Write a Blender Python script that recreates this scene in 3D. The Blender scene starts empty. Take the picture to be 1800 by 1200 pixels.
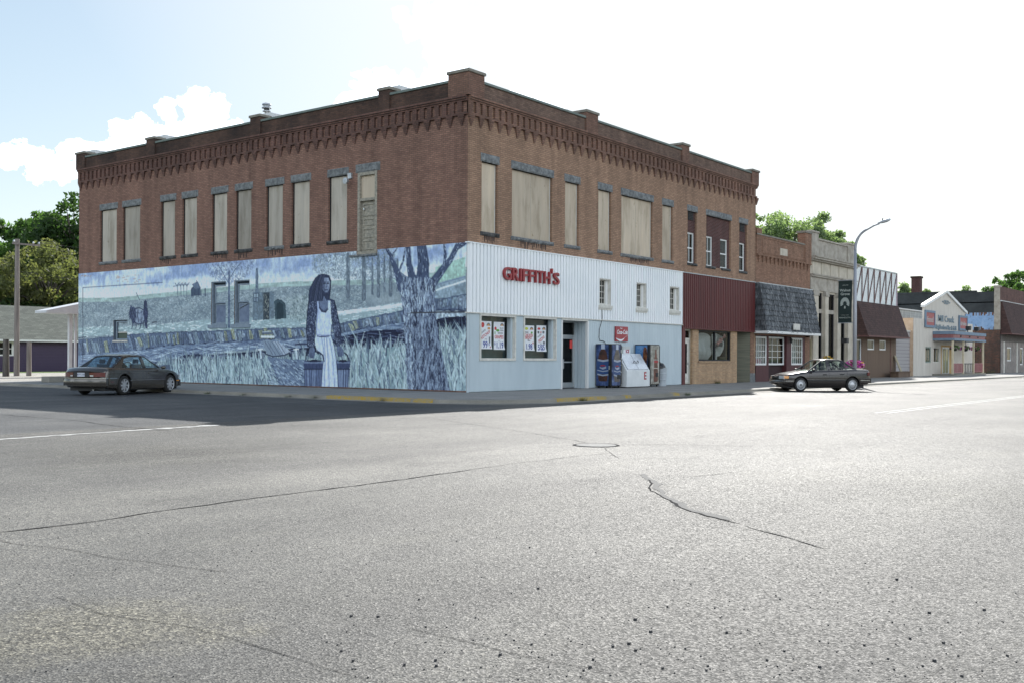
import bpy, bmesh, math, random
import numpy as np
from mathutils import Vector, Matrix, noise as mnoise
random.seed(7); rng = np.random.default_rng(7)
R = math.radians
sc = bpy.context.scene
C = bpy.context.scene.collection
PI = math.pi

# ------------------------------------------------------------------ camera
CX, CY, CZ = -29.23, -24.54, 1.42          # eye point: far corner of the crossing
FOC = 1838.0                                # focal length in px of the 1800 px wide photo
YAW = R(37.53); ROLL = .0055
cd = bpy.data.cameras.new('camera'); cam = bpy.data.objects.new('camera', cd); C.objects.link(cam)
sc.camera = cam
cd.sensor_fit = 'HORIZONTAL'; cd.sensor_width = 36; cd.lens = 36*FOC/1800
cd.shift_x = 0; cd.shift_y = 27.2/1800
cd.clip_start = .1; cd.clip_end = 5000
fw = Vector((math.cos(YAW), math.sin(YAW), 0)); rt = Vector((math.sin(YAW), -math.cos(YAW), 0)); up = Vector((0, 0, 1))
rr = rt*math.cos(ROLL) - up*math.sin(ROLL)*-1; uu = up*math.cos(ROLL) - rt*math.sin(ROLL)
M = Matrix((rr, uu, -fw)).transposed().to_4x4(); M.translation = Vector((CX, CY, CZ))
cam.matrix_world = M

# ------------------------------------------------------------------ sky, sun, exposure
SUN_AZ, SUN_EL = 24.0, 34.5                 # azimuth from +X towards +Y
sc.view_settings.view_transform = 'Standard'; sc.view_settings.look = 'None'
sc.view_settings.gamma = 1; sc.view_settings.use_curve_mapping = False
sc.view_settings.exposure = EXPO = 1.7
w = bpy.data.worlds.new('World'); sc.world = w; w.use_nodes = True
wn, wl = w.node_tree.nodes, w.node_tree.links
wn.clear()
def N(t): return wn.new(t)
sky = N('ShaderNodeTexSky'); sky.sky_type = 'NISHITA'; sky.sun_disc = False
sky.sun_elevation = R(SUN_EL); sky.sun_rotation = R(90-SUN_AZ); sky.altitude = 300
sky.air_density = 1.0; sky.dust_density = 0.6; sky.ozone_density = 1.0
tc = N('ShaderNodeTexCoord')
def wmath(op, a, b=None, c=None, clamp=False):
    n = N('ShaderNodeMath'); n.operation = op; n.use_clamp = clamp
    for i, x in enumerate((a, b, c)):
        if x is None: continue
        if isinstance(x, (int, float)): n.inputs[i].default_value = x
        else: wl.new(x, n.inputs[i])
    return n.outputs[0]
def skydir(az, el):
    return Vector((math.cos(R(az))*math.cos(R(el)), math.sin(R(az))*math.cos(R(el)), math.sin(R(el))))
# cumulus banks seen over the roofs, listed by (bearing, height, size) in photo pixels, and larger unseen ones added behind the viewer to fill the shade
def bearing(px, py, r):
    x = (px-900)/FOC; return (math.degrees(YAW)-math.degrees(math.atan(x)), math.degrees(math.atan((627-py)/FOC/math.hypot(1, x))), math.degrees(r/FOC))
CLOUDS = [bearing(*c) for c in [(10,290,24),(45,280,24),(78,288,28),(115,272,22),(62,305,28),(115,303,26),(150,265,20),(180,275,24),(150,295,34),(215,235,22),(240,242,30),
    (252,218,18),(292,198,26),(335,188,32),(378,205,32),(404,232,26),(350,235,44),(290,250,44),(225,270,44),(185,305,40),(400,262,30),
    (640,152,30),(676,138,28),(712,152,26),(612,182,24),(602,217,30),(660,195,48),(745,150,26),(785,155,34),
    (706,25,18),(722,52,22),(752,32,40),(762,82,30),(802,60,62),(790,112,42),(870,70,70),(960,120,80),
    (1640,2,30),(1700,22,26),(1750,58,30),(1788,100,30),(1740,0,60),(1850,80,80)]] + \
    [(140,14,11),(165,18,15),(190,30,15),(205,14,15),(222,30,16),(240,14,15),(262,28,16),(290,16,15),(318,24,15),(0,24,8)]
mp = N('ShaderNodeTexNoise'); mp.noise_dimensions = '3D'
mp.inputs['Scale'].default_value = 62; mp.inputs['Detail'].default_value = 7; mp.inputs['Roughness'].default_value = .58
wl.new(tc.outputs['Generated'], mp.inputs['Vector'])
nz = wmath('SUBTRACT', mp.outputs['Fac'], .5)
acc = None
for az, el, rad in CLOUDS:
    d = N('ShaderNodeVectorMath'); d.operation = 'DISTANCE'
    wl.new(tc.outputs['Generated'], d.inputs[0]); d.inputs[1].default_value = skydir(az, el)
    q = wmath('DIVIDE', d.outputs['Value'], R(rad*.86)); q = wmath('SUBTRACT', 1, q)
    acc = q if acc is None else wmath('MAXIMUM', acc, q)
cm = wmath('ADD', acc, wmath('MULTIPLY', nz, 2.6))
cmask = wmath('MULTIPLY', cm, 7, clamp=True)
# thin high veil
mp2 = N('ShaderNodeTexNoise'); mp2.inputs['Scale'].default_value = 2.3; mp2.inputs['Detail'].default_value = 5
wl.new(tc.outputs['Generated'], mp2.inputs['Vector'])
sund = N('ShaderNodeVectorMath'); sund.operation = 'DOT_PRODUCT'
wl.new(tc.outputs['Generated'], sund.inputs[0]); sund.inputs[1].default_value = skydir(SUN_AZ, SUN_EL)
veil = wmath('MULTIPLY', wmath('SUBTRACT', sund.outputs['Value'], .80), 5.0, clamp=True)
veil = wmath('MULTIPLY', veil, wmath('ADD', .75, wmath('MULTIPLY', mp2.outputs['Fac'], .4)), clamp=True)
mixv = N('ShaderNodeMix'); mixv.data_type = 'RGBA'
# soft shoulder on the bright horizon of the clear sky
hz = N('ShaderNodeVectorMath'); hz.operation = 'MULTIPLY_ADD'; wl.new(sky.outputs[0], hz.inputs[0]); hz.inputs[1].default_value = (.13,.125,.13); hz.inputs[2].default_value = (1,1,1)
hd_ = N('ShaderNodeVectorMath'); hd_.operation = 'DIVIDE'; wl.new(sky.outputs[0], hd_.inputs[0]); wl.new(hz.outputs[0], hd_.inputs[1])
wl.new(veil, mixv.inputs['Factor']); wl.new(hd_.outputs[0], mixv.inputs[6]); mixv.inputs[7].default_value = (4.2, 4.3, 4.35, 1)
mixc = N('ShaderNodeMix'); mixc.data_type = 'RGBA'
wl.new(cmask, mixc.inputs['Factor']); wl.new(mixv.outputs[2], mixc.inputs[6]); mixc.inputs[7].default_value = (8.2, 9.0, 9.9, 1)
bg = N('ShaderNodeBackground'); bg.inputs['Strength'].default_value = .08
wl.new(mixc.outputs[2], bg.inputs['Color'])
wo = N('ShaderNodeOutputWorld'); wl.new(bg.outputs[0], wo.inputs['Surface'])
w.cycles.sampling_method = 'MANUAL'; w.cycles.sample_map_resolution = 512

sl = bpy.data.lights.new('sun', 'SUN'); so = bpy.data.objects.new('sun', sl); C.objects.link(so)
sl.energy = 2.7; sl.angle = R(.53); sl.color = (1, .97, .925)
so.rotation_euler = skydir(SUN_AZ, SUN_EL).to_track_quat('Z', 'Y').to_euler(); so.location = (40, 20, 60)

# ------------------------------------------------------------------ object helpers
def tag(o, label=None, cat=None, group=None, kind=None):
    if label: o['label'] = label
    if cat: o['category'] = cat
    if group: o['group'] = group
    if kind: o['kind'] = kind
    return o
def thing(name, loc, label, cat, group=None, rz=0):
    o = bpy.data.objects.new(name, None); C.objects.link(o)
    o.location = loc; o.rotation_euler = (0, 0, rz); o.empty_display_size = .2
    return tag(o, label, cat, group)
def FR(y0=0):      # frame of a face that looks towards -Y: u=+X, v=up, w=outwards
    return lambda p: (p[0], y0-p[2], p[1])
def SD(x0=0):      # frame of a face that looks towards -X: u=-Y, v=up, w=outwards
    return lambda p: (x0-p[2], -p[0], p[1])
class MB:
    def __init__(s, fr=None): s.v = []; s.f = []; s.fr = fr; s.uv = None
    def add(s, vs, fs, fr=None):
        g = fr or s.fr; b = len(s.v)
        s.v += [tuple(g(p)) if g else tuple(p) for p in vs]
        s.f += [tuple(b+i for i in f) for f in fs]
        return s
    def box(s, a, b, fr=None):
        x0, y0, z0 = a; x1, y1, z1 = b
        return s.add([(x0,y0,z0),(x1,y0,z0),(x1,y1,z0),(x0,y1,z0),(x0,y0,z1),(x1,y0,z1),(x1,y1,z1),(x0,y1,z1)],
              [(0,3,2,1),(4,5,6,7),(0,1,5,4),(1,2,6,5),(2,3,7,6),(3,0,4,7)], fr)
    def prism(s, poly, w0, w1, fr=None):
        n = len(poly)
        return s.add([(p[0],p[1],w0) for p in poly]+[(p[0],p[1],w1) for p in poly],
              [tuple(range(n-1,-1,-1)), tuple(range(n,2*n))]+[(i,(i+1)%n,n+(i+1)%n,n+i) for i in range(n)], fr)
    def tube(s, pts, rad, n=8, cap=True, fr=None):
        P = [Vector(p) for p in pts]; k = len(P)
        if isinstance(rad, (int, float)): rad = [rad]*k
        vs, fs = [], []; a = None
        for i, p in enumerate(P):
            t = (P[min(i+1,k-1)]-P[max(i-1,0)]).normalized()
            if a is None: a = t.orthogonal().normalized()
            a = (a-t*a.dot(t)).normalized(); b = t.cross(a)
            for j in range(n):
                th = 2*PI*j/n; vs.append(p+(a*math.cos(th)+b*math.sin(th))*rad[i])
        for i in range(k-1):
            for j in range(n):
                fs.append((i*n+j, i*n+(j+1)%n, (i+1)*n+(j+1)%n, (i+1)*n+j))
        if cap: fs += [tuple(range(n-1,-1,-1)), tuple(range((k-1)*n, k*n))]
        return s.add(vs, fs, fr)
    def lathe(s, prof, n=24, fr=None, c=(0,0,0), axis='z'):
        vs, fs = [], []; k = len(prof)
        for r, z in prof:
            for j in range(n):
                th = 2*PI*j/n; x, y = r*math.cos(th), r*math.sin(th)
                q = (x, y, z) if axis == 'z' else (x, z, y)
                vs.append((c[0]+q[0], c[1]+q[1], c[2]+q[2]))
        for i in range(k-1):
            for j in range(n):
                f = (i*n+j, i*n+(j+1)%n, (i+1)*n+(j+1)%n, (i+1)*n+j)
                fs.append(f if axis == 'z' else f[::-1])
        return s.add(vs, fs, fr)
    def grid(s, fn, nu, nv, fr=None):
        vs = [fn(i/nu, j/nv) for j in range(nv+1) for i in range(nu+1)]
        return s.add(vs, [(j*(nu+1)+i, j*(nu+1)+i+1, (j+1)*(nu+1)+i+1, (j+1)*(nu+1)+i) for j in range(nv) for i in range(nu)], fr)
    def wall(s, u0, u1, v0, v1, holes=(), depth=.2, w=0, fr=None):
        us = sorted({u0, u1, *[max(u0,h[0]) for h in holes], *[min(u1,h[1]) for h in holes]})
        vz = sorted({v0, v1, *[max(v0,h[2]) for h in holes], *[min(v1,h[3]) for h in holes]})
        for i in range(len(us)-1):
            for j in range(len(vz)-1):
                cu, cv = (us[i]+us[i+1])/2, (vz[j]+vz[j+1])/2
                if any(h[0] < cu < h[1] and h[2] < cv < h[3] for h in holes): continue
                s.add([(us[i],vz[j],w),(us[i+1],vz[j],w),(us[i+1],vz[j+1],w),(us[i],vz[j+1],w)], [(0,1,2,3)], fr)
        for a, b, c, d in holes:
            d0 = w-depth
            s.add([(a,c,w),(a,c,d0),(a,d,d0),(a,d,w)], [(0,1,2,3)], fr)
            s.add([(b,c,w),(b,d,w),(b,d,d0),(b,c,d0)], [(0,1,2,3)], fr)
            s.add([(a,d,w),(a,d,d0),(b,d,d0),(b,d,w)], [(0,1,2,3)], fr)
            s.add([(a,c,w),(b,c,w),(b,c,d0),(a,c,d0)], [(0,1,2,3)], fr)
        return s
    def frame(s, a, b, c, d, t, w0, w1, fr=None, bt=None):   # rectangular picture frame of width t, outer a..b, c..d
        bt = t if bt is None else bt
        s.box((a,c,w0),(b,c+bt,w1),fr); s.box((a,d-t,w0),(b,d,w1),fr)
        s.box((a,c+bt,w0),(a+t,d-t,w1),fr); return s.box((b-t,c+bt,w0),(b,d-t,w1),fr)
    def build(s, name, mat, parent=None, smooth=False, local=False, bevel=0, fixn=False, label=None):
        me = bpy.data.meshes.new(name)
        me.from_pydata(s.v, [], s.f)
        if fixn or bevel:
            bm = bmesh.new(); bm.from_mesh(me)
            bmesh.ops.recalc_face_normals(bm, faces=bm.faces); bm.to_mesh(me); bm.free()
        if smooth: me.polygons.foreach_set('use_smooth', [True]*len(me.polygons))
        me.update()
        if mat: me.materials.append(mat)
        o = bpy.data.objects.new(name, me); C.objects.link(o)
        if parent:
            o.parent = parent
            if not local: o.matrix_parent_inverse = Matrix.Translation(-Vector(parent.location))
        if bevel:
            m = o.modifiers.new('bevel', 'BEVEL'); m.width = bevel; m.segments = 2; m.limit_method = 'ANGLE'; m.angle_limit = R(40)
        if label: o['label'] = label
        return o
def B(fr, a, b): return MB(fr).box(a, b)
def copy_tree(o, parent=None):
    c = o.copy(); C.objects.link(c)
    if parent: c.parent = parent
    for ch in list(o.children): copy_tree(ch, c)
    return c
FONT = None
def text(body, size, u, v, w, fr, ext=.003, align='CENTER', fat=0.0, shear=0.0, sx=1.0, rot=0, space=1.0):
    c = bpy.data.curves.new('t', 'FONT'); c.body = body; c.size = size; c.extrude = ext; c.offset = fat; c.shear = shear
    c.align_x = align; c.align_y = 'CENTER'; c.space_character = space; c.resolution_u = 4
    o = bpy.data.objects.new('t', c); C.objects.link(o)
    dg = bpy.context.evaluated_depsgraph_get(); dg.update()
    me = bpy.data.meshes.new_from_object(o.evaluated_get(dg))
    vs = [tuple(p.co) for p in me.vertices]; fs = [tuple(p.vertices) for p in me.polygons]
    bpy.data.objects.remove(o); bpy.data.curves.remove(c); bpy.data.meshes.remove(me)
    ca, sa = math.cos(rot), math.sin(rot)
    vs = [(u+(x*sx)*ca-y*sa, v+(x*sx)*sa+y*ca, w+z) for x, y, z in vs]
    return vs, fs, fr

# ------------------------------------------------------------------ materials
def mat(name, col=(.5,.5,.5), rough=.7, metal=0, spec=None, coat=0):
    m = bpy.data.materials.new(name); m.use_nodes = True
    b = m.node_tree.nodes['Principled BSDF']
    b.inputs['Base Color'].default_value = (*col, 1); b.inputs['Roughness'].default_value = rough
    b.inputs['Metallic'].default_value = metal
    if spec is not None: b.inputs['Specular IOR Level'].default_value = spec
    if coat: b.inputs['Coat Weight'].default_value = coat; b.inputs['Coat Roughness'].default_value = .06
    return m
class NT:
    def __init__(s, m): s.t = m.node_tree; s.b = s.t.nodes['Principled BSDF']; s.c = s.t.nodes.new('ShaderNodeTexCoord').outputs['Object']
    def n(s, t, **k):
        x = s.t.nodes.new(t)
        for a, v in k.items(): setattr(x, a, v)
        return x
    def l(s, a, b): s.t.links.new(a, b)
    def noise(s, scale, det=4, rough=.55, vec=None, stretch=None):
        v = vec or s.c
        if stretch: v = s.map(v, stretch)
        x = s.n('ShaderNodeTexNoise'); x.inputs['Scale'].default_value = scale; x.inputs['Detail'].default_value = det; x.inputs['Roughness'].default_value = rough
        s.l(v, x.inputs['Vector']); return x.outputs['Fac']
    def map(s, v, scale=(1,1,1), loc=(0,0,0)):
        x = s.n('ShaderNodeMapping'); x.inputs['Scale'].default_value = scale; x.inputs['Location'].default_value = loc
        s.l(v, x.inputs['Vector']); return x.outputs[0]
    def ramp(s, f, stops):
        x = s.n('ShaderNodeValToRGB'); e = x.color_ramp.elements
        while len(e) < len(stops): e.new(.5)
        for i, (p, c) in enumerate(stops):
            e[i].position = p; e[i].color = (*c, 1) if len(c) == 3 else c
        s.l(f, x.inputs[0]); return x.outputs[0]
    def mix(s, f, a, b, mode='MIX'):
        x = s.n('ShaderNodeMix', data_type='RGBA', blend_type=mode)
        for v, i in ((f,0),(a,6),(b,7)):
            if isinstance(v, (int,float)): x.inputs[i].default_value = v
            elif isinstance(v, tuple): x.inputs[i].default_value = (*v, 1)
            else: s.l(v, x.inputs[i])
        return x.outputs[2]
    def math(s, op, a, b=0, clamp=False):
        x = s.n('ShaderNodeMath', operation=op, use_clamp=clamp)
        for i, v in enumerate((a, b)):
            if isinstance(v, (int,float)): x.inputs[i].default_value = v
            else: s.l(v, x.inputs[i])
        return x.outputs[0]
    def bump(s, h, dist=.01, strength=1):
        x = s.n('ShaderNodeBump'); x.inputs['Distance'].default_value = dist; x.inputs['Strength'].default_value = strength
        s.l(h, x.inputs['Height']); s.l(x.outputs[0], s.b.inputs['Normal'])
    def col(s, c): s.l(c, s.b.inputs['Base Color'])
    def wallvec(s):
        x = s.n('ShaderNodeSeparateXYZ'); s.l(s.c, x.inputs[0])
        y = s.n('ShaderNodeCombineXYZ'); s.l(s.math('ADD', x.outputs[0], x.outputs[1]), y.inputs[0]); s.l(x.outputs[2], y.inputs[1]); return y.outputs[0], x
def noisy(name, c1, c2, scale=3, rough=.8, bump=0, bscale=40, stretch=None, metal=0, spec=None, lo=.3, hi=.7, det=5):
    m = mat(name, c1, rough, metal, spec); t = NT(m)
    f = t.noise(scale, det, stretch=stretch); t.col(t.ramp(f, [(lo, c1), (hi, c2)]))
    if bump: t.bump(t.noise(bscale, 4, stretch=stretch), bump)
    return m
def brick(name, c1, c2, mortar, dirt=(.03,.025,.022), dirtamt=.35, bw=.215, rh=.073, ms=.010):
    m = mat(name, c1, .88, spec=.25); t = NT(m); v, sep = t.wallvec()
    b = t.n('ShaderNodeTexBrick'); b.offset = .5; t.l(v, b.inputs['Vector'])
    b.inputs['Color1'].default_value = (*c1,1); b.inputs['Color2'].default_value = (*c2,1); b.inputs['Mortar'].default_value = (*mortar,1)
    b.inputs['Scale'].default_value = 1; b.inputs['Mortar Size'].default_value = ms; b.inputs['Mortar Smooth'].default_value = .3
    b.inputs['Bias'].default_value = 0; b.inputs['Brick Width'].default_value = bw; b.inputs['Row Height'].default_value = rh
    c = b.outputs['Color']
    big = t.noise(.35, 6, .6); c = t.mix(t.math('MULTIPLY', t.ramp(big, [(.42,(0,0,0)),(.68,(1,1,1))]), dirtamt), c, dirt)
    med = t.noise(2.2, 5, .65); c = t.mix(.55, c, t.ramp(med, [(.3,(.76,.76,.77)),(.7,(1.2,1.18,1.14))]), 'MULTIPLY')
    run = t.noise(1.0, 4, .6, stretch=(2.2, 2.2, .16)); c = t.mix(.5, c, t.ramp(run, [(.35,(.65,.65,.66)),(.6,(1.1,1.1,1.1))]), 'MULTIPLY')
    fine = t.noise(30, 3); c = t.mix(.4, c, t.ramp(fine, [(.3,(.6,.6,.6)),(.7,(1.3,1.3,1.3))]), 'MULTIPLY')
    t.col(c); t.bump(t.math('SUBTRACT', t.math('MULTIPLY', fine, .3), b.outputs['Fac']), .006)
    return m
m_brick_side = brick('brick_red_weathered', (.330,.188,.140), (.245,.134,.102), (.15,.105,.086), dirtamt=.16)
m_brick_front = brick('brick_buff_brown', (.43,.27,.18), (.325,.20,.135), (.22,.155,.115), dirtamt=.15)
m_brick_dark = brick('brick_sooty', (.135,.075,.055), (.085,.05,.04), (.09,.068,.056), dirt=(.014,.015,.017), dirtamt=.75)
m_brick_infill = brick('brick_dark_red', (.105,.04,.036), (.075,.03,.028), (.17,.13,.12), dirtamt=.1)
m_brick_tan = brick('brick_tan', (.52,.34,.20), (.40,.25,.15), (.40,.32,.23), dirtamt=.12)
m_brick_nb = brick('brick_neighbour', (.38,.22,.15), (.27,.15,.10), (.19,.125,.09), dirtamt=.22)
m_brick_old = brick('brick_old_patchy', (.22,.10,.07), (.10,.075,.06), (.16,.12,.1), dirt=(.05,.05,.05), dirtamt=.8)
m_stone = noisy('rough_grey_stone', (.10,.108,.112), (.25,.26,.26), 7, .9, .03, 14)
m_stone_dark = noisy('dark_sill_stone', (.018,.018,.018), (.12,.12,.118), 5, .9, .02, 16)
m_lime = noisy('limestone', (.38,.34,.27), (.58,.52,.43), 1.6, .85, .004, 30, lo=.25)
m_lime_d = noisy('limestone_weathered', (.27,.24,.20), (.45,.41,.35), 2.5, .9, .004, 30)
m_board = noisy('plywood_board', (.47,.385,.29), (.57,.485,.375), 2.2, .75, .003, 9, stretch=(3,3,.25), lo=.25, hi=.75)
m_board_s = noisy('plywood_board_weathered', (.35,.315,.265), (.47,.425,.36), 2.6, .75, .003, 9, stretch=(3,3,.25), lo=.25, hi=.75)
m_black = mat('black_void', (.012,.012,.013), .8)
m_dframe = mat('dark_frame', (.02,.02,.022), .6)
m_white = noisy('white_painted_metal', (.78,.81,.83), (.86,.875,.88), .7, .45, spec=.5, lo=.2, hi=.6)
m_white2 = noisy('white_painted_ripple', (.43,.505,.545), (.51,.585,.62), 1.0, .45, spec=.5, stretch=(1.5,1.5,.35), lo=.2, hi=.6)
m_trim = noisy('cream_trim', (.52,.50,.45), (.70,.68,.62), 6, .6)
m_trimw = mat('white_trim', (.74,.74,.72), .5)
m_redmetal = noisy('oxblood_ribbed_metal', (.075,.012,.013), (.12,.022,.021), 1.5, .5, spec=.4, stretch=(3,3,.2))
m_redletter = noisy('red_plastic', (.25,.020,.026), (.34,.032,.037), 8, .4)
m_alu = mat('aluminium', (.55,.57,.58), .35, .85)
m_galv = noisy('galvanised', (.34,.36,.38), (.52,.54,.56), 6, .45, metal=.6)
m_rubber = noisy('rubber', (.012,.012,.012), (.026,.025,.024), 20, .8)
def glass(name, tint=(.9,.95,.93), rough=.02, opq=.25, k=1.0):
    m = bpy.data.materials.new(name); m.use_nodes = True; t = m.node_tree; t.nodes.clear()
    o = t.nodes.new('ShaderNodeOutputMaterial'); g = t.nodes.new('ShaderNodeBsdfGlossy'); g.inputs['Roughness'].default_value = rough
    tr = t.nodes.new('ShaderNodeBsdfTransparent'); tr.inputs['Color'].default_value = (*tint,1)
    lw = t.nodes.new('ShaderNodeFresnel'); lw.inputs['IOR'].default_value = 1.5
    a = t.nodes.new('ShaderNodeMath'); a.operation = 'MULTIPLY_ADD'; a.inputs[1].default_value = k; a.inputs[2].default_value = opq*.3; a.use_clamp = True
    gm = t.nodes.new('ShaderNodeNewGeometry'); bf = t.nodes.new('ShaderNodeMath'); bf.operation = 'SUBTRACT'; bf.inputs[0].default_value = 1; t.links.new(gm.outputs['Backfacing'], bf.inputs[1])
    fm = t.nodes.new('ShaderNodeMath'); fm.operation = 'MULTIPLY'; t.links.new(lw.outputs[0], fm.inputs[0]); t.links.new(bf.outputs[0], fm.inputs[1])
    t.links.new(fm.outputs[0], a.inputs[0])
    mx = t.nodes.new('ShaderNodeMixShader'); t.links.new(a.outputs[0], mx.inputs[0]); t.links.new(tr.outputs[0], mx.inputs[1]); t.links.new(g.outputs[0], mx.inputs[2])
    t.links.new(mx.outputs[0], o.inputs['Surface']); return m
m_glass = glass('window_glass', (.80,.88,.88), opq=0, k=.8)
m_glassd = glass('tinted_glass', (.30,.36,.36), opq=0, k=.7)
m_carglass = glass('car_glass', (.84,.94,.90), opq=.15)
m_cargd = glass('car_rear_glass', (.30,.45,.55), rough=.04, opq=.35, k=1.0)
def plain(n, c, r=.6): return mat(n, c, r)
m_poster = noisy('poster_paper', (.72,.75,.78), (.80,.82,.84), 3, .7)
m_pred = plain('poster_red', (.55,.06,.06)); m_pblue = plain('poster_blue', (.035,.06,.30)); m_pgrey = plain('poster_grey', (.16,.17,.19)); m_pgreen = plain('poster_green', (.12,.38,.07)); m_porange = plain('poster_orange', (.6,.3,.1)); m_pyel = plain('poster_lime', (.5,.58,.06))
# asphalt
def asphalt(name, lo, hi, rough=.80, patch=None):
    m = mat(name, lo, rough, spec=.23); t = NT(m)
    big = t.noise(.16, 5, .6); mid = t.noise(.9, 6, .7, stretch=(.5,1,1)); sp = t.noise(85, 3, .8)
    vo = t.n('ShaderNodeTexVoronoi'); vo.inputs['Scale'].default_value = 88; t.l(t.c, vo.inputs['Vector'])
    vo2 = t.n('ShaderNodeTexVoronoi'); vo2.inputs['Scale'].default_value = 52; t.l(t.c, vo2.inputs['Vector'])
    c = t.ramp(big, [(.36, tuple(v*.80 for v in lo)), (.5, lo), (.66, hi)])
    lane = t.noise(1, 4, .6, stretch=(.05,.55,1)); c = t.mix(1, c, t.ramp(lane, [(.34,(.84,.84,.85)),(.62,(1.12,1.115,1.10))]), 'MULTIPLY')
    stain = t.noise(.55, 5, .7, stretch=(.8,1.3,1)); c = t.mix(1, c, t.ramp(stain, [(.30,(.68,.68,.69)),(.42,(1,1,1)),(.60,(1,1,1)),(.74,(1.16,1.15,1.11))]), 'MULTIPLY')
    c = t.mix(.8, c, t.ramp(mid, [(.3,(.78,.78,.79)),(.7,(1.18,1.17,1.15))]), 'MULTIPLY')
    sv = t.n('ShaderNodeSeparateColor'); t.l(vo.outputs['Color'], sv.inputs[0])
    c = t.mix(.85, c, t.ramp(sv.outputs[0], [(.0,(.30,.30,.31)),(.35,(.75,.75,.75)),(.75,(1.15,1.14,1.1)),(1,(2.1,2.05,1.95))]), 'MULTIPLY')
    sv2 = t.n('ShaderNodeSeparateColor'); t.l(vo2.outputs['Color'], sv2.inputs[0])
    c = t.mix(.5, c, t.ramp(sv2.outputs[1], [(.0,(.45,.45,.45)),(.3,(.95,.95,.95)),(.9,(1.05,1.05,1.05)),(1,(1.6,1.55,1.5))]), 'MULTIPLY')
    c = t.mix(.5, c, t.ramp(sp, [(.3,(.6,.6,.6)),(.7,(1.3,1.3,1.3))]), 'MULTIPLY')
    if patch:
        for (px, py, pr, tint) in patch:
            d = t.n('ShaderNodeVectorMath', operation='DISTANCE'); t.l(t.c, d.inputs[0]); d.inputs[1].default_value = (px, py, 0)
            mk = t.math('ADD', t.math('SUBTRACT', 1, t.math('DIVIDE', d.outputs['Value'], pr)), t.math('MULTIPLY', t.math('SUBTRACT', t.noise(1.6, 6, .7), .5), 2.4))
            mk = t.math('MULTIPLY', mk, 1.6, clamp=True)
            c = t.mix(mk, c, t.mix(1, t.mix(.8, c, t.ramp(sv2.outputs[2], [(0,(.35,.345,.33)),(.5,(.95,.945,.91)),(1,(1.7,1.67,1.56))]), 'MULTIPLY'), tint, 'MULTIPLY'))
    t.col(c)
    h = t.math('ADD', t.math('MULTIPLY', vo.outputs['Distance'], 1.0), t.math('MULTIPLY', sp, .6))
    t.bump(h, .004, 1)
    rr_ = t.ramp(sv.outputs[1], [(0,(rough-.22,)*3),(1,(rough+.15,)*3)]); t.l(rr_, t.b.inputs['Roughness'])
    return m
m_asph = asphalt('asphalt_worn', (.108,.107,.101), (.150,.147,.137), patch=[(-26.24,-19.54,.85,(1.10,1.08,1.0)), (-17.5,-21.0,2.6,(.84,.85,.87)), (-20.5,-11.5,2.2,(.88,.88,.89))])
m_asph2 = asphalt('asphalt_side_street', (.084,.087,.090), (.118,.119,.117))
def concrete(name, a, b, joints=True):
    m = mat(name, a, .85, spec=.3); t = NT(m)
    c = t.ramp(t.noise(.8, 6, .65), [(.3, a), (.7, b)])
    c = t.mix(.5, c, t.ramp(t.noise(25, 4, .7), [(.3,(.75,.75,.75)),(.7,(1.2,1.2,1.2))]), 'MULTIPLY')
    if joints:
        br = t.n('ShaderNodeTexBrick'); br.offset = 0; t.l(t.c, br.inputs['Vector'])
        br.inputs['Scale'].default_value = 1; br.inputs['Brick Width'].default_value = 1.5; br.inputs['Row Height'].default_value = 1.5; br.inputs['Mortar Size'].default_value = .012
        c = t.mix(br.outputs['Fac'], c, (.05,.05,.048))
    t.col(c); t.bump(t.noise(60, 3), .004); return m
m_conc = concrete('sidewalk_concrete', (.22,.215,.20), (.31,.30,.28))
m_kerb = concrete('kerb_concrete', (.20,.19,.165), (.31,.29,.25), False)
m_yellow = noisy('worn_yellow_paint', (.42,.27,.03), (.30,.25,.15), 9, .8, lo=.35, hi=.62)
m_line = noisy('worn_white_line', (.42,.42,.40), (.17,.17,.165), 5, .8, lo=.42, hi=.62)
m_tar = noisy('tar_seal', (.018,.018,.019), (.05,.05,.05), 12, .95, spec=.03)
m_grass = noisy('grass_ground', (.06,.105,.022), (.12,.16,.045), 2.5, .95, .03, 60)
m_gravel = noisy('gravel_lot', (.25,.24,.21), (.36,.34,.30), 3, .95, .02, 50)
m_roofing = noisy('flat_roof', (.05,.05,.05), (.10,.10,.10), 2, .9)
m_cop = noisy('coping_metal', (.10,.135,.12), (.17,.20,.18), 2, .6)
m_capst = noisy('pier_cap', (.17,.155,.13), (.27,.25,.21), 4, .85)
MUR_K = (1.30, 1.43, 1.36)
# ------------------------------------------------------------------ ground, roads, kerbs
KY, KX = -5.65, -5.55                        # kerb lines of main street and side street
SZ = .13
def slab(name, poly, z0, z1, m, **k):
    o = MB().prism(poly, z0, z1).build(name, m, fixn=True); return tag(o, kind='structure')
def sheet(name, poly, z, m):
    o = MB().add([(p[0],p[1],z) for p in poly], [tuple(range(len(poly)))]).build(name, m); return tag(o, kind='structure')
sheet('ground', [(-900,-900),(1800,-900),(1800,1800),(-900,1800)], -.03, m_grass)
sheet('main_street', [(-300,-160),(700,-160),(700,-6.0),(-300,-6.0)], 0, m_asph)
sheet('side_street', [(-40,-6.0),(-5.2,-6.0),(-5.2,260),(-40,260)], .0, m_asph2)
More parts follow.
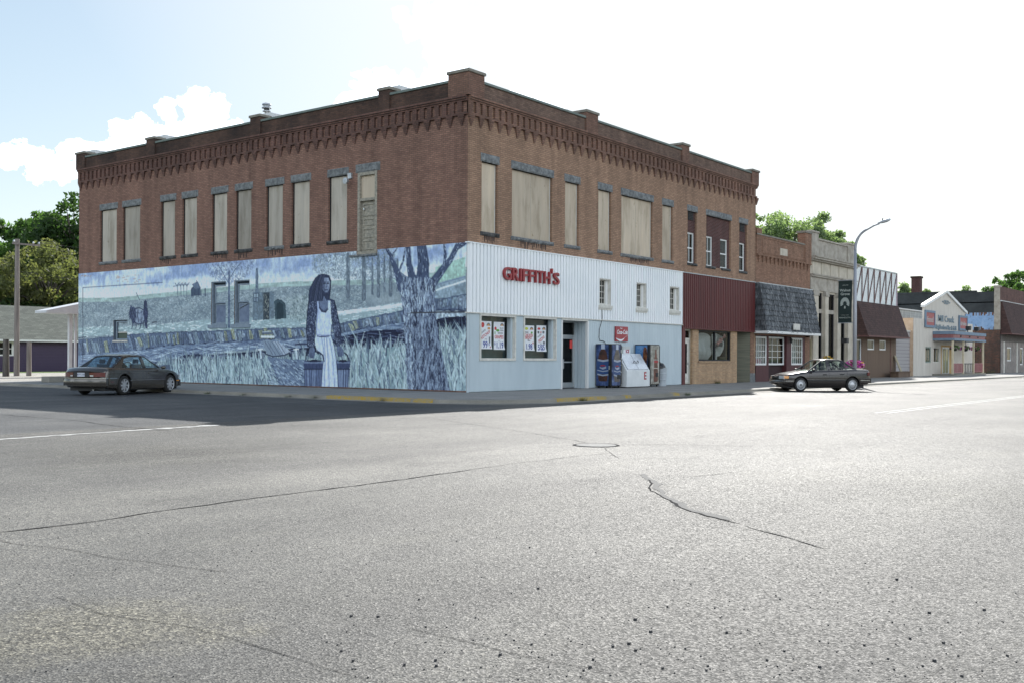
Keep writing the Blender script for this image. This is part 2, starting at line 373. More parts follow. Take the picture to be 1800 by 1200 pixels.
# rounded street corner of the pavement
arc = [(KX+3.2-3.2*math.cos(a), KY+3.2-3.2*math.sin(a)) for a in [PI/2*i/10 for i in range(11)]]
def inset(d): return [(KX+3.2-(3.2-d)*math.cos(a), KY+3.2-(3.2-d)*math.sin(a)) for a in [PI/2*i/10 for i in range(11)]]
sheet('corner_apron', [(-5.2,-6.0),(-1.5,-6.0),(-5.2,-1.5)], .002, m_asph)
kw = .16
pave = [(KX+kw,27.0)]+inset(kw)+[(260,KY+kw),(260,0),(0,0),(0,27)]
slab('pavement', pave, -.02, SZ, m_conc)
outer = [(KX,27.0)]+arc+[(260,KY)]; inner = [(KX+kw-.003,27.0)]+inset(kw-.003)+[(260,KY+kw-.003)]
mb = MB()
n = len(outer)
vs = [(p[0],p[1],0-.02) for p in outer]+[(p[0]+.02,p[1]+.02,.115) for p in outer]+[(p[0],p[1],SZ+.003) for p in inner]
mb.add(vs, [(i,i+1,n+i+1,n+i) for i in range(n-1)]+[(n+i,n+i+1,2*n+i+1,2*n+i) for i in range(n-1)])
tag(mb.build('kerb', m_kerb, fixn=True), kind='structure')
# gutter strip
mb = MB(); go = [(KX-.42,27.0)]+[(KX+3.2-3.62*math.cos(a), KY+3.2-3.62*math.sin(a)) for a in [PI/2*i/10 for i in range(11)]]+[(260,KY-.42)]
mb.add([(p[0],p[1],.008) for p in go]+[(p[0],p[1],.02) for p in outer], [(i,i+1,n+i+1,n+i) for i in range(n-1)])
tag(mb.build('gutter', m_kerb), kind='structure')
# worn yellow paint on the kerb nose and top
def yellow(pts, off=.004):
    mb = MB()
    for k in range(len(pts)-1):
        (x0,y0,nx0,ny0),(x1,y1,nx1,ny1) = pts[k],pts[k+1]
        vs = []
        for x,y,nx,ny in (pts[k],pts[k+1]):
            vs += [(x+nx*off,y+ny*off,.012),(x-.02*nx*-1*-1+nx*off,y+ny*off-.02*ny,.118),(x-nx*.19,y-ny*.19,SZ+.008)]
        mb.add(vs, [(0,3,4,1),(1,4,5,2)])
    return tag(mb.build('kerb_paint', m_yellow), kind='structure')
yellow([(KX,y,-1,0) for y in (1.4,.6,-.2,-1.0,-1.8,-2.4)])
yellow([(KX+3.2-3.2*math.cos(a), KY+3.2-3.2*math.sin(a), -math.cos(a), -math.sin(a)) for a in (.02,.12,.25)])
yellow([(x,KY,0,-1) for x in (-2.3,-1.6,-.8,0,.6)])
yellow([(x,KY,0,-1) for x in (1.8,2.2)]); yellow([(x,KY,0,-1) for x in (5.2,5.7)])
# apron and yard behind the corner building, driveway, lawn
slab('rear_pavement', [(KX+kw,27),(KX+kw,47),(40,47),(40,27)], -.02, SZ-.004, m_gravel)
slab('rear_kerb', [(KX,27),(KX,80),(KX+kw-.003,80),(KX+kw-.003,27)], -.02, SZ, m_kerb)
sheet('lawn', [(KX+kw,47),(60,47),(60,60),(KX+kw,60)], .10, m_grass)
sheet('rear_yard', [(0.3,26.3),(300,26.3),(300,26.2),(0.3,26.2)], .1, m_gravel)
# centre line: two white stripes
mb = MB()
for y in (-15.33,-15.62): mb.add([(-1.5,y-.055,.004),(200,y-.055,.004),(200,y+.055,.004),(-1.5,y+.055,.004)], [(0,1,2,3)])
tag(mb.build('centre_line', m_line), kind='structure')
# joints and cracks in the asphalt
def ribbon(name, pts, wd, m, z=.004, jit=.5, step=.12, kind='structure'):
    mb = MB(); P = []
    for a, b in zip(pts, pts[1:]):
        L = math.dist(a, b); k = max(2, int(L/step))
        P += [(a[0]+(b[0]-a[0])*i/k, a[1]+(b[1]-a[1])*i/k) for i in range(k)]
    P.append(pts[-1]); vs = []; nn = len(P)
    for i, p in enumerate(P):
        q0, q1 = P[max(0,i-1)], P[min(nn-1,i+1)]; dx, dy = q1[0]-q0[0], q1[1]-q0[1]; l = math.hypot(dx,dy) or 1
        nx, ny = -dy/l, dx/l; o = (mnoise.noise((p[0]*1.7,p[1]*1.7,3))*.10+mnoise.noise((p[0]*7,p[1]*7,3))*.03)*jit*2
        h = wd*(.35+1.1*abs(mnoise.noise((p[0]*2.3,p[1]*2.3,9))))*(1 if 0<i<nn-1 else .2)
        vs += [(p[0]+nx*(o+h),p[1]+ny*(o+h),z),(p[0]+nx*(o-h),p[1]+ny*(o-h),z)]
    mb.add(vs, [(2*i,2*i+1,2*i+3,2*i+2) for i in range(nn-1)])
    return tag(mb.build(name, m), kind=kind)
ribbon('asphalt_crack', [(-25.15,-16.22),(-24.3,-16.3),(-22.6,-16.15),(-20.5,-16.2),(-19.0,-16.1)], .020, m_tar, jit=.35)
ribbon('asphalt_crack', [(-19.0,-16.1),(-18.2,-16.08),(-16.0,-16.18)], .009, m_tar, jit=.3)
ribbon('asphalt_crack', [(-25.3,-16.25),(-25.2,-17.3),(-25.05,-18.3),(-24.9,-18.9)], .006, m_tar, jit=.3)
def G(u, v, z=0.):
    du, dv = u-900, v-627.2; x = (du+dv*ROLL)/FOC; y = (dv-du*ROLL)/FOC
    dx, dy = math.cos(YAW)+x*math.sin(YAW), math.sin(YAW)-x*math.cos(YAW); t = (CZ-z)/y
    return (CX+t*dx, CY+t*dy)
ribbon('asphalt_crack', [G(1062,786),G(1076,796),G(1088,806)], .007, m_tar, jit=.3)
ribbon('asphalt_crack', [G(1138,842),G(1142,862),G(1190,885),G(1235,906),G(1300,922)], .019, m_tar, jit=.35)
ribbon('seal_smear', [G(1128,832),G(1148,850),G(1160,868),G(1205,888),G(1240,904),G(1275,914)], .075, noisy('faded_seal',(.062,.062,.060),(.105,.103,.098),9,.9), z=.003, jit=.5)
ribbon('asphalt_crack', [G(1190,839),G(1250,834),G(1290,829)], .008, m_tar, jit=.2)
ribbon('asphalt_crack', [G(1300,922),G(1380,943),G(1455,965)], .009, m_tar, jit=.25)
ribbon('asphalt_crack', [G(700,1098),G(800,1122),G(900,1148),G(1000,1168),G(1085,1185)], .005, m_tar, jit=.12)
ribbon('asphalt_crack', [G(90,1045),G(180,1080),G(330,1100),G(450,1135),G(560,1170),G(650,1195)], .004, m_tar, jit=.12)
ribbon('asphalt_crack', [G(1095,781),G(1200,781),G(1330,784)], .010, m_tar, jit=.3)
ribbon('asphalt_crack', [G(760,735),G(930,760),G(1035,778)], .010, m_tar, jit=.3)
ribbon('asphalt_joint', [(-21.4,-7.2),(-19.2,-7.0),(-17.3,-6.85),(-15.9,-6.75)], .17, m_line, z=.006, jit=.25, step=.08)
for dy_, w_ in ((.35,.018),(.75,.012)):
    ribbon('asphalt_crack', [(-22.5,-7.2+dy_),(-19.2,-7.0+dy_),(-15.9,-6.75+dy_*.8),(-12,-6.5+dy_*.6)], w_, m_tar, jit=.4)
ribbon('asphalt_crack', [G(0,728),G(130,738),G(200,748),G(300,757)], .02, m_tar, jit=.35)
ribbon('asphalt_crack', [G(0,690),G(200,694),G(450,702),G(640,716),G(800,722)], .05, noisy('pale_joint',(.10,.105,.11),(.14,.145,.15),5,.9), z=.005, jit=.25)
# manhole
mh = thing('manhole_cover', (-14.95,-15.3,0), 'round iron manhole cover sunk in the pale asphalt', 'manhole')
MB().lathe([(0.0,.004),(.30,.004),(.32,.006),(.33,.0)], 32, c=(-14.95,-15.3,.003)).build('cover', noisy('cast_iron',(.10,.10,.10),(.19,.19,.18),14,.8,spec=.2), mh)
rg = MB(); rg.lathe([(.335,.002),(.36,.006),(.385,.0)], 36, c=(-14.95,-15.3,.003)); rg.build('collar', m_tar, mh)
# loose chips of dark gravel
mb = MB()
for k in range(520):
    u = random.uniform(560, 1790); v = 1195-abs(random.gauss(0, 95)); 
    if k > 260: u = random.uniform(0, 1800); v = random.uniform(900, 1198)
    if v < 860: continue
    x, y = G(u, v); s = random.choice([.0025,.003,.0035,.005]) if k > 60 else random.uniform(.005,.010)
    a = random.random()*3
    vs = [(x+s*math.cos(a+i*PI/2)*random.uniform(.7,1.2), y+s*math.sin(a+i*PI/2)*random.uniform(.7,1.2), z) for z in (.0, s*1.1) for i in range(4)]
    mb.add(vs, [(3,2,1,0),(4,5,6,7),(0,1,5,4),(1,2,6,5),(2,3,7,6),(3,0,4,7)])
tag(mb.build('gravel_chips', mat('gravel_chip',(.045,.045,.047),.85)), 'dark gravel chips scattered over the asphalt in the foreground', 'gravel', kind='stuff')
# grass and weeds growing out of the kerb line
def tuft(x, y, z, s, lab):
    mb = MB()
    for k in range(46):
        a = random.random()*2*PI; r = random.random()*s*.55; h = s*random.uniform(.35,1)*.75; bx, by = x+r*math.cos(a)*1.7, y+r*math.sin(a)*.7
        tx, ty = bx+math.cos(a)*h*.5, by+math.sin(a)*h*.5; pw = .012
        mb.add([(bx-pw,by-pw,z),(bx+pw,by+pw,z),(tx,ty,z+h)], [(0,1,2)])
    o = mb.build('weed_tuft', m_weed); tag(o, lab, 'weed', 'weed tufts along the kerb'); return o
m_weed = noisy('weed_leaf', (.05,.09,.02), (.10,.15,.035), 8, .8)
for x,y,s,l in [(KX-.12,-1.2,.30,'largest tuft of weeds at the foot of the yellow kerb near the corner'),
    (KX-.1,1.9,.20,'grass tuft on the side street kerb just left of the yellow paint'),
    (KX-.1,3.2,.18,'grass tuft on the side street kerb below the painted tree trunk'),
    (KX-.1,5.6,.16,'small grass tuft on the side street kerb below the painted right bucket'),
    (KX-.1,7.6,.18,'grass tuft on the side street kerb below the painted grass blades'),
    (-.95,KY-.08,.22,'bright green weed against the yellow kerb on the main street'),
    (6.2,KY-.08,.18,'low green weed on the sunlit kerb left of the parked dark sedan'),
    (-2.9,KY+.25,.14,'weeds in the cracked kerb where the yellow paint starts')]:
    tuft(x, y, .02, s, l)
tuft(12.98, -.14, SZ, .2, 'small weed at the foot of the white wall right of the bin')
tuft(19.9, -.16, SZ, .3, 'tall dark weed against the tan brick shopfront')

# ------------------------------------------------------------------ corner building
ZT = 10.93
bld = thing('corner_building', (12.4,13,0), 'big two storey brown brick corner building with boarded windows and a mural', 'building')
fF, fS = FR(0), SD(0)
W, L = 24.75, 26.2
front_narrow = [(.81,1.77),(2.66,5.34),(6.25,7.27),(8.77,9.80),(10.66,13.42),(14.35,15.34)]
front_inf = [(16.85,17.80),(18.85,21.66),(22.68,23.66)]
ZB, ZH = 6.06, 8.66
side_w = [(22.74,24.22),(20.72,22.2),(17.88,19.0),(16.2,17.3),(13.99,15.08),(12.30,13.38),(10.22,11.31),(8.54,9.65),(6.31,7.40)]
wins = [(a,b,ZB,ZH) for a,b in front_narrow+front_inf]
fr_holes = wins
sml = [(8.69,9.61,3.66,4.82),(11.78,12.67,3.66,4.82),(14.87,15.8,3.66,4.82)]
MB(fF).wall(0, W, SZ+3.0, ZT, fr_holes+sml, .22).build('wall', m_brick_front, bld)
sd_holes = [(-b,-a,ZB+.02,ZH+.02) for a,b in side_w]+[(-5.69,-4.61,5.43,8.68)]
low_holes = [(-15.08,-14.02,2.79,4.73),(-13.43,-12.38,2.79,4.73),(-22.95,-21.75,2.13,3.14)]
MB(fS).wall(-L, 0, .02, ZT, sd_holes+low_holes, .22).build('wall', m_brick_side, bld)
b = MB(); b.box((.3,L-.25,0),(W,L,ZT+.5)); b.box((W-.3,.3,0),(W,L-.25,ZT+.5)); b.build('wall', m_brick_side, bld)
MB().box((.23,.23,10.6),(W-.3,L-.25,10.8)).build('roof', m_roofing, bld)
MB().box((.3,.3,4.9),(W-.3,L-.3,5.1)).build('floor', m_black, bld)
m_dimint = mat('dim_interior',(.12,.19,.21),.9)
MB().box((.3,3.2,.1),(W-.3,3.3,4.9)).build('inner_wall', m_dimint, bld)
MB().box((.25,.25,.09),(W-.3,3.2,.12)).box((.25,.25,3.3),(W-.3,3.2,3.4)).build('inner_floor', mat('inner_floor',(.12,.12,.12),.9), bld)
MB().box((.23,.25,.1),(.28,3.2,3.3)).build('inner_wall', m_dimint, bld)
# cornice (shared builder): u runs 0..len along the wall
def cornice(fr, u0, u1, parent, piers, m=m_brick_dark, mcorb=None):
    c = MB(fr)
    c.box((u0,10.25,-.05),(u1,10.33,.09)); c.box((u0,10.74,-.05),(u1,10.80,.09)); c.box((u0,10.80,-.05),(u1,10.87,.13)); c.box((u0,10.87,-.05),(u1,10.95,.17))
    k = 0; x = u0
    p = .3733
    nn = int((u1-u0)/p)
    for i in range(nn+1):
        x = u0+.12+i*p
        if x+.19 > u1: break
        c.box((x-.12,10.33,-.05),(x+.085,10.74,.088))
    nt = int((u1-u0)/.56)
    for i in range(nt+1):
        x = u0+.16+i*.56
        for j in range(5):
            hw = .150-.026*j; c.box((x-hw,10.25-.075*(j+1),-.02),(x+hw,10.25-.075*j,.088-.014*j))
    c.build('cornice', mcorb or m, parent)
    a = MB(fr); a.box((u0,10.95,-.3),(u1,11.50,.05)); a.build('parapet', m, parent)
    MB(fr).box((u0,11.50,-.36),(u1,11.585,.11)).build('coping', m_cop, parent)
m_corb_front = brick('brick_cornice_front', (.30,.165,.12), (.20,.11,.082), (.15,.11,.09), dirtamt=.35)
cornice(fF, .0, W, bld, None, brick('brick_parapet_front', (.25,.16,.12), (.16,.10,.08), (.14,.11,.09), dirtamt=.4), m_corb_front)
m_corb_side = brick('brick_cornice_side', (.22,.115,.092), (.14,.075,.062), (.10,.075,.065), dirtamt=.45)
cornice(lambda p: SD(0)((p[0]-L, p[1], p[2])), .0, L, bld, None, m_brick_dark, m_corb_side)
# piers with caps rising through the parapet
def pier(x0, x1, y0, y1, zt, m):
    MB().box((x0,y0,10.95),(x1,y1,zt)).build('pier', m, bld)
    o = MB().box((x0-.05,y0-.05,zt),(x1+.05,y1+.05,zt+.11)).build('pier_cap', m_capst, bld, bevel=.012)
pier(-.12,.80,-.12,.86,11.78,m_corb_front)
pier(7.62,8.52,-.13,.5,11.76,m_corb_front); pier(16.05,16.76,-.13,.5,11.76,m_corb_front); pier(24.0,24.87,-.13,.5,11.64,m_corb_front)
for a, b_ in ((25.5,26.32),(19.36,20.05),(11.58,12.25),(3.86,4.45)): pier(-.13,.42,a,b_,11.72,m_brick_dark)
m_flash = mat('pale_flashing', (.62,.63,.63), .5)
for a, b_ in ((25.5,26.2),(19.36,20.05),(11.58,12.25),(3.86,4.45)):
    MB().add([(.43,a,11.0),(1.3,a,11.0),(1.3,a,12.0),(.43,a,12.0),(.43,b_,11.0),(1.3,b_,11.0),(1.3,b_,12.0),(.43,b_,12.0)],
             [(0,1,2,3),(7,6,5,4),(0,4,5,1),(3,2,6,7),(1,5,6,2),(0,3,7,4)]).build('pier_flashing', m_flash, bld)
# ---- windows
def board_tint(name, k, w_):
    m = noisy(name, tuple(v*k for v in w_[0]), tuple(v*k for v in w_[1]), 2.2, .75, .003, 9, stretch=(3,3,.25), lo=.25, hi=.75); t = NT(m)
    src = t.b.inputs['Base Color'].links[0].from_socket; st = t.noise(.9, 5, .65, stretch=(1.6,1.6,.35)); c = t.mix(1, src, t.ramp(st, [(.36,(.72,.70,.66)),(.5,(1,1,1)),(.68,(1.1,1.08,1.05))]), 'MULTIPLY')
    sp = t.noise(5, 3, .6, stretch=(1,1,.7)); t.col(t.mix(1, c, t.ramp(sp, [(.27,(.7,.66,.6)),(.34,(1,1,1))]), 'MULTIPLY')); return m
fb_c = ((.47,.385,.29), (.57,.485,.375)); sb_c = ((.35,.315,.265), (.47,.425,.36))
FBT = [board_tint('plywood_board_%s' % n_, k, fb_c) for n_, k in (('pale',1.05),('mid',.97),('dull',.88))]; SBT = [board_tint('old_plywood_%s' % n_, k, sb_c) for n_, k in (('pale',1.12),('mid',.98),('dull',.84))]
def boarded(fr, u0, u1, v0, v1, mb_, sill_dark=False, seams=False, lint=.10, gap=.045):
    w_ = MB(fr).box((u0,v0,-.215),(u1,v1,-.20)).build('window', m_black, bld)
    g = gap
    MB(fr).box((u0+.01,v0+.02,-.13),(u1-g,v1-.015,-.10)).build('board', mb_, w_, label=None)
    if seams: MB(fr).box(((u0+u1)/2-.006,v0+.02,-.10),((u0+u1)/2+.006,v1-.02,-.094)).build('board_seam', m_board_s, w_)
    tl = B(fr,(u1-g-.035,v0+.02,-.10),(u1-g,v1-.02,-.085)).build('batten', m_trim, w_)
    rough_block(fr, u0-.06, u1+.10, v1, v1+.31, .035).build('lintel', m_stone, w_)
    rough_block(fr, u0-.07, u1+.10, v0-.15, v0, .075).build('sill', m_stone_dark if sill_dark else m_stone, w_)
def rough_block(fr, u0, u1, v0, v1, pr):
    mb = MB(fr); nu = max(3, int((u1-u0)/.07)); nv = max(3, int((v1-v0)/.05))
    def fn(s, t):
        e = 0 if (s in (0,1) or t in (0,1)) else 1
        u, v = u0+(u1-u0)*s, v0+(v1-v0)*t
        return (u, v, pr*.35+e*pr*(.65+.9*mnoise.noise((u*4+u0,v*7,u0*3))))
    mb.grid(fn, nu, nv); w0 = pr*.35
    mb.add([(u0,v0,-.19),(u1,v0,-.19),(u1,v0,w0),(u0,v0,w0)],[(0,1,2,3)]); mb.add([(u0,v1,-.05),(u1,v1,-.05),(u1,v1,w0),(u0,v1,w0)],[(3,2,1,0)])
    mb.add([(u0,v0,-.05),(u0,v1,-.05),(u0,v1,w0),(u0,v0,w0)],[(3,2,1,0)]); mb.add([(u1,v0,-.05),(u1,v1,-.05),(u1,v1,w0),(u1,v0,w0)],[(0,1,2,3)])
    return mb
for i, (a, b_) in enumerate(front_narrow): boarded(fF, a, b_, ZB, ZH, FBT[(i*2+i//3)%3], sill_dark=(i==0), seams=(b_-a>2))
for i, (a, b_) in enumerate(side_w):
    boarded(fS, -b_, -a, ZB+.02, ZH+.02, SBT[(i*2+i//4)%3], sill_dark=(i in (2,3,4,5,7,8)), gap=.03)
    # black board gap is on the near (right looking) side of the frontal ones, left on the side street
    B(fS,(-b_,ZB+.04,-.128),(-b_+.07,ZH,-.085)).build('window_gap', m_black, bld)
# dark drip marks below some of the sills
m_drip = noisy('drip_stain', (.05,.035,.03), (.11,.07,.055), 6, .95, stretch=(4,4,.5))
for fr_, a, b_, zb in ((fS,-15.0,-14.0,5.93),(fS,-13.2,-12.5,5.93),(fS,-11.2,-10.3,5.93),(fS,-19.0,-18.2,5.93),(fF,.95,1.6,5.91),(fF,3.2,4.9,5.91),(fF,11.4,13.0,5.91)):
    q = MB(fr_); x = a
    while x < b_:
        w_ = random.uniform(.05,.14); h = random.uniform(.06,.30); q.add([(x,zb,.003),(x+w_,zb,.003),(x+w_*.8,zb-h,.003),(x+w_*.25,zb-h*random.uniform(.7,1.1),.003)], [(0,3,2,1)]); x += w_*random.uniform(.8,1.6)
    q.build('drip_stain', m_drip, bld)
# sash windows of the third bay, set in dark red infill brick
def sash(fr, u0, u1, v0, v1, parent, w=-.1, fm=None, gm=None, t=.07, rail=True, vmull=0, back=True, name='window', hm=0):
    o = MB(fr).frame(u0, u1, v0, v1, t, w-.05, w+.012).build(name, fm or m_trimw, parent)
    if rail: B(fr,(u0+t,(v0+v1)/2-.03,w-.05),(u1-t,(v0+v1)/2+.03,w+.004)).build('sash_rail', fm or m_trimw, o)
    if vmull or hm:
        q = MB(fr)
        for k in range(vmull): x = u0+t+(u1-u0-2*t)*(k+1)/(vmull+1); q.box((x-.012,v0+t,w-.04),(x+.012,v1-t,w-.006))
        for k in range(hm): y = v0+t+(v1-v0-2*t)*(k+1)/(hm+1); q.box((u0+t,y-.012,w-.038),(u1-t,y+.012,w-.009))
        q.build('glazing_bar', fm or m_trimw, o)
    B(fr,(u0+t-.01,v0+t-.01,w-.035),(u1-t+.01,v1-t+.01,w-.028)).build('pane', gm or m_glass, o)
    if back: B(fr,(u0+.02,v0+.02,w-.42),(u1-.02,v1-.02,w-.40)).build('blind_or_room', back if back is not True else m_dimroom, o)  # dark default sheet stands for the unlit room; pale ones are real blinds
    return o
m_dimroom = mat('dim_room', (.045,.045,.045), .9); m_blind = mat('pale_blind', (.62,.62,.60), .8)
for i, (a, b_) in enumerate(front_inf):
    sub = [(16.90,17.72)] if i == 0 else ([(18.87,19.72),(20.62,21.45)] if i == 1 else [(22.72,23.54)])
    MB(fF).wall(a, b_, ZB, ZH, [(x0,x1,6.1,7.63) for x0,x1 in sub], .2, w=-.10).build('infill_brick', m_brick_infill, bld)
    rough_block(fF, a-.06, b_+.10, ZH, ZH+.3, .035).build('lintel', m_stone, bld)
    for k, (x0, x1) in enumerate(sub):
        o = sash(fF, x0, x1, 6.1, 7.63, bld, w=-.15, vmull=0 if (i, k) in ((1,1),(2,0)) else 1, back=m_blind if (i == 0 or (i==1 and k==0)) else True)
        rough_block(fF, x0-.08, x1+.14, 5.97, 6.1, .075).build('sill', m_stone_dark, o)
for a, b_ in ((17.05,17.58),(22.92,23.46)):
    v = MB(fF).box((a,8.24,-.1),(b_,8.66,-.085)).build('vent', m_black, bld)
    s_ = MB(fF)
    for k in range(5): s_.box((a,8.27+k*.078,-.083),(b_,8.295+k*.078,-.06))
    s_.build('vent_slat', m_dframe, v)
# weathered upstairs door in the side wall
u0, u1, v0, v1 = -5.69, -4.61, 5.43, 8.68
m_oldwood = noisy('peeling_door', (.20,.19,.165), (.42,.38,.30), 7, .85, .006, 22, stretch=(1,1,1.8))
d = MB(fS).frame(u0, u1, v0, v1, .12, -.2, .02).build('door', m_oldwood, bld)
B(fS,(u0+.12,v0+.12,-.16),(u1-.12,7.55,-.12)).build('door_leaf', m_oldwood, d)
B(fS,(u0+.12,7.55,-.14),(u1-.12,7.66,.0)).build('transom_bar', m_oldwood, d)
B(fS,(u0+.12,7.66,-.12),(u1-.12,8.56,-.09)).build('transom_board', m_board, d)
q = MB(fS)
for k, (a, b_) in enumerate(((5.62,6.0),(6.1,6.48),(6.58,6.86),(6.96,7.45))):
    q.frame(u0+.2, u1-.2, a, b_, .05, -.12, -.09)
q.build('door_panel', m_oldwood, d)
B(fS,(u0-.4,5.36,0),(u1+.02,5.43,.10)).build('door_sill', m_stone, d)
rough_block(fS, u0-.12, u1+.16, 8.68, 9.02, .04).build('lintel', m_stone, d)
B(fS,(u0+.26,7.2,-.09),(u0+.31,7.28,-.05)).build('door_knob', m_alu, d)
# security light
sl_ = thing('security_light', (-.1,6.1,8.5), 'small grey floodlight fixed to the side wall beside the upstairs door', 'lamp')
B(fS,(-6.2,8.5,0),(-6.0,8.72,.08)).build('mount', m_galv, sl_)
MB(fS).lathe([(.0,.0),(.09,.02),(.13,.16),(.0,.17)], 14, c=(-6.1,8.38,.16)).build('lamp_head', m_galv, sl_)
# rooftop vent
rv = thing('roof_vent', (1.3,12.9,10.8), 'round galvanised ventilator standing on the roof behind the parapet', 'vent')
vc = (1.3,12.9,11.0)
MB().lathe([(.09,-.2),(.09,1.40),(.10,1.41)], 16, c=vc).build('pipe', m_galv, rv, smooth=True)
MB().lathe([(.10,1.36),(.18,1.37),(.18,1.40),(.10,1.43)], 18, c=vc).build('collar', m_galv, rv)
MB().lathe([(.12,1.43),(.12,1.50)], 16, c=vc).build('throat', m_dframe, rv)
MB().lathe([(.13,1.5),(.22,1.52),(.21,1.56),(.13,1.60),(.13,1.63),(.21,1.66),(.19,1.72),(.09,1.76),(.0,1.77)], 18, c=vc).build('cap', m_galv, rv)
MB().add([(.7,11.6,11.0),(1.5,11.6,11.0),(1.5,11.6,11.6),(.7,11.6,11.95),(.7,12.4,11.0),(1.5,12.4,11.0),(1.5,12.4,11.6),(.7,12.4,11.95)],[(0,1,2,3),(7,6,5,4),(0,4,5,1),(3,2,6,7),(1,5,6,2),(0,3,7,4)]).build('roof_hatch', m_flash, bld)

# ---- white ribbed metal shopfront on the corner unit
WX = 16.15
def ribbed(fr, u0, u1, v0, v1, w, pitch, dep, kind='box'):
    mb = MB(fr); n = max(1, round((u1-u0)/pitch)); p = (u1-u0)/n; prof = []
    for i in range(n):
        x = u0+i*p
        if kind == 'box': prof += [(x,dep),(x+p*.66,dep),(x+p*.72,-.02),(x+p*.94,-.02)]
        else: prof += [(x,0),(x+p*.30,0),(x+p*.42,dep),(x+p*.88,dep)]
    prof.append((u1,dep if kind == 'box' else 0)); k = len(prof)
    mb.add([(x,v0,w+d) for x,d in prof]+[(x,v1,w+d) for x,d in prof], [(i,i+1,k+i+1,k+i) for i in range(k-1)])
    return mb
def panels(fr, u0, u1, v0, v1, w, pitch, dep, holes, m, name, parent, kind='box'):
    us = sorted({u0,u1,*[h[0] for h in holes],*[h[1] for h in holes]}); mb = MB(fr)
    for a, b_ in zip(us, us[1:]):
        hs = sorted([h for h in holes if h[0] < (a+b_)/2 < h[1]], key=lambda h: h[2]); v = v0
        for h in hs:
            if h[2] > v+.001: r_ = ribbed(fr,a,b_,v,h[2],w,pitch,dep,kind); mb.v, mb.f = mb.v+r_.v, mb.f+[tuple(i+len(mb.v) for i in f) for f in r_.f]
            v = h[3]
        if v < v1-.001: r_ = ribbed(fr,a,b_,v,v1,w,pitch,dep,kind); mb.v, mb.f = mb.v+r_.v, mb.f+[tuple(i+len(mb.v) for i in f) for f in r_.f]
    return mb.build(name, m, parent)
def merge(*ms):
    mb = MB()
    for x in ms:
        b0 = len(mb.v); mb.v += x.v; mb.f += [tuple(i+b0 for i in f) for f in x.f]
    return mb
panels(fF, 0, WX, 3.04, 5.56, .06, .205, .075, sml, m_white, 'upper_cladding', bld)
B(fF,(-.12,5.56,.0),(WX+.02,5.60,.16)).build('flashing', m_white, bld)
B(fF,(-.12,3.0,.0),(WX+.02,3.04,.15)).build('flashing', m_trim, bld)
B(fF,(-.005,.13,.0),(.02,3.0,.10)).build('corner_trim', m_white2, bld)
B(fF,(-.005,3.04,.0),(.04,5.56,.142)).build('corner_trim', m_white, bld)
dwn = [(.62,2.81,1.29,3.0),(3.31,5.53,1.29,3.0)]
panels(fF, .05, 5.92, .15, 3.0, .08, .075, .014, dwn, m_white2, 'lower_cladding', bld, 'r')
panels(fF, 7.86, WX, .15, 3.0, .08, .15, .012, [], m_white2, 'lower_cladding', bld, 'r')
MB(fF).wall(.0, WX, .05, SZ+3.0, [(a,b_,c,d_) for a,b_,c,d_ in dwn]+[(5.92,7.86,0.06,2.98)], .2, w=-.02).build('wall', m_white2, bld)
for i,(a,b_,c,d_) in enumerate(dwn):
    o = MB(fF).frame(a, b_, c, d_-.0, .07, -.22, .13, bt=.09).build('display_window', m_trim, bld)
    B(fF,(a+.07,c+.09,-.19),(b_-.07,d_-.07,-.18)).build('pane', m_glass, o)
    B(fF,(b_-.07-.12,c+.09,-.178),(b_-.07,d_-.07,-.0)).build('jamb', m_white2, o)
    cl_ = B(fF,(a-.1,c-.05,-.78),(b_+1.2,d_+.05,-.75)).build('inner_backing', noisy('inner_board',(.13,.18,.19),(.24,.30,.31),1.3,.9), o)  # pale backing panel added close to the glass to lift the dark interior
B(fF,(2.15,2.2,-.9),(2.5,3.0,-.6)).build('duct', mat('duct_tan',(.42,.38,.32),.8), bld)
# recessed entrance
fA = FR(1.3)
a0, a1 = 5.92, 7.86
MB(fF).box((a0,2.93,-.02),(a1,3.0,.12)).build('entrance_trim', m_trim, bld)
B(fF,(a0-.04,.13,.0),(a0+.04,2.93,.12)).build('entrance_trim', m_trimw, bld); B(fF,(a1-.05,.13,.0),(a1+.05,2.93,.12)).build('entrance_trim', m_trimw, bld)
# shallow recess: ribbed return on the right, door set back beside it
def seg(p, q): # frame of a vertical face from p to q (seen from the street)
    ux, uy = q[0]-p[0], q[1]-p[1]; l = math.hypot(ux,uy); ux/=l; uy/=l
    return (lambda s: (p[0]+ux*s[0]+uy*s[2], p[1]+uy*s[0]-ux*s[2], s[1])), l
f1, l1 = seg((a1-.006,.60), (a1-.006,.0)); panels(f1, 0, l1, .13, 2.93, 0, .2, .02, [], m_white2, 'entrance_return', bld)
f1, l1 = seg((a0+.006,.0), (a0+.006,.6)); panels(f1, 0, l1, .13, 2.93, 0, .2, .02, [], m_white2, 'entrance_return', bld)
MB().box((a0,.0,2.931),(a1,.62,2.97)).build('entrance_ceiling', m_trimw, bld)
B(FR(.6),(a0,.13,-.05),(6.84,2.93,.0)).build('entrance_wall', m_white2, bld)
fD = FR(.58)
do = MB(fD).frame(6.84, 7.85, .15, 2.93, .06, -.06, .02).build('shop_door', m_alu, bld)
B(fD,(6.90,2.28,-.05),(7.79,2.36,.01)).build('transom_bar', m_alu, do)
MB(fD).frame(6.90, 7.79, .17, 2.28, .09, -.045, .0, bt=.2).build('door_leaf', m_alu, do)
B(fD,(6.99,1.20,-.04),(7.70,1.25,.01)).build('push_bar', m_alu, do)
B(fD,(6.92,.95,.01),(6.98,1.35,.06)).build('handle', m_alu, do)
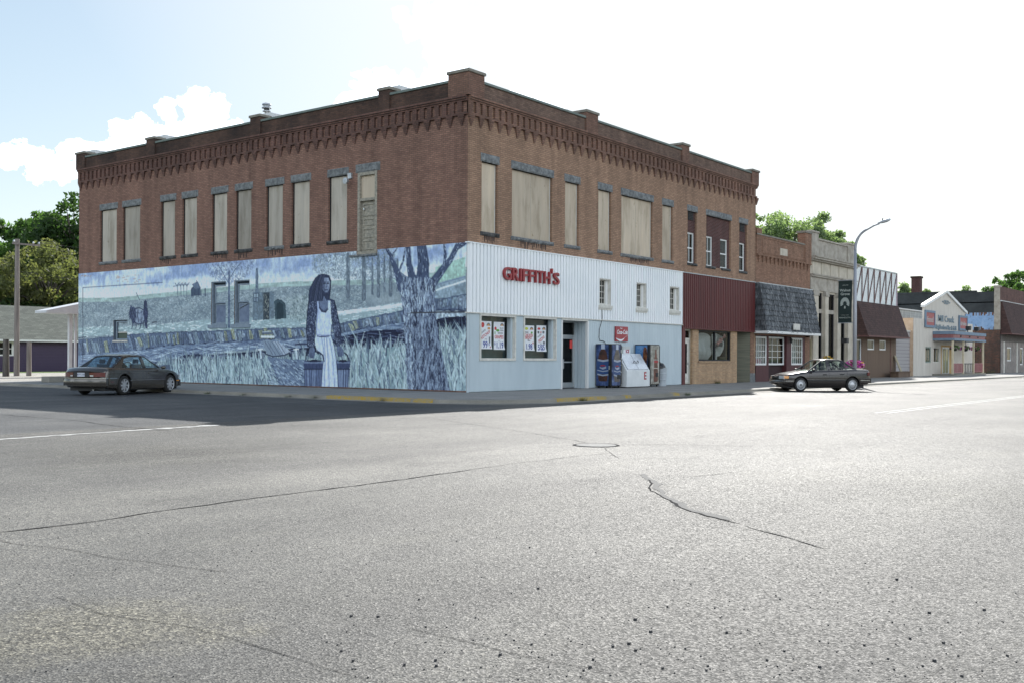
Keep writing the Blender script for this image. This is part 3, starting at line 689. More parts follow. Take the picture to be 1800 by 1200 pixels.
B(fD,(6.98,.36,-.03),(7.71,2.2,-.025)).build('pane', m_glassd, do); B(fD,(6.90,2.36,-.03),(7.79,2.87,-.025)).build('pane', m_glassd, do)
B(fD,(7.52,1.80,-.018),(7.70,2.14,-.01)).build('door_notice', plain('fluorescent_red',(.75,.07,.06)), do)
# three small windows high in the white cladding
for k,(a,b_,c,d_) in enumerate(sml):
    o = MB(fF).frame(a, b_, c, d_, .05, -.1, .12).build('small_window', m_trim, bld)
    MB(fF).box((a+.05,c+.05,-.06),(a+.27,d_-.05,-.02)).build('shutter_board', m_board_s, o)
    MB(fF).box((b_-.22,c+.05,-.05),(b_-.05,d_-.05,-.0)).build('shutter_board', m_trimw, o)
    q = MB(fF).frame(a+.27,b_-.22,c+.06,d_-.05,.035,-.09,-.05); x = (a+.27+b_-.22)/2
    q.box((x-.012,c+.06,-.085),(x+.012,d_-.05,-.055))
    for j in (1,2,3): y = c+.06+(d_-c-.1)*j/4; q.box((a+.3,y-.012,-.087),(b_-.25,y+.012,-.057))
    q.build('glazing_bar', m_trim, o)
    B(fF,(a+.29,c+.08,-.082),(b_-.24,d_-.07,-.078)).build('pane', m_glassd, o)
    B(fF,(a+.05,c+.05,-.4),(b_-.05,d_-.05,-.38)).build('blind_or_room', m_dimroom, o)  # dark sheet, its colour standing for the unlit room behind
    B(fF,(a-.07,c-.12,.08),(b_+.07,c,.19)).build('sill', m_trim, o)
    B(fF,(a-.03,c-.2,.08),(b_+.05,c-.12,.155)).build('apron', m_trim, o)
# the raised letters: one thing, each letter a part
sgn = thing('shop_sign', (3.9,-.2,4.55), 'raised red block letters of a shop name on the white ribbed wall', 'sign')
def lt_fr(p): return FR(0)((p[0],p[1],p[2]))
lx = 1.87
for ch_, wd in zip("GRIFFITH'S", (.52,.46,.16,.40,.38,.16,.42,.46,.16,.44)):
    vs, fs, fr_ = text(ch_, .74 if ch_ != "'" else .8, lx+wd/2, 4.575 if ch_ != "'" else 4.60, .20, lt_fr, ext=.05, fat=.010, sx=.92)
    xs = [p[0] for p in vs]; c0 = (min(xs)+max(xs))/2; s_ = (wd-.05)/(max(xs)-min(xs))
    if ch_ in "I'": s_ = min(s_, 1.0)
    zs = [p[1] for p in vs]; z0, z1 = min(zs), max(zs)
    t0, t1 = (4.33,4.82) if ch_ != "'" else (4.76,4.96)
    vs = [(lx+wd/2+(x-c0)*s_, t0+(y-z0)/(z1-z0)*(t1-t0), z_) for x,y,z_ in vs]
    MB().add(vs, fs, fr_).build('letter', m_redletter, sgn)
    lx += (wd+.022)*.985
# cable down the wall
cb = MB(); cb.tube([(8.87,-.15,3.5),(8.9,-.15,3.1),(8.86,-.14,2.95),(8.72,-.12,2.62),(8.70,-.12,2.25),(8.76,-.12,2.15),(9.05,-.12,2.13),(9.14,-.14,2.08),(9.15,-.16,1.9)], .013, 6)
tag(cb.build('power_cable', m_dframe), 'thin black cable running down the white wall to the first vending machine', 'cable')
# ------------------------------------------------------------------ the painted mural
# a brush-stroke painter in wall metres (u = distance from the far end, v = height); it becomes the
# paint colour of a fine sheet of mesh on the side wall
CS = .027; MV0, MV1 = .17, 5.585
cW, cH = int(L/CS)+1, int((MV1-MV0)/CS)+1
cv = np.zeros((cH, cW, 3), np.float32)
def S(px, py):            # point of the side wall seen at a pixel of the photo -> canvas cell
    du, dv = px-900, py-627.2; x = (du+dv*ROLL)/FOC; y = (dv-du*ROLL)/FOC
    dx, dy = math.cos(YAW)+x*math.sin(YAW), math.sin(YAW)-x*math.cos(YAW); t = -CX/dx
    return ((L-(CY+t*dy))/CS, (MV1-(CZ-t*y))/CS)
def vn(h, w, sy, sx, seed=0):      # smooth value noise
    g = np.random.default_rng(seed).random((int(h/sy)+3, int(w/sx)+3)).astype(np.float32)
    yy, xx = np.mgrid[0:h,0:w]; yy = yy/sy; xx = xx/sx; y0 = yy.astype(int); x0 = xx.astype(int); fy = yy-y0; fx = xx-x0
    fy = fy*fy*(3-2*fy); fx = fx*fx*(3-2*fx)
    return (g[y0,x0]*(1-fy)+g[y0+1,x0]*fy)*(1-fx)+(g[y0,x0+1]*(1-fy)+g[y0+1,x0+1]*fy)*fx
def c3(*c): return np.array(c, np.float32)/255
def polyS(pts, col, alpha=1., tex=0.):
    P = [S(*p) for p in pts]; return polyC(P, col, alpha, tex)
def polyC(P, col, alpha=1., tex=0.):
    xs = [p[0] for p in P]; ys = [p[1] for p in P]
    x0, x1, y0, y1 = max(0,int(min(xs))), min(cW-1,int(max(xs))+1), max(0,int(min(ys))), min(cH-1,int(max(ys))+1)
    if x1 <= x0 or y1 <= y0: return None
    yy, xx = np.mgrid[y0:y1+1, x0:x1+1]; ins = np.zeros(yy.shape, bool); n = len(P)
    for i in range(n):
        (ax, ay), (bx, by) = P[i], P[(i+1)%n]
        if ay == by: continue
        ins ^= ((ay > yy) != (by > yy)) & (xx < (bx-ax)*(yy-ay)/(by-ay)+ax)
    a = ins[...,None]*alpha; sub = cv[y0:y1+1, x0:x1+1]; c = c3(*col)[None,None]
    if tex: c = c*(1+tex*(vn(*yy.shape, 3, 3, 5)[...,None]-.5)*2)
    sub[:] = sub*(1-a)+c*a; return (x0,x1,y0,y1,ins)
def stroke(P, wd, col, alpha=1.):
    c = c3(*col); k = len(P)
    for i in range(k-1):
        (ax, ay), (bx, by) = P[i], P[i+1]; w0 = wd if not isinstance(wd, (list,tuple)) else wd[i]; w1 = wd if not isinstance(wd, (list,tuple)) else wd[i+1]
        m = max(w0, w1)+1; x0, x1, y0, y1 = int(min(ax,bx)-m), int(max(ax,bx)+m)+1, int(min(ay,by)-m), int(max(ay,by)+m)+1
        x0, y0, x1, y1 = max(0,x0), max(0,y0), min(cW-1,x1), min(cH-1,y1)
        if x1 < x0 or y1 < y0: continue
        yy, xx = np.mgrid[y0:y1+1, x0:x1+1]; dx, dy = bx-ax, by-ay; l2 = dx*dx+dy*dy+1e-6
        t = np.clip(((xx-ax)*dx+(yy-ay)*dy)/l2, 0, 1); d = np.hypot(xx-ax-t*dx, yy-ay-t*dy)
        a = (np.clip((w0+(w1-w0)*t)/2+.5-d, 0, 1)*alpha)[...,None]; sub = cv[y0:y1+1, x0:x1+1]; sub[:] = sub*(1-a)+c*a
def strokeS(pts, wd, col, alpha=1.): stroke([S(*p) for p in pts], wd, col, alpha)
# sky: lavender blue clouds dragged downwards
n1 = vn(cH,cW,9,26,1)*.6+vn(cH,cW,14,5,2)*.4; n2 = vn(cH,cW,30,90,3)
a = np.clip((n1*.7+n2*.6-.44)*2.6,0,1)[...,None]
cv[:] = c3(124,147,194)*(1-a)+c3(190,203,222)*a
hill = [(138,524),(200,524),(250,519),(330,511),(400,504),(480,497),(560,494),(650,492),(720,486),(818,470)]
HP = [S(*p) for p in hill]; hx = [p[0] for p in HP]; hy = [p[1] for p in HP]
def below(P): return np.interp(np.arange(cW), [p[0] for p in P], [p[1] for p in P])
hl = below(HP); yy = np.mgrid[0:cH,0:cW][0]
gl = np.clip(1-(hl[None]-yy)/(.62/CS), 0, 1)*(yy < hl[None]); gl = np.clip(gl*1.5+(vn(cH,cW,6,6,8)-.5)*.8*(gl>0), 0, 1)[...,None]
cv[:] = cv*(1-gl*.85)+c3(205,214,226)*gl*.85
# pale green rise, then hatched field
m = ((yy >= hl[None]) & (yy < hl[None]+.2/CS))[...,None]; cv[:] = np.where(m, c3(150,172,172)*(1+.25*(vn(cH,cW,3,12,9)[...,None]-.5)), cv)
m = (yy >= hl[None]+.2/CS)[...,None]; base = vn(cH,cW,8,30,10)[...,None]
cv[:] = np.where(m, c3(112,128,144)*(1-base)+c3(144,156,168)*base, cv)
rg_ = random.Random(5)
for k in range(7500):
    x = rg_.uniform(0, cW*.80); h0 = np.interp(x, range(cW), hl)+.25/CS; y = rg_.uniform(h0, h0+1.9/CS)
    l = rg_.uniform(2,4.5); c = rg_.choice([(176,190,200),(160,178,188),(88,106,126),(78,96,118),(196,206,214),(104,122,134)])
    a = rg_.uniform(-.6,.6) if x > 5/CS or y < 92 else 1.57+rg_.uniform(-.3,.3)
    stroke([(x,y),(x+l*math.cos(a),y+l*math.sin(a)+rg_.uniform(-1,1))], rg_.uniform(.5,.9), c, .7)
# bright path under the field, right part
def band(top, bot, col1, col2, n, ang, ln, cols, wd=(.8,1.6), al=.85):
    P = [S(*p) for p in top]; Q = [S(*p) for p in bot]; polyC(P+Q[::-1], col1)
    for k in range(n):
        x = rg_.uniform(P[0][0], P[-1][0]); t = np.interp(x,[p[0] for p in P],[p[1] for p in P]); b_ = np.interp(x,[p[0] for p in Q],[p[1] for p in Q])
        y = rg_.uniform(t, b_); l = rg_.uniform(*ln); a = ang+rg_.uniform(-.22,.22)
        e = (x+l*math.cos(a), min(y+l*math.sin(a), b_+1)); stroke([(x,y),e], rg_.uniform(*wd), rg_.choice(cols), al)
band([(138,576),(260,573),(360,562),(450,558),(540,553),(620,545),(712,530)], [(138,592),(230,588),(330,583),(450,580),(540,577),(620,566),(712,547)],
     (140,162,172), None, 500, 0, (3,14), [(196,208,216),(170,188,196),(120,142,150),(215,222,228)])
band([(590,548),(650,541),(712,533)],[(590,554),(650,547),(712,539)], (205,215,226), None, 60, -.1, (4,14), [(225,230,238),(180,195,210)])
# stone ledge: slate slabs leaning, some of them ochre
led_t = [(138,597),(200,592),(230,588),(280,585),(330,583),(400,581),(480,577),(545,577),(600,568),(650,558),(712,545)]
led_b = [(138,624),(200,622),(250,615),(300,607),(350,603),(400,602),(480,597),(545,594),(600,586),(650,577),(712,566)]
def ledge(top, bot, step, wob=1.):
    P = [S(*p) for p in top]; Q = [S(*p) for p in bot]; polyC(P+Q[::-1], (84,102,134)); x = P[0][0]-2
    T_ = lambda x: np.interp(x,[p[0] for p in P],[p[1] for p in P]); B_ = lambda x: np.interp(x,[p[0] for p in Q],[p[1] for p in Q])
    while x < P[-1][0]:
        w_ = rg_.uniform(.35,1.15)*step; t, b_ = T_(x), B_(x); h = b_-t; s_ = rg_.uniform(.1,.55)*h*wob
        c = rg_.choice([(100,120,150),(88,106,138),(122,140,164),(76,92,124),(108,128,146),(136,152,174),(92,108,134),(80,98,128)]) if rg_.random() > .13 else rg_.choice([(150,150,112),(140,144,116),(160,162,128)])
        t0 = t+rg_.uniform(-1,.25*h); b0 = b_-rg_.uniform(-1,.3*h)
        polyC([(x+rg_.uniform(-2,1),t0),(x+w_*rg_.uniform(.5,.95),t0+rg_.uniform(-2,2)),(x+w_*rg_.uniform(.7,1.1)+s_,b0-rg_.uniform(0,4)),(x+s_*rg_.uniform(.6,1),b0)], c, .85, .25)
        for q in range(3):
            f = rg_.random(); stroke([(x+w_*f,t0+rg_.uniform(0,3)),(x+w_*f+s_*.5,t0+h*.5),(x+w_*f+s_*rg_.uniform(.5,.9),b0-rg_.uniform(1,5))], rg_.uniform(.6,1.3), rg_.choice([(176,188,204),(60,74,106),(156,170,190),(50,62,94),(70,86,118)]), .6)
        stroke([(x+w_*.9,t0+1),(x+w_*.9+s_,b0)], rg_.uniform(.8,1.8), (32,40,72), .7); x += w_*.85
    for k in range(int((P[-1][0]-P[0][0])/5)):
        x = rg_.uniform(P[0][0],P[-1][0]); stroke([(x,B_(x)+rg_.uniform(-2,2)),(x+rg_.uniform(4,14),B_(x)+rg_.uniform(-2,2))], 1.4, (36,46,80), .7)
        x = rg_.uniform(P[0][0],P[-1][0]); stroke([(x,T_(x)+rg_.uniform(-1,1)),(x+rg_.uniform(3,9),T_(x)+rg_.uniform(-1,1))], 1.0, (60,74,106), .7)
ledge(led_t, led_b, 12)
# creek: bright streaks over blue, dark bank
wt = [(138,624),(250,615),(300,607),(400,602),(545,594),(600,586),(712,566)]
wb = [(138,646),(250,640),(300,634),(350,625),(400,616),(470,612),(545,612),(600,606),(712,592)]
band(wt, wb, (106,128,162), None, 1300, 0, (8,34), [(150,168,194),(186,198,214),(78,98,136),(122,142,172),(64,80,116),(96,116,150)], (.5,1.2))
dk = [(138,646),(250,640),(290,634),(330,622),(380,622),(440,618),(545,610),(600,592),(650,582),(712,578)]
dkb = [(138,656),(250,648),(290,644),(330,636),(400,634),(545,624),(600,618),(712,612)]
band(dk, dkb, (30,38,72), None, 900, .06, (5,20), [(22,28,56),(54,68,110),(90,108,150),(16,20,44),(150,165,195)], al=.7)
# foreground grass
gb = [(138,690),(400,690),(818,700)]
gt = [(138,655),(250,648),(300,640),(400,634),(545,625),(600,616),(712,608)]
P = [S(*p) for p in gt]; Q = [S(138,700),S(712,700)]; polyC(P+Q[::-1], (120,150,160))
def blades(x0, x1, top, n, hmin, hmax, seedcols=None):
    ys_ = sorted(rg_.uniform(0,1) for _ in range(n))
    for k in range(n):
        x = rg_.uniform(x0,x1); t = np.interp(x,[p[0] for p in top],[p[1] for p in top]); y = t-1+(cH-t+8)*ys_[k]; h = rg_.uniform(hmin,hmax)/CS*(1 if y > t+8 else 1.1)
        a = rg_.uniform(-.55,.45); c = rg_.choice([(156,178,188),(170,188,196),(140,163,174),(116,140,154),(84,104,130),(64,80,110),(182,196,204),(138,158,160),(146,168,178)])
        stroke([(x,y),(x+a*h*.4,y-h*.6),(x+a*h*1.1,y-h)], [2.8,2.1,.4], c, .85)
        if k % 2 == 0: stroke([(x+1.3,y),(x+1+a*h*.4,y-h*.6),(x+a*h*1.1,y-h)], .7, (62,78,106) if k % 4 else (196,208,214), .6)
X = lambda px: S(px,660)[0]
blades(0, X(715), P, 3800, .12, .42)
blades(X(285), X(540), [(p[0],p[1]-2) for p in P], 260, .35, .65); blades(X(600), X(715), P, 160, .4, .8)
polyS([(138,645),(200,644),(300,640),(300,662),(138,690)], (44,56,96), .55, .2)
# stream widening below the bridge, footbridge and posts
band([(470,626),(500,630),(540,632)],[(500,690),(520,690),(540,690)], (98,118,150), None, 420, .4, (2,7), [(140,158,184),(60,74,108),(170,186,204),(84,102,136)])
polyS([(462,598),(478,598),(504,622),(472,626),(466,612)], (120,136,160)); polyS([(480,600),(490,600),(512,618),(498,624)], (150,162,184))
for q in (466,471,478,484,489): strokeS([(q,600),(q+14,623)], .9, (50,60,96), .8)
strokeS([(460,592),(482,592)], 3.4, (196,206,220)); strokeS([(462,586),(478,586)], 2.2, (70,86,124)); strokeS([(462,584),(474,583)], 1.4, (170,182,205))
for a_ in (456,519): strokeS([(a_+2,614),(a_+3,628)], 4.5, (176,188,204)); strokeS([(a_-2,614),(a_+6,613)], 2, (206,214,224)); strokeS([(a_+5,615),(a_+6,629)], 1.2, (40,50,84))
strokeS([(468,622),(480,626),(500,624),(510,619)], 1.6, (26,34,66)); strokeS([(520,605),(545,604)], 3, (34,42,76), .8)
# far trees left and middle, cabin, chimney, doors, small figure
def grey_tree(px, pt, pb, wd, col=(84,100,124)):
    a_ = S(px,pb); b_ = S(px,pt); stroke([a_,b_], [wd*1.15, wd*.8], col, .95)
    for k in range(int(wd*5)):
        y = rg_.uniform(b_[1],a_[1]); x = a_[0]+rg_.uniform(-wd/2,wd/2); stroke([(x,y),(x+rg_.uniform(-.6,.6),y+rg_.uniform(2,6))], .8, rg_.choice([(130,145,165),(60,74,100),(160,172,188)]), .7)
def foliage(pts, n, cols, ln=(2,5)):
    P = [S(*p) for p in pts]; xs = [p[0] for p in P]; ys = [p[1] for p in P]
    for k in range(n):
        x, y = rg_.uniform(min(xs),max(xs)), rg_.uniform(min(ys),max(ys)); ins = False
        for i in range(len(P)):
            (ax,ay),(bx,by) = P[i],P[(i+1)%len(P)]
            if (ay > y) != (by > y) and x < (bx-ax)*(y-ay)/(by-ay)+ax: ins = not ins
        if ins:
            a = rg_.uniform(0,PI); l = rg_.uniform(*ln); stroke([(x,y),(x+l*math.cos(a),y+l*math.sin(a))], rg_.uniform(.8,1.6), rg_.choice(cols), .6)
foliage([(360,462),(450,455),(440,480),(415,496),(395,500),(372,488)], 900, [(94,108,150),(120,134,170),(80,96,130),(160,172,200)])
grey_tree(403, 478, 574, 5, (72,90,126)); strokeS([(403,500),(392,480),(384,466)], 1.5, (80,96,130)); strokeS([(403,492),(414,474),(424,462)], 1.5, (80,96,130))
grey_tree(452, 474, 514, 6.5, (70,92,120))
foliage([(548,450),(600,441),(690,432),(700,470),(690,500),(640,492),(600,490),(570,486),(552,474)], 2600, [(108,122,142),(132,146,164),(90,104,128),(160,172,186),(118,134,146)])
for px, w_, t_, b_ in ((612,8,448,520),(640,8,440,524),(655,4,455,516),(665.5,6,450,520),(676,4,452,512),(687,6.5,455,518),(699,5,458,510)): grey_tree(px, t_, b_, w_, (92,106,124))
polyS([(336,508),(347,497),(353,506),(353,520),(336,521)], (66,84,112)); polyS([(338,500),(348,495),(353,506),(343,509)], (90,108,136)); strokeS([(346,498),(346,494)], 1.5, (60,76,104))
for q in (338,343,349): strokeS([(q,508),(q,520)], 1, (40,54,84))
strokeS([(361,508),(361,520)], 2.5, (58,74,106)); strokeS([(354,512),(354,520)], 1.5, (58,74,106))
for q in (312,318,323,329): strokeS([(q,500),(q+rg_.uniform(-1,1),522)], 1.3, (76,90,116)); strokeS([(q-4,498),(q,504),(q+4,497)], 1.2, (84,98,124))
strokeS([(305,504),(318,501),(332,500)], 2.2, (104,116,140), .6)
polyS([(445,514),(482,513),(482,560),(445,564)], (92,112,132), .8, .15); polyS([(463,515),(474,515),(474,562),(463,563)], (60,72,84)); 
for k in range(60): x_ = rg_.uniform(464,473); y_ = rg_.uniform(516,560); strokeS([(x_,y_),(x_+rg_.uniform(-1,1),y_+2)], 1, rg_.choice([(160,160,150),(100,104,108),(30,40,56)]))
polyS([(446,516),(455,516),(455,530),(446,531)], (46,62,92)); polyS([(447,517),(450,517),(450,523),(447,523)], (140,158,176)); polyS([(451.5,517),(454,517),(454,523),(451.5,523)], (140,158,176)); polyS([(447,524.5),(450,524.5),(450,530),(447,530)], (120,138,160)); polyS([(451.5,524.5),(454,524.5),(454,530),(451.5,530)], (120,138,160))
polyS([(482,530),(487,526),(495,527),(502,534),(504,560),(484,562)], (44,70,84), .85, .1); polyS([(486,535),(492,531),(498,536),(499,560),(487,561)], (28,52,66), .7)
foliage([(505,522),(540,518),(545,560),(510,562)], 700, [(150,164,170),(90,110,118),(180,190,196)])
# outlines left of the wall, plough horse and driver
strokeS([(146,506),(286,497)], 1.1, (40,50,84), .8); strokeS([(146,506),(146,636)], 1.6, (24,32,60), .9); strokeS([(138,594),(152,592)], 1.2, (30,38,70))
polyS([(236,544),(241,543),(248,546),(254,547),(256,556),(254,566),(247,569),(239,568),(236,560)], (126,140,170), .9, .2)
polyS([(230,536),(233,540),(236,539),(239,545),(240,556),(238,566),(234,570),(231,562),(228,558),(227,549),(229,543)], (50,62,98), .95, .2)
for k in range(60): x_ = rg_.uniform(228,240); y_ = rg_.uniform(538,570); strokeS([(x_,y_),(x_+rg_.uniform(-1,1),y_+rg_.uniform(2,6))], 1, rg_.choice([(26,34,64),(88,104,140),(40,50,86)]), .8)
for pts in ([(238,543),(245,541),(252,545)],[(236,566),(243,570),(253,568)],[(233,566),(234,572),(232,578)],[(238,566),(240,572),(239,577)],[(249,566),(248,572),(246,578)],[(253,564),(252,570),(254,577)],[(243,546),(242,556),(244,566)],[(249,547),(250,557),(248,566)]): strokeS(pts, rg_.uniform(1.4,2.6), (44,54,90), .9)
polyS([(253,531),(256,527),(259,531),(259,540),(261,552),(259,566),(260,577),(256,578),(254,566),(252,552),(253,540)], (46,56,94), .95, .15)
for k in range(30): x_ = rg_.uniform(253,260); y_ = rg_.uniform(532,575); strokeS([(x_,y_),(x_+rg_.uniform(-1,1),y_+rg_.uniform(2,5))], .9, rg_.choice([(26,32,62),(84,98,134)]), .8)
strokeS([(240,515),(243,522),(246,528)], 1.2, (50,60,90)); strokeS([(238,549),(246,551),(254,547)], 1.0, (60,72,108))
strokeS([(268,567),(276,566)], 2, (60,66,84)); strokeS([(275,566),(275,580)], 1.2, (84,96,116))
# bare brick showing through near the top left edge
for q in range(22):
    a_ = rg_.uniform(204,246); b_ = rg_.uniform(484,497); strokeS([(a_,b_),(a_+rg_.uniform(1,5),b_-.2)], 1.3, (176,140,128), .7)
for q in range(8): a_ = rg_.uniform(142,162); strokeS([(a_,rg_.uniform(484,487)),(a_+3,485)], 1.2, (170,128,112), .7)
# right of the big tree
polyS([(766,470),(818,452),(818,500),(766,510)], (150,186,176), 1, .1); polyS([(762,500),(818,485),(818,524),(762,530)], (128,148,168), 1, .15)
strokeS([(764,512),(780,506),(800,500),(818,494)], 2.6, (200,210,222)); strokeS([(764,503),(790,494),(818,487)], 2, (110,130,160))
ledge([(764,526),(780,525),(818,517)], [(764,546),(790,546),(818,545)], 11, -.4)
polyS([(764,548),(818,548),(818,566),(764,570)], (150,166,186), 1, .3)
band([(764,562),(790,558),(819,556)],[(764,612),(790,604),(819,600)], (24,32,60), None, 160, .05, (4,16), [(16,22,44),(50,62,96),(34,44,78)], al=.7)
Pr = [S(764,606),S(790,598),S(819,592)]; polyC([*Pr, S(819,700), S(764,700)], (104,134,148)); blades(Pr[0][0]-4, cW, Pr, 620, .2, .7); blades(Pr[0][0], cW, [(p[0],p[1]-4) for p in Pr], 26, .5, .9)
# the great tree
Z = lambda a_, b_: (400+a_/3.529, 380+b_/3.529)
tr = [(1052,330),(1070,400),(1084,520),(1097,650),(1107,800),(1112,950),(1128,1120),(1395,1120),(1360,980),(1322,800),(1297,650),(1286,560),(1284,430),(1300,395),(1200,360),(1120,380)]
polyS([Z(*p) for p in tr], (106,122,150), 1, .2)
for pts, ws in (([(1082,440),(1045,330),(1010,240),(985,200)],[16,10,6,4]),([(1150,400),(1128,300),(1120,165)],[16,10,8]),([(1200,400),(1205,300),(1190,165)],[20,13,10]),([(1225,400),(1232,280),(1215,165)],[16,11,9]),([(1265,430),(1330,340),(1385,270),(1432,165)],[15,12,9,6]),([(1345,320),(1352,240),(1345,165)],[6,5,4]),([(1395,260),(1425,200),(1470,168)],[5,6,7]),([(1060,360),(1090,280),(1105,200)],[4,3,2]),([(1010,260),(1040,220),(1060,190)],[3,2,2])):
    stroke([S(*Z(*p)) for p in pts], [q*1.0 for q in ws], (62,78,114))
    for k in range(26):
        t = rg_.random()*(len(pts)-1); i = int(t); f = t-i; a_ = pts[i]; b_ = pts[i+1]; p = (a_[0]+(b_[0]-a_[0])*f, a_[1]+(b_[1]-a_[1])*f); w_ = ws[i]*.42
        q = S(*Z(*p)); q2 = S(*Z(p[0]+(b_[0]-a_[0])*.12, p[1]+(b_[1]-a_[1])*.12)); o_ = rg_.uniform(-w_,w_)
        stroke([(q[0]+o_,q[1]),(q2[0]+o_,q2[1])], 1, rg_.choice([(170,184,208),(24,30,58),(30,38,70),(130,146,176)]), .85)
lft = [(330,1050),(400,1068),(520,1084),(650,1097),(800,1107),(950,1112),(1120,1128)]; rgt = [(330,1300),(400,1290),(560,1287),(650,1297),(800,1322),(980,1360),(1120,1395)]
for k in range(2400):
    y = rg_.uniform(380,1100); xl = np.interp(y,[p[0] for p in lft],[p[1] for p in lft]); xr = np.interp(y,[p[0] for p in rgt],[p[1] for p in rgt]); t = rg_.random(); x = xl+(xr-xl)*t; l = rg_.uniform(15,60)
    wob = rg_.uniform(-8,8); dark = y > 600 and t > .18
    c = rg_.choice([(28,36,64),(44,54,86),(140,156,182),(130,146,176),(78,92,124),(104,118,148)] if dark else [(156,172,198),(180,194,212),(48,58,90),(110,126,158),(80,96,130),(36,44,72),(140,156,184)])
    strokeS([Z(x,y),Z(x+wob,y+l/2),Z(x+wob*.3,y+l)], rg_.uniform(.6,1.6), c, .85)
strokeS([Z(1140,600),Z(1475,596)], 1.8, (60,60,70)); strokeS([Z(1110,604),Z(1140,604)], 1.2, (90,100,120))
# woman with two buckets
Wm = lambda a_, b_: (500+a_/5, 460+b_/5)
def wp(pts, col, a=1., tex=.08): polyS([Wm(*p) for p in pts], col, a, tex)
def ws_(pts, wd, col, a=.9): strokeS([Wm(*p) for p in pts], wd, col, a)
for s_ in (0,1):
    o = 0 if s_ == 0 else 1
    bk = [(172,868),(350,868),(345,940),(330,1112),(180,1112)] if s_ == 0 else [(455,865),(578,865),(575,935),(556,1112),(468,1112)]
    wp(bk, (88,106,146)); x0_, x1_ = (176,346) if s_ == 0 else (458,574)
    for k in range(12): x_ = x0_+(x1_-x0_)*k/11; ws_([(x_,945),(x_+(6 if k<5 else -4),1105)], 1.3, rg_.choice([(44,54,92),(140,156,186),(120,136,170),(36,44,80)]), .8)
    wp([(x0_-4,885),(x1_+4,885),(x1_+1,940),(x0_-1,940)], (52,66,108)); wp([(x0_,868),((x0_+x1_)/2,856),(x1_,868),((x0_+x1_)/2,882)], (26,32,62)); ws_([(x0_-4,940),(x1_+3,940)], 1.4, (24,30,58)); ws_([(x0_-2,886),(x1_+2,886)], 1.0, (120,136,172))
wp([(215,350),(285,335),(292,420),(276,520),(270,640),(268,745),(232,765),(203,742),(192,600),(203,440)], (48,58,92)); wp([(402,325),(440,340),(460,400),(477,500),(500,600),(503,705),(482,745),(448,738),(440,650),(424,560),(408,450)], (48,58,92))
for k in range(420):
    sx_ = rg_.choice([0,1]); y_ = rg_.uniform(350,740)
    x_ = rg_.uniform(np.interp(y_,[350,440,600,740],[218,206,196,208]), np.interp(y_,[350,420,520,740],[280,284,272,262])) if sx_ == 0 else rg_.uniform(np.interp(y_,[350,450,650,740],[408,412,442,452]), np.interp(y_,[350,500,600,740],[442,474,496,484]))
    ws_([(x_,y_),(x_+rg_.uniform(-7,7),y_+rg_.uniform(3,11))], .9, rg_.choice([(150,164,196),(24,30,56),(96,110,146),(120,136,168)]), .75)
wp([(290,340),(400,330),(408,440),(388,470),(300,450)], (60,70,104)); wp([(325,270),(392,270),(398,330),(388,400),(350,436),(318,405),(305,340)], (92,108,144))
dress = [(284,345),(300,345),(308,405),(330,440),(365,445),(383,420),(388,345),(404,345),(410,440),(416,560),(412,650),(435,720),(455,830),(470,1000),(474,1112),(326,1112),(336,950),(344,880),(318,800),(280,762),(268,690),(280,640),(284,520),(290,430)]
wp(dress, (176,190,226), 1, .05)
wp([(284,345),(300,345),(308,405),(300,470),(290,560),(288,640),(275,640),(284,520),(290,430)], (140,156,200), .8); ws_([(284,345),(290,430),(282,520),(276,640)], 1.2, (40,50,90))
ws_([(290,655),(330,662),(395,655)], 1.6, (40,50,92)); ws_([(284,640),(330,650),(412,648)], 1.0, (90,106,156))
for a_, b_, c_ in (((372,668),(386,850),(396,1105)),((352,668),(360,820),(352,1105)),((400,680),(428,850),(444,1105)),((330,672),(345,760),(350,850))): ws_([a_,b_,c_], 1.4, (104,120,168), .8)
for a_, b_, c_ in (((362,680),(372,880),(376,1105)),((386,680),(408,860),(424,1105)),((340,500),(352,580),(345,630))): ws_([a_,b_,c_], 1.6, (208,216,240), .8)
ws_([(416,560),(412,650),(435,720),(455,830),(470,1000),(474,1112)], 1.3, (34,42,80)); ws_([(308,405),(330,440),(365,445),(385,418)], 1.6, (30,38,72))
ws_([(326,1112),(336,950),(344,880)], 1.0, (60,74,120))
hair = [(300,120),(330,110),(365,112),(392,124),(408,150),(412,205),(405,262),(396,335),(372,345),(350,300),(335,350),(252,350),(214,372),(213,300),(221,240),(250,182),(272,142)]
wp(hair, (44,54,88)); wp([(350,142),(386,142),(402,180),(398,236),(384,272),(362,278),(342,255),(334,205)], (112,126,160))
wp([(334,205),(342,160),(352,150),(356,230),(365,275),(345,258)], (70,84,122), .8); wp([(372,150),(390,150),(402,185),(396,230),(380,200)], (140,152,182), .7)
for q in range(44): t = q/44; ws_([(300+60*t,118),(255+85*t,200),(222+110*t,345)], .8, rg_.choice([(24,30,56),(70,84,120),(96,110,146),(34,42,72)]), .7)
ws_([(392,126),(408,170),(404,250),(396,330)], 2.2, (30,38,66))
for ex in (355,385): ws_([(ex-8,193),(ex+8,192)], 1.6, (22,28,54)); ws_([(ex-10,181),(ex+9,179)], 1.0, (46,56,88))
ws_([(371,195),(376,222),(366,228)], 1.0, (60,72,108)); ws_([(358,250),(382,249)], 1.6, (52,58,96)); ws_([(346,262),(362,277),(382,270)], 1.0, (54,66,100))
wp([(222,758),(258,745),(276,790),(262,842),(236,848),(214,822)], (88,104,140)); wp([(460,745),(500,740),(522,772),(520,822),(490,834),(464,810)], (88,104,140))
for q in (228,240,252): ws_([(q,800),(q+3,842)], .9, (34,42,78))
for q in (475,488,501): ws_([(q,790),(q+2,828)], .9, (34,42,78))
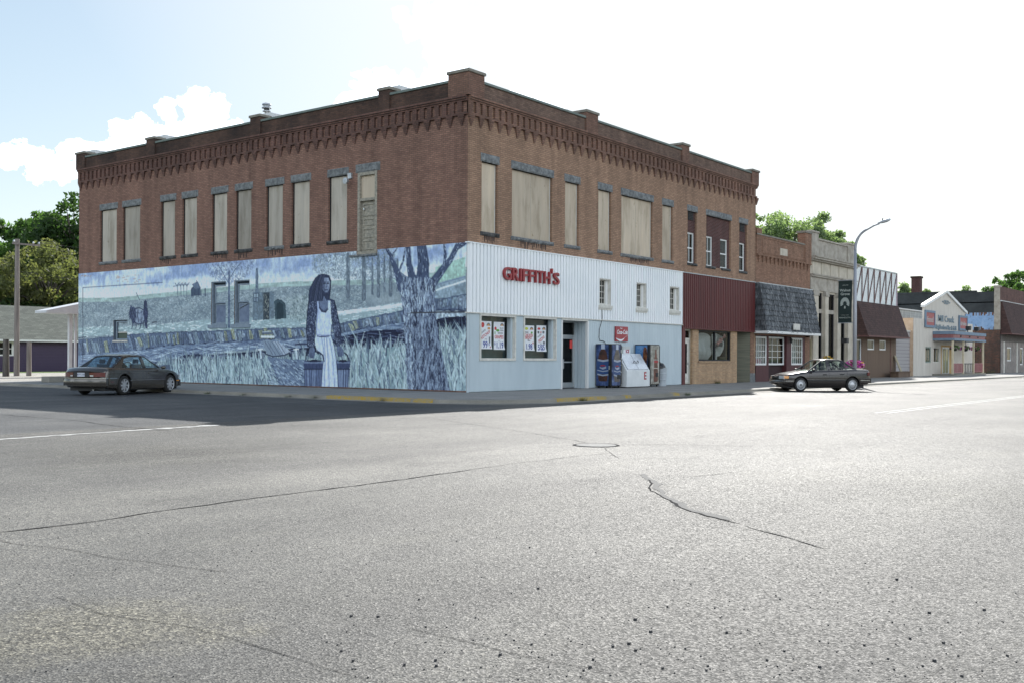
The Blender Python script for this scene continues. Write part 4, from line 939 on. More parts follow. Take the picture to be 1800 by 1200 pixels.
ws_([(184,868),(196,812),(214,800)], 1.4, (30,38,70)); ws_([(348,872),(335,815),(305,795),(270,788)], 1.5, (30,38,70)); ws_([(568,866),(552,820),(530,800)], 1.3, (30,38,70))
ws_([(196,600),(204,742)], 1.2, (24,30,56)); ws_([(215,350),(203,440),(192,600)], 1.2, (24,30,56)); ws_([(440,340),(476,500),(501,610)], 1.2, (24,30,56))
ws_([(186,866),(190,820),(206,796)], 1.6, (26,32,62)); ws_([(350,868),(340,818),(308,792),(272,786)], 1.8, (26,32,62)); ws_([(572,864),(556,818),(528,796)], 1.6, (26,32,62)); ws_([(180,880),(346,880)], 1, (110,128,168))
# overall brush grain, then paint colour as albedo
cv *= (1+.10*(vn(cH,cW,2,2,20)-.5)+.10*(vn(cH,cW,5,2,21)-.5))[...,None]
alb = np.where(cv <= .04045, cv/12.92, ((cv+.055)/1.055)**2.4)*np.array(MUR_K, np.float32)
gm_ = alb.mean(-1, keepdims=True); alb = gm_+(alb-gm_)*.66; alb = np.clip(alb, .001, 1)**1.10*1.06; alb = np.clip(alb, .004, .85)
m_mural = mat('mural_paint', (.4,.45,.5), .7, spec=.3)
t = NT(m_mural); at = t.n('ShaderNodeVertexColor'); at.layer_name = 'paint'; t.l(at.outputs['Color'], t.b.inputs['Base Color'])
v_, s_ = t.wallvec(); bk = t.n('ShaderNodeTexBrick'); t.l(v_, bk.inputs['Vector']); bk.inputs['Scale'].default_value = 1; bk.inputs['Brick Width'].default_value = .215; bk.inputs['Row Height'].default_value = .073; bk.inputs['Mortar Size'].default_value = .008
t.bump(t.math('ADD', t.math('MULTIPLY', bk.outputs['Fac'], -.6), t.noise(40,3)), .003)
def mural_sheet(name, u0, u1, v0, v1, w_, holes, parent):
    """grid sheet on the side wall; u measured from the far end"""
    i0, i1, j0, j1 = int(u0/CS), min(cW-1,int(round(u1/CS))), int(round((MV1-v1)/CS)), min(cH-1,int(round((MV1-v0)/CS)))
    ny, nx = j1-j0+1, i1-i0+1; jj, ii = np.mgrid[j0:j1+1, i0:i1+1]
    u = np.clip(ii*CS, 0, L-.001); v = MV1-jj*CS
    co = np.stack([np.full(u.shape, -w_), L-u, v], -1).reshape(-1,3).astype(np.float32)
    a, b_ = np.mgrid[0:ny-1, 0:nx-1]; k = (a*nx+b_).ravel(); q = np.stack([k, k+nx, k+nx+1, k+1], -1)
    cu = (i0+b_.ravel()+.5)*CS; cvv = MV1-(j0+a.ravel()+.5)*CS; keep = np.ones(len(q), bool)
    for h in holes: keep &= ~((cu > h[0]) & (cu < h[1]) & (cvv > h[2]) & (cvv < h[3]))
    q = q[keep]; me = bpy.data.meshes.new(name); me.vertices.add(len(co)); me.vertices.foreach_set('co', co.ravel())
    me.loops.add(q.size); me.loops.foreach_set('vertex_index', q.ravel().astype(np.int32)); me.polygons.add(len(q))
    me.polygons.foreach_set('loop_start', np.arange(0, q.size, 4, dtype=np.int32)); me.update(calc_edges=True); me.validate()
    ca = me.color_attributes.new('paint', 'FLOAT_COLOR', 'POINT'); c = np.ones((len(co),4), np.float32); c[:,:3] = alb[j0:j1+1, i0:i1+1].reshape(-1,3); ca.data.foreach_set('color', c.ravel())
    me.materials.append(m_mural); o = bpy.data.objects.new(name, me); C.objects.link(o); o.parent = parent; o.matrix_parent_inverse = Matrix.Translation(-Vector(parent.location)); return o
mh_ = [(L-15.08,L-14.02,2.79,4.73),(L-13.43,L-12.38,2.79,4.73),(L-22.95,L-21.75,2.13,3.14),(L-5.74,L-4.56,5.36,5.7)]
mural_sheet('mural', 0, L, MV0, MV1, .012, mh_, bld)
# painted-over sash windows standing in the mural
m_pf = noisy('painted_frame', (.17,.22,.28), (.26,.32,.38), 7, .8); m_pd = mat('painted_dark', (.035,.05,.07), .8); m_pp = noisy('painted_pane', (.12,.16,.24), (.20,.25,.34), 4, .8)
for a, b_, c_, d_ in mh_[:2]:
    g = MB(fS).frame(a-L, b_-L, c_, d_, .055, -.19, -.02).build('painted_window', m_pf, bld)
    B(fS,(a-L+.05,c_+.05,-.19),(b_-L-.05,d_-.05,-.17)).build('backing', m_pd, g)
    zm = c_+(d_-c_)*.49
    MB(fS).frame(a-L+.16, b_-L-.07, zm, d_-.16, .06, -.13, -.08).build('upper_sash', m_pf, g)
    mural_sheet('painted_board', a+.20, b_-.11, zm+.05, d_-.20, -.105, [], g)
    MB(fS).frame(a-L+.16, b_-L-.07, c_+.055, zm-.03, .05, -.16, -.11).build('lower_sash', m_pf, g)
    B(fS,(a-L+.20,c_+.10,-.14),(b_-L-.11,zm-.07,-.13)).build('pane', m_pp, g)
    B(fS,(a-L-.18,c_-.16,0),(b_-L+.1,c_-.0,.07)).build('sill', m_pf, g)
MB(fS).tube([(-13.2,3.5,-.1),(-12.5,3.74,-.1)], .025, 5).build('loose_slat', mat('slat_paint',(.20,.24,.28),.8), bld)
g = MB(fS).frame(-22.95,-21.75,2.13,3.14,.06,-.2,-.12).build('painted_window', mat('painted_frame',(.12,.14,.17),.8), bld)
B(fS,(-22.95,2.13,-.2),(-22.935,3.14,0)).build('painted_reveal', mat('painted_reveal',(.10,.13,.17),.8), g); B(fS,(-21.765,2.13,-.2),(-21.75,3.14,0)).build('painted_reveal', mat('painted_reveal',(.16,.21,.27),.8), g)
mural_sheet('painted_board', L-22.72, L-21.82, 2.55, 3.05, -.13, [], g)
B(fS,(-22.9,2.17,-.2),(-21.8,3.1,-.17)).build('backing', m_pd, g); MB(fS).frame(-22.86,-21.79,2.16,3.08,.06,-.13,-.07).build('sash', m_pf, g); B(fS,(-22.75,2.22,-.15),(-21.85,2.5,-.14)).build('pane', mat('green_pane',(.05,.08,.06),.4), g); B(fS,(-22.7,2.5,-.14),(-21.8,2.55,-.08)).build('sash_rail', m_trim, g); B(fS,(-23.0,2.06,-.1),(-21.72,2.14,.05)).build('sill', m_trim, g)
# the ragged brick footing under the mural
mb = MB(fS)
x = -L
while x < -1:
    w_ = random.uniform(.1,.6); mb.box((x,.0,0.003),(x+w_,random.uniform(.15,.185),random.uniform(.02,.06))); x += w_-.002
mb.build('footing', m_brick_old, bld)
# ------------------------------------------------------------------ posters in the display windows
def T(mb_fr, *args, **k):
    vs, fs, fr = text(*args, fr=mb_fr, **k); return MB().add(vs, fs, fr)
def poster(u0, u1, v0, v1, label, items, arts, curl=.12):
    """paper sheet hanging inside the pane; items: (text, size, u, v, material, rot, shear) in 0..1 of the sheet"""
    t = thing('window_poster', ((u0+u1)/2, .155, v0), label, 'poster', 'sale posters in the display windows')
    def bend(s, q): return .035*curl*8*max(0, .28-q)**1.5*3 + .012*math.sin(q*6+s*2)
    w0 = -.163
    MB(fF).grid(lambda s, q: (u0+(u1-u0)*s+(.05*max(0,.12-q)/.12 if s > .8 else 0), v0+(v1-v0)*q, w0+bend(s,q)*.3), 8, 14).build('paper', m_poster, t)
    def loc(p):
        q = (p[1]-v0)/(v1-v0); s = (p[0]-u0)/(u1-u0); return fF((p[0], p[1], w0+.004+bend(s,q)*.3+(p[2]-w0)*0))
    for body, size, a, b_, m, rot, sh in items:
        vs, fs, _ = text(body, size, u0+(u1-u0)*a, v0+(v1-v0)*b_, w0, None, ext=0, fat=size*.02, rot=rot, shear=sh, sx=.85)
        MB().add(vs, fs, loc).build('lettering', m, t)
    for sh_, a, b_, w_, h_, m in arts:
        cx, cy = u0+(u1-u0)*a, v0+(v1-v0)*b_
        pts = [(cx+w_/2*math.cos(q*PI/8), cy+h_/2*math.sin(q*PI/8), w0) for q in range(16)] if sh_ == 'o' else ([(cx+w_/2*math.cos(q*PI/8), cy+h_*math.sin(q*PI/8)*.7, w0) for q in range(9)] if sh_ == 'd' else [(cx-w_/2,cy-h_/2,w0),(cx+w_/2,cy-h_/2,w0),(cx+w_/2,cy+h_/2,w0),(cx-w_/2,cy+h_/2,w0)])
        MB().add(pts, [tuple(range(len(pts)))], loc).build('picture', m, t)
    return t
r3 = R(28)
poster(.95,1.64,1.72,2.75,'paper sale poster with a slanted red word and a big blue 99 cent price', [('KETCHUP',.155,.5,.50,m_pred,r3,0),('SQUEEZE',.085,.30,.62,m_pgrey,r3,0),('99',.34,.46,.145,m_pblue,0,0),('¢',.2,.80,.20,m_pblue,0,0),('24 OZ',.06,.52,.345,m_pgrey,0,0)],
       [('o',.24,.86,.2,.2,m_pred),('o',.24,.86,.13,.13,m_poster),('d',.74,.83,.24,.16,m_pgrey),('d',.74,.83,.16,.1,m_porange),('o',.78,.74,.18,.09,m_porange),('r',.84,.33,.08,.22,m_pgrey),('r',.9,.07,.05,.06,m_pred)])
poster(1.78,2.43,1.70,2.74,'paper sale poster with green fruit and a blue 1.19 price', [('GRAPES',.185,.5,.45,m_pred,0,0),('$',.16,.10,.22,m_pblue,0,0),('1.19',.32,.56,.15,m_pblue,0,0),('RED OR',.075,.74,.77,m_pgrey,0,0),('GREEN',.08,.75,.69,m_pgrey,0,0),('SEEDLESS',.09,.62,.59,m_pgrey,0,0),('LB',.06,.5,.315,m_pgrey,0,0)],
       [('d',.78,.86,.24,.15,m_pgrey),('d',.78,.86,.16,.08,m_porange),('o',.17,.76,.14,.13,m_pred),('o',.38,.69,.2,.1,m_pgreen),('r',.12,.6,.05,.1,m_pgreen)])
poster(3.66,4.36,1.68,2.66,'paper sale poster with a lime green oval and a blue 1.98 price', [('CHICKEN',.155,.5,.60,m_pred,0,0),('BREAST',.155,.5,.50,m_pred,0,0),('$',.16,.07,.21,m_pblue,0,0),('1.98',.31,.52,.15,m_pblue,0,0),('FRESH',.10,.3,.715,m_pgrey,0,0),('Fillets',.09,.5,.40,m_pgrey,0,.3)],
       [('o',.28,.87,.22,.11,m_pyel),('d',.76,.83,.24,.16,m_pgrey),('d',.76,.83,.16,.09,m_porange),('o',.78,.71,.12,.09,m_pgreen),('r',.9,.3,.06,.07,m_pred)])
poster(4.53,5.18,1.65,2.68,'paper sale poster with a slanted red word and a blue five for five price', [('PIZZAS',.165,.52,.47,m_pred,r3,0),('FROZEN',.09,.32,.60,m_pgrey,r3,0),('5/$5',.31,.5,.15,m_pblue,0,0),('EACH',.06,.45,.30,m_pgrey,0,0)],
       [('o',.25,.87,.2,.1,m_pred),('d',.76,.84,.24,.16,m_pgrey),('d',.76,.84,.16,.09,m_porange),('r',.2,.73,.12,.1,m_pgrey),('r',.46,.73,.06,.08,m_pred),('r',.72,.74,.13,.1,m_pgrey),('r',.78,.34,.13,.11,m_pgrey)])
# ------------------------------------------------------------------ soft drink sign on the wall
t = thing('drink_sign', (10.5,-.12,2.45), 'square red soft drink sign with white script and a white wave on the pale wall', 'sign')
m_cokered = noisy('faded_sign_red', (.30,.035,.045), (.38,.055,.065), 5, .45)
B(fF,(9.99,2.13,.10),(11.0,2.78,.17)).build('panel', m_cokered, t)
m_signw = mat('sign_white', (.72,.74,.76), .5)
fl_ = lambda p: fF((p[0],p[1],p[2]))
T(fl_,'Coca‑Cola'.replace('‑','-'),.26,10.5,2.53,.173,ext=.002,shear=.35,fat=.006,sx=.80).build('lettering', m_signw, t)
T(fl_,'Enjoy',.09,10.42,2.70,.173,ext=.002,shear=.35).build('lettering', m_signw, t)
wv = []
for k in range(17): q = k/16; wv.append((9.99+1.01*q, 2.28-.06*math.sin(q*PI*1.25)+.14*max(0,q-.45)**1.2*1.6))
lo = [(x, y-.085*math.sin(min(1,(x-9.95)/.8)*PI)**.8 if x < 10.75 else y-.012) for x, y in wv]
mb = MB(fF); mb.add([(x,y,.175) for x,y in lo]+[(x,y,.175) for x,y in wv], [(i,i+1,18+i,17+i) for i in range(16)]); mb.build('wave', m_signw, t)

# ------------------------------------------------------------------ vending machines
m_vblack = mat('vending_black', (.010,.010,.013), .28)
def vgraph(name, fn_nodes, rough=.28):
    m = mat(name, (.1,.1,.1), rough, spec=.5); t = NT(m); fn_nodes(t); return m
def blueprint(t):
    n_ = t.noise(3.5, 6, .7); c = t.ramp(n_, [(.30,(.008,.012,.04)),(.46,(.022,.045,.13)),(.58,(.06,.10,.24)),(.72,(.24,.29,.40))]); t.col(c)
m_vblue = vgraph('vending_blue_splash', blueprint)
def blueprint2(t):
    n_ = t.noise(3.0, 6, .7); c = t.ramp(n_, [(.3,(.03,.10,.26)),(.5,(.07,.20,.42)),(.75,(.25,.38,.56))]); t.col(c)
m_vblue2 = vgraph('vending_light_blue', blueprint2)
def tanp(t):
    n_ = t.noise(4.0, 6, .7); c = t.ramp(n_, [(.3,(.10,.10,.09)),(.48,(.24,.23,.20)),(.62,(.42,.41,.37)),(.8,(.22,.10,.08))]); t.col(c)
m_vtan = vgraph('vending_ice_print', tanp)
m_cola = vgraph('cola_brown', lambda t: t.col(t.ramp(t.noise(6,4), [(.3,(.015,.008,.007)),(.75,(.13,.045,.025))])))
m_bgrey = vgraph('bottle_grey', lambda t: t.col(t.ramp(t.noise(6,4), [(.3,(.06,.05,.05)),(.75,(.20,.17,.15))])))
m_vwhite = plain('print_white', (.32,.36,.44), .35); m_vlabel = plain('print_blue', (.022,.060,.18), .35); m_vred = plain('print_red', (.36,.02,.03), .35); m_vcapw = plain('print_cap', (.45,.50,.60), .35)
def flat(fr, pts, w_, m, name, parent): return MB(fr).add([(p[0],p[1],w_) for p in pts], [tuple(range(len(pts)))]).build(name, m, parent)
def vshape(cx, y0, prof): # mirrored outline
    return [(cx-hw, y0+h) for hw, h in prof] + [(cx+hw, y0+h) for hw, h in prof[::-1]]
def big_bottle(fr, cx, z0, w_, s, parent, body, k):
    """plastic bottle print: cap, shoulder, blue label with white bands and a red lens"""
    flat(fr, vshape(cx, z0, [(.20*s,.0),(.24*s,.12),(.24*s,1.02),(.19*s,1.22),(.09*s,1.36)]), w_, body, 'bottle_print', parent)
    flat(fr, vshape(cx, z0, [(.10*s,1.36),(.10*s,1.55),(.085*s,1.57)]), w_+.002, m_vcapw, 'cap_print', parent)
    flat(fr, [(cx-.28*s,z0+.30),(cx+.28*s,z0+.30),(cx+.30*s,z0+.88),(cx-.30*s,z0+.92)], w_+.002, m_vlabel, 'label_print', parent)
    for a_, b_ in ((.84,.92),(.42,.46),(.24,.30)):
        flat(fr, [(cx-.29*s,z0+a_+.03),(cx,z0+a_-.02),(cx+.29*s,z0+a_+.02),(cx+.29*s,z0+b_+.02),(cx,z0+b_-.02),(cx-.29*s,z0+b_+.03)], w_+.004, m_vwhite, 'label_band', parent)
    flat(fr, [(cx+.15*s*math.cos(q*PI/8), z0+.64+.055*math.sin(q*PI/8)) for q in range(9)], w_+.006, m_vred, 'red_lens', parent)
    flat(fr, [(cx-.17*s,z0+.63),(cx-.06*s,z0+.58),(cx+.06*s,z0+.60),(cx+.17*s,z0+.64),(cx+.17*s,z0+.55),(cx,z0+.50),(cx-.17*s,z0+.56)], w_+.005, m_vwhite, 'label_wave', parent)
def vending(x0, x1, y0, y1, zt, name, label, side, front):
    t = thing(name, ((x0+x1)/2, (y0+y1)/2, SZ), label, 'vending machine')
    b_ = MB(); b_.box((x0,y0,SZ+.08),(x1,y1,zt)); o = b_.build('cabinet', m_vblack, t, bevel=.02)
    f = MB(); 
    for px in (x0+.06,x1-.12):
        for py in (y0+.05,y1-.12): f.box((px,py,SZ),(px+.06,py+.06,SZ+.085))
    f.build('foot', m_dframe, t); return t
vx0, vx1, vy0, vy1 = 8.42, 9.24, -.92, -.14
v = vending(vx0,vx1,vy0,vy1,2.0,'vending_machine','dark blue soft drink vending machine with bottle prints, nearest the shop door',0,0)
fs_ = SD(vx0-.004); ff_ = FR(vy0-.004)
flat(fs_, [(-vy1+.03,.24),(-vy0-.14,.24),(-vy0-.14,1.96),(-vy1+.03,1.96)], .0, m_vblue, 'side_print', v)
big_bottle(fs_, (-vy1-vy0-.11)/2+.03, .42, .003, .95, v, m_cola, 0)
MB(ff_).box((vx0+.03,.25,.0),(vx1-.15,1.96,.03)).build('front_panel', m_vblue, v, bevel=.006)
big_bottle(ff_, (vx0+vx1-.12)/2+.06, .40, .034, .95, v, m_bgrey, 1)
cp = MB(ff_).box((vx1-.13,.3,.0),(vx1-.02,1.94,.022)).build('coin_panel', m_dframe, v)
q = MB(ff_); q.box((vx1-.105,1.62,.02),(vx1-.055,1.76,.03)); q.box((vx1-.11,.78,.02),(vx1-.05,.83,.03)); q.box((vx1-.095,1.35,.02),(vx1-.06,1.42,.03)); q.box((vx1-.11,1.1,.02),(vx1-.04,1.12,.026)); q.build('coin_slot', m_alu, cp)
B(ff_,(vx1-.42,.52,.028),(vx1-.16,.70,.045)).build('delivery_door', m_dframe, v)
B(SD(vx0),(-vy0-.12,.92,.0),(-vy0-.07,1.08,.025)).build('door_handle', m_alu, v)
# second machine, partly behind the ice chest
vx0, vx1 = 11.66, 12.52
v = vending(vx0,vx1,vy0,vy1,2.02,'vending_machine','black vending machine with a glass bottle print, standing between the ice chest and the bin',0,0)
fs_ = SD(vx0-.004); ff_ = FR(vy0-.004)
flat(fs_, [(-vy1+.03,.24),(-vy0-.14,.24),(-vy0-.14,1.98),(-vy1+.03,1.98)], .0, m_vblue2, 'side_print', v)
flat(fs_, vshape(-vy0-.25, 1.0, [(.07,0),(.10,.3),(.11,.62),(.08,.84),(.03,.9)]), .003, vgraph('amber_drink', lambda t: t.col(t.ramp(t.noise(9,3), [(.35,(.04,.010,.008)),(.62,(.22,.08,.025))]))), 'glass_print', v)
MB(ff_).box((vx0+.03,.25,.0),(vx1-.10,1.98,.03)).build('front_panel', m_vtan, v, bevel=.006)
m_colar = vgraph('cola_red_brown', lambda t: t.col(t.ramp(t.noise(7,4), [(.3,(.06,.02,.014)),(.75,(.20,.07,.05))])))
cx = (vx0+vx1-.07)/2+.06
flat(ff_, vshape(cx, .35, [(.15,0),(.20,.10),(.17,.30),(.20,.52),(.16,.62),(.17,.85),(.16,.98),(.09,1.16),(.055,1.38),(.06,1.46)]), .034, m_colar, 'bottle_print', v)
fr2 = MB(ff_).frame(cx-.20,cx+.24,.95,1.35,.022,.036,.046).build('button_frame', m_trim, v)
B(ff_,(cx-.16,1.21,.036),(cx+.2,1.30,.040)).build('selection_strip', m_vred, v)
MB(ff_).box((cx+.20,.6,.03),(cx+.23,1.55,.045)).build('edge_trim', m_trim, v)
B(ff_,(cx-.0,.58,.036),(cx+.2,.76,.05)).build('delivery_door', m_dframe, v)
cp = MB(ff_).box((vx1-.09,.3,.0),(vx1-.01,1.96,.02)).build('coin_panel', m_vblack, v)
# ------------------------------------------------------------------ ice chest
ix0, ix1, iy0, iy1 = 9.46, 11.42, -1.06, -.14
t = thing('ice_chest', ((ix0+ix1)/2,-.6,SZ), 'white slant fronted ice chest with two metal lids and a red letter E', 'ice chest')
prof = [(iy0,SZ+.04),(iy1,SZ+.04),(iy1,1.60),(iy0+.50,1.60),(iy0,.86)]
m_iw = noisy('enamel_white', (.62,.645,.65), (.72,.74,.745), 2.5, .4)
MB().add([(ix0,y,z) for y,z in prof]+[(ix1,y,z) for y,z in prof], [(0,1,2,3,4),(9,8,7,6,5)]+[(i,5+i,5+(i+1)%5,(i+1)%5) for i in range(5)]).build('cabinet', m_iw, t, fixn=True, bevel=.012)
B(None,(ix0+.05,iy0+.05,SZ),(ix1-.05,iy1-.05,SZ+.045)).build('plinth', m_dframe, t)
# slanted frame: origin at bottom front edge
sl_l = math.hypot(.50,.74); sy, sz_ = .50/sl_l, .74/sl_l
fi = lambda p: (p[0], iy0+sy*p[1]-sz_*p[2], .86+sz_*p[1]+sy*p[2])
m_lid = noisy('brushed_lid', (.55,.57,.60), (.70,.72,.74), 9, .32, metal=.5)
mid = (ix0+ix1)/2+.02
for a_, b_ in ((ix0+.10,mid-.025),(mid+.025,ix1-.12)):
    o = MB(fi).box((a_,.05,.0),(b_,sl_l-.05,.045)).build('lid', m_lid, t, bevel=.008)
    hx = b_-.12 if b_ < mid else a_+.12
    MB(fi).tube([(hx-.07,.36,.045),(hx-.07,.40,.10),(hx,.46,.11),(hx+.07,.40,.10),(hx+.07,.36,.045)], .012, 6).build('lid_handle', m_dframe, o)
T(lambda p: FR(iy0)((p[0],p[1],p[2])),'E',.46,11.0,.62,.004,ext=.002,fat=.012).build('lettering', plain('decal_red',(.36,.035,.045),.5), t)
sg = MB().box((10.20,-.42,1.602),(10.78,-.20,1.93)).build('sign_box', noisy('sign_box_grey',(.45,.47,.46),(.58,.60,.58),5,.6), t)
B(None,(10.21,-.425,1.61),(10.77,-.42,1.77)).build('sign_face', m_signw, sg)
T(lambda p: FR(-.428)((p[0],p[1],p[2])),'ICE',.2,10.54,1.70,.0,ext=.002,fat=.008).build('lettering', plain('ice_red',(.36,.05,.10),.5), sg)
# ------------------------------------------------------------------ rubbish barrel with a black bag
t = thing('rubbish_barrel', (13.36,-.52,SZ), 'pale grey ribbed barrel bin with a black bag beside the last vending machine', 'bin')
pr = [(0,SZ),(.24,SZ),(.245,SZ+.26),(.258,SZ+.28),(.258,SZ+.31),(.25,SZ+.33),(.262,SZ+.54),(.272,SZ+.56),(.272,SZ+.59),(.265,SZ+.61),(.275,SZ+.80),(.295,SZ+.81),(.295,SZ+.84),(.265,SZ+.84),(.255,SZ+.6),(0,SZ+.6)]
MB().lathe(pr, 28, c=(13.36,-.52,0)).build('barrel', noisy('barrel_grey',(.36,.40,.43),(.50,.54,.57),4,.5), t, smooth=False)
mb = MB(); mb.grid(lambda s,q: ((13.28+ (.30*math.cos(s*2*PI))*math.cos(q*1.5)*(1+.15*mnoise.noise((s*6,q*6,1)))), (-.50+.27*math.sin(s*2*PI)*math.cos(q*1.5)), SZ+.82+.26*math.sin(q*1.57)*(1+.3*mnoise.noise((s*5,q*4,7)))-.35*max(0,math.cos(s*2*PI+2.6)*-1)*0), 28, 12)
mb.build('bin_bag', mat('black_plastic',(.008,.008,.009),.3), t, smooth=True)
# ------------------------------------------------------------------ street lamp with banner and flower basket
lx_, ly_ = 26.6, -4.9
t = thing('street_lamp', (lx_,ly_,SZ), 'tall grey steel street lamp with a curved arm rising behind the dark sedan', 'street lamp')
m_pole = noisy('pole_grey', (.30,.31,.34), (.42,.43,.46), 2, .5, metal=.3, stretch=(1,1,.2))
MB().tube([(lx_,ly_,SZ),(lx_,ly_,4),(lx_,ly_,7.25)], [.115,.10,.075], 14).build('pole', m_pole, t, smooth=True)
MB().lathe([(.2,0),(.2,.04),(.13,.05),(.13,.45),(.12,.46)], 14, c=(lx_,ly_,SZ)).build('base', m_pole, t)
ap = [(lx_,ly_,7.2)]
for k in range(11): a_ = PI/2*k/10*.86; ap.append((lx_, ly_-.85*(1-math.cos(a_)), 7.30+1.05*math.sin(a_)))
ap += [(lx_,ly_-1.0,8.50),(lx_,ly_-1.28,8.58)]
MB().tube(ap, [.072]*6+[.06]*5+[.045]*3, 10).build('arm', m_pole, t, smooth=True)
hd = MB(); n_ = 10
hs = [(.0,.05,.045),(.12,.07,.06),(.30,.13,.10),(.52,.15,.11),(.68,.10,.07),(.74,.03,.02)]
vs = []; 
for d, w_, h in hs:
    for j in range(n_): th = 2*PI*j/n_; vs.append((lx_+w_*math.cos(th), ly_-1.20-d*.9, 8.60+d*.22+h*math.sin(th)*(1 if math.sin(th) > 0 else .8)))
hd.add(vs, [(i*n_+j,i*n_+(j+1)%n_,(i+1)*n_+(j+1)%n_,(i+1)*n_+j) for i in range(5) for j in range(n_)]+[tuple(range(n_)),tuple(range(5*n_,6*n_))]); ho = hd.build('lamp_head', mat('lamp_head_grey',(.50,.53,.56),.4), t, smooth=True, fixn=True)
MB().lathe([(.03,0),(.03,.09),(0,.1)], 8, c=(lx_,ly_-1.45,8.76)).build('photocell', m_dframe, ho)
# banner faces the crossing (-X)
bt = thing('street_banner', (lx_,ly_+.55,3.3), 'dark green street banner with pale lettering and a fan emblem, hung from the lamp post', 'banner')
fb = SD(lx_-.0); bu0, bu1, bv0, bv1 = -(ly_+.92), -(ly_+.17), 3.36, 5.62
m_ban = noisy('banner_green', (.003,.014,.013), (.005,.020,.018), 3, .6)
MB(fb).grid(lambda s,q: (bu0+(bu1-bu0)*s, bv0+(bv1-bv0)*q, .0+.03*math.sin(q*PI*1.3+s)), 4, 12).build('wavy_sheet', m_ban, bt)
fbt = lambda p: fb((p[0],p[1],p[2]+.03*math.sin((p[1]-bv0)/(bv1-bv0)*PI*1.3+(p[0]-bu0)/(bu1-bu0))+.006))
m_banw = plain('banner_print', (.42,.46,.42), .7); bc = (bu0+bu1)/2
T(fbt,'Walnut',.19,bc,5.10,0,ext=0,fat=.004).build('lettering', m_banw, bt); T(fbt,'Grove',.19,bc,4.90,0,ext=0,fat=.004).build('lettering', m_banw, bt)
T(fbt,'WELCOME',.07,bc,5.38,0,ext=0).build('lettering', m_banw, bt); T(fbt,'A PRAIRIE TOWN',.055,bc,3.76,0,ext=0).build('lettering', m_banw, bt); T(fbt,'MINNESOTA',.11,bc,3.62,0,ext=0,sx=1.0).build('lettering', m_banw, bt)
em = MB(fbt)
for k in range(15):
    a0_, a1_ = R(-25)+R(230)*k/15, R(-25)+R(230)*(k+.82)/15
    em.add([(bc+.10*math.cos(a0_),4.38+.13*math.sin(a0_),0),(bc+.245*math.cos(a0_),4.38+.34*math.sin(a0_),0),(bc+.245*math.cos(a1_),4.38+.34*math.sin(a1_),0),(bc+.10*math.cos(a1_),4.38+.13*math.sin(a1_),0)], [(0,1,2,3)])
em.add([(bc-.04,4.12,0),(bc+.04,4.12,0),(bc+.03,4.25,0),(bc-.03,4.25,0)], [(0,1,2,3)]); em.build('emblem', m_banw, bt)
q = MB(); q.tube([(lx_,ly_,5.64),(lx_,ly_+.95,5.64)], .018, 6); q.tube([(lx_,ly_,3.34),(lx_,ly_+.95,3.34)], .018, 6); q.build('bracket', m_alu, bt)
# planter full of petunias at the foot of the pole
def flowers(cx, cy, cz, rx, ry, rz, cols, n, parent, leafm, pet=.035):
    for nm, m, cnt in [('foliage', leafm, n)]+[('blossoms', c, int(n*f)) for c, f in cols]:
        mb = MB()
        for k in range(cnt):
            th = random.uniform(0,2*PI); ph = math.acos(random.uniform(-.4,1)); r_ = random.uniform(.75,1.0) if nm == 'foliage' else random.uniform(.98,1.12)
            p = Vector((cx+rx*r_*math.sin(ph)*math.cos(th), cy+ry*r_*math.sin(ph)*math.sin(th), cz+rz*r_*math.cos(ph)))
            a_ = Vector((random.gauss(0,1),random.gauss(0,1),random.gauss(0,1))).normalized(); b_ = a_.orthogonal().normalized(); c_ = a_.cross(b_); s = pet*random.uniform(.6,1.2)
            mb.add([p+b_*s, p+c_*s, p-b_*s, p-c_*s], [(0,1,2,3)])
        mb.build(nm, m, parent)
m_leaf = noisy('planter_leaf', (.04,.09,.02), (.09,.16,.04), 9, .7); m_pink = plain('petunia_pink',(.70,.12,.42)); m_mag = plain('petunia_magenta',(.48,.03,.42)); m_yel = plain('marigold',(.75,.42,.05)); m_wfl = plain('white_flower',(.75,.75,.7))
t = thing('flower_planter', (27.4,-4.6,SZ), 'tall concrete planter overflowing with pink and magenta petunias behind the sedan', 'planter')
MB().lathe([(0,0),(.30,0),(.33,.1),(.24,.16),(.24,.45),(.42,.75),(.46,.82),(.40,.82),(0,.78)], 20, c=(27.4,-4.6,SZ)).build('pot', m_lime, t, smooth=False)
flowers(27.4,-4.6,SZ+.95,.40,.46,.26,[(m_pink,.8),(m_mag,.45),(m_yel,.18),(m_wfl,.12)],420,t,m_leaf,.055)
t = thing('flower_planter', (34.2,-.5,SZ), 'small planter box of orange flowers at the foot of the limestone pilaster', 'planter')
B(None,(33.7,-.7,SZ),(34.7,-.3,SZ+1.1)).build('box', m_lime_d, t); flowers(34.2,-.5,SZ+1.2,.55,.25,.25,[(m_yel,.5)],120,t,m_leaf,.05)
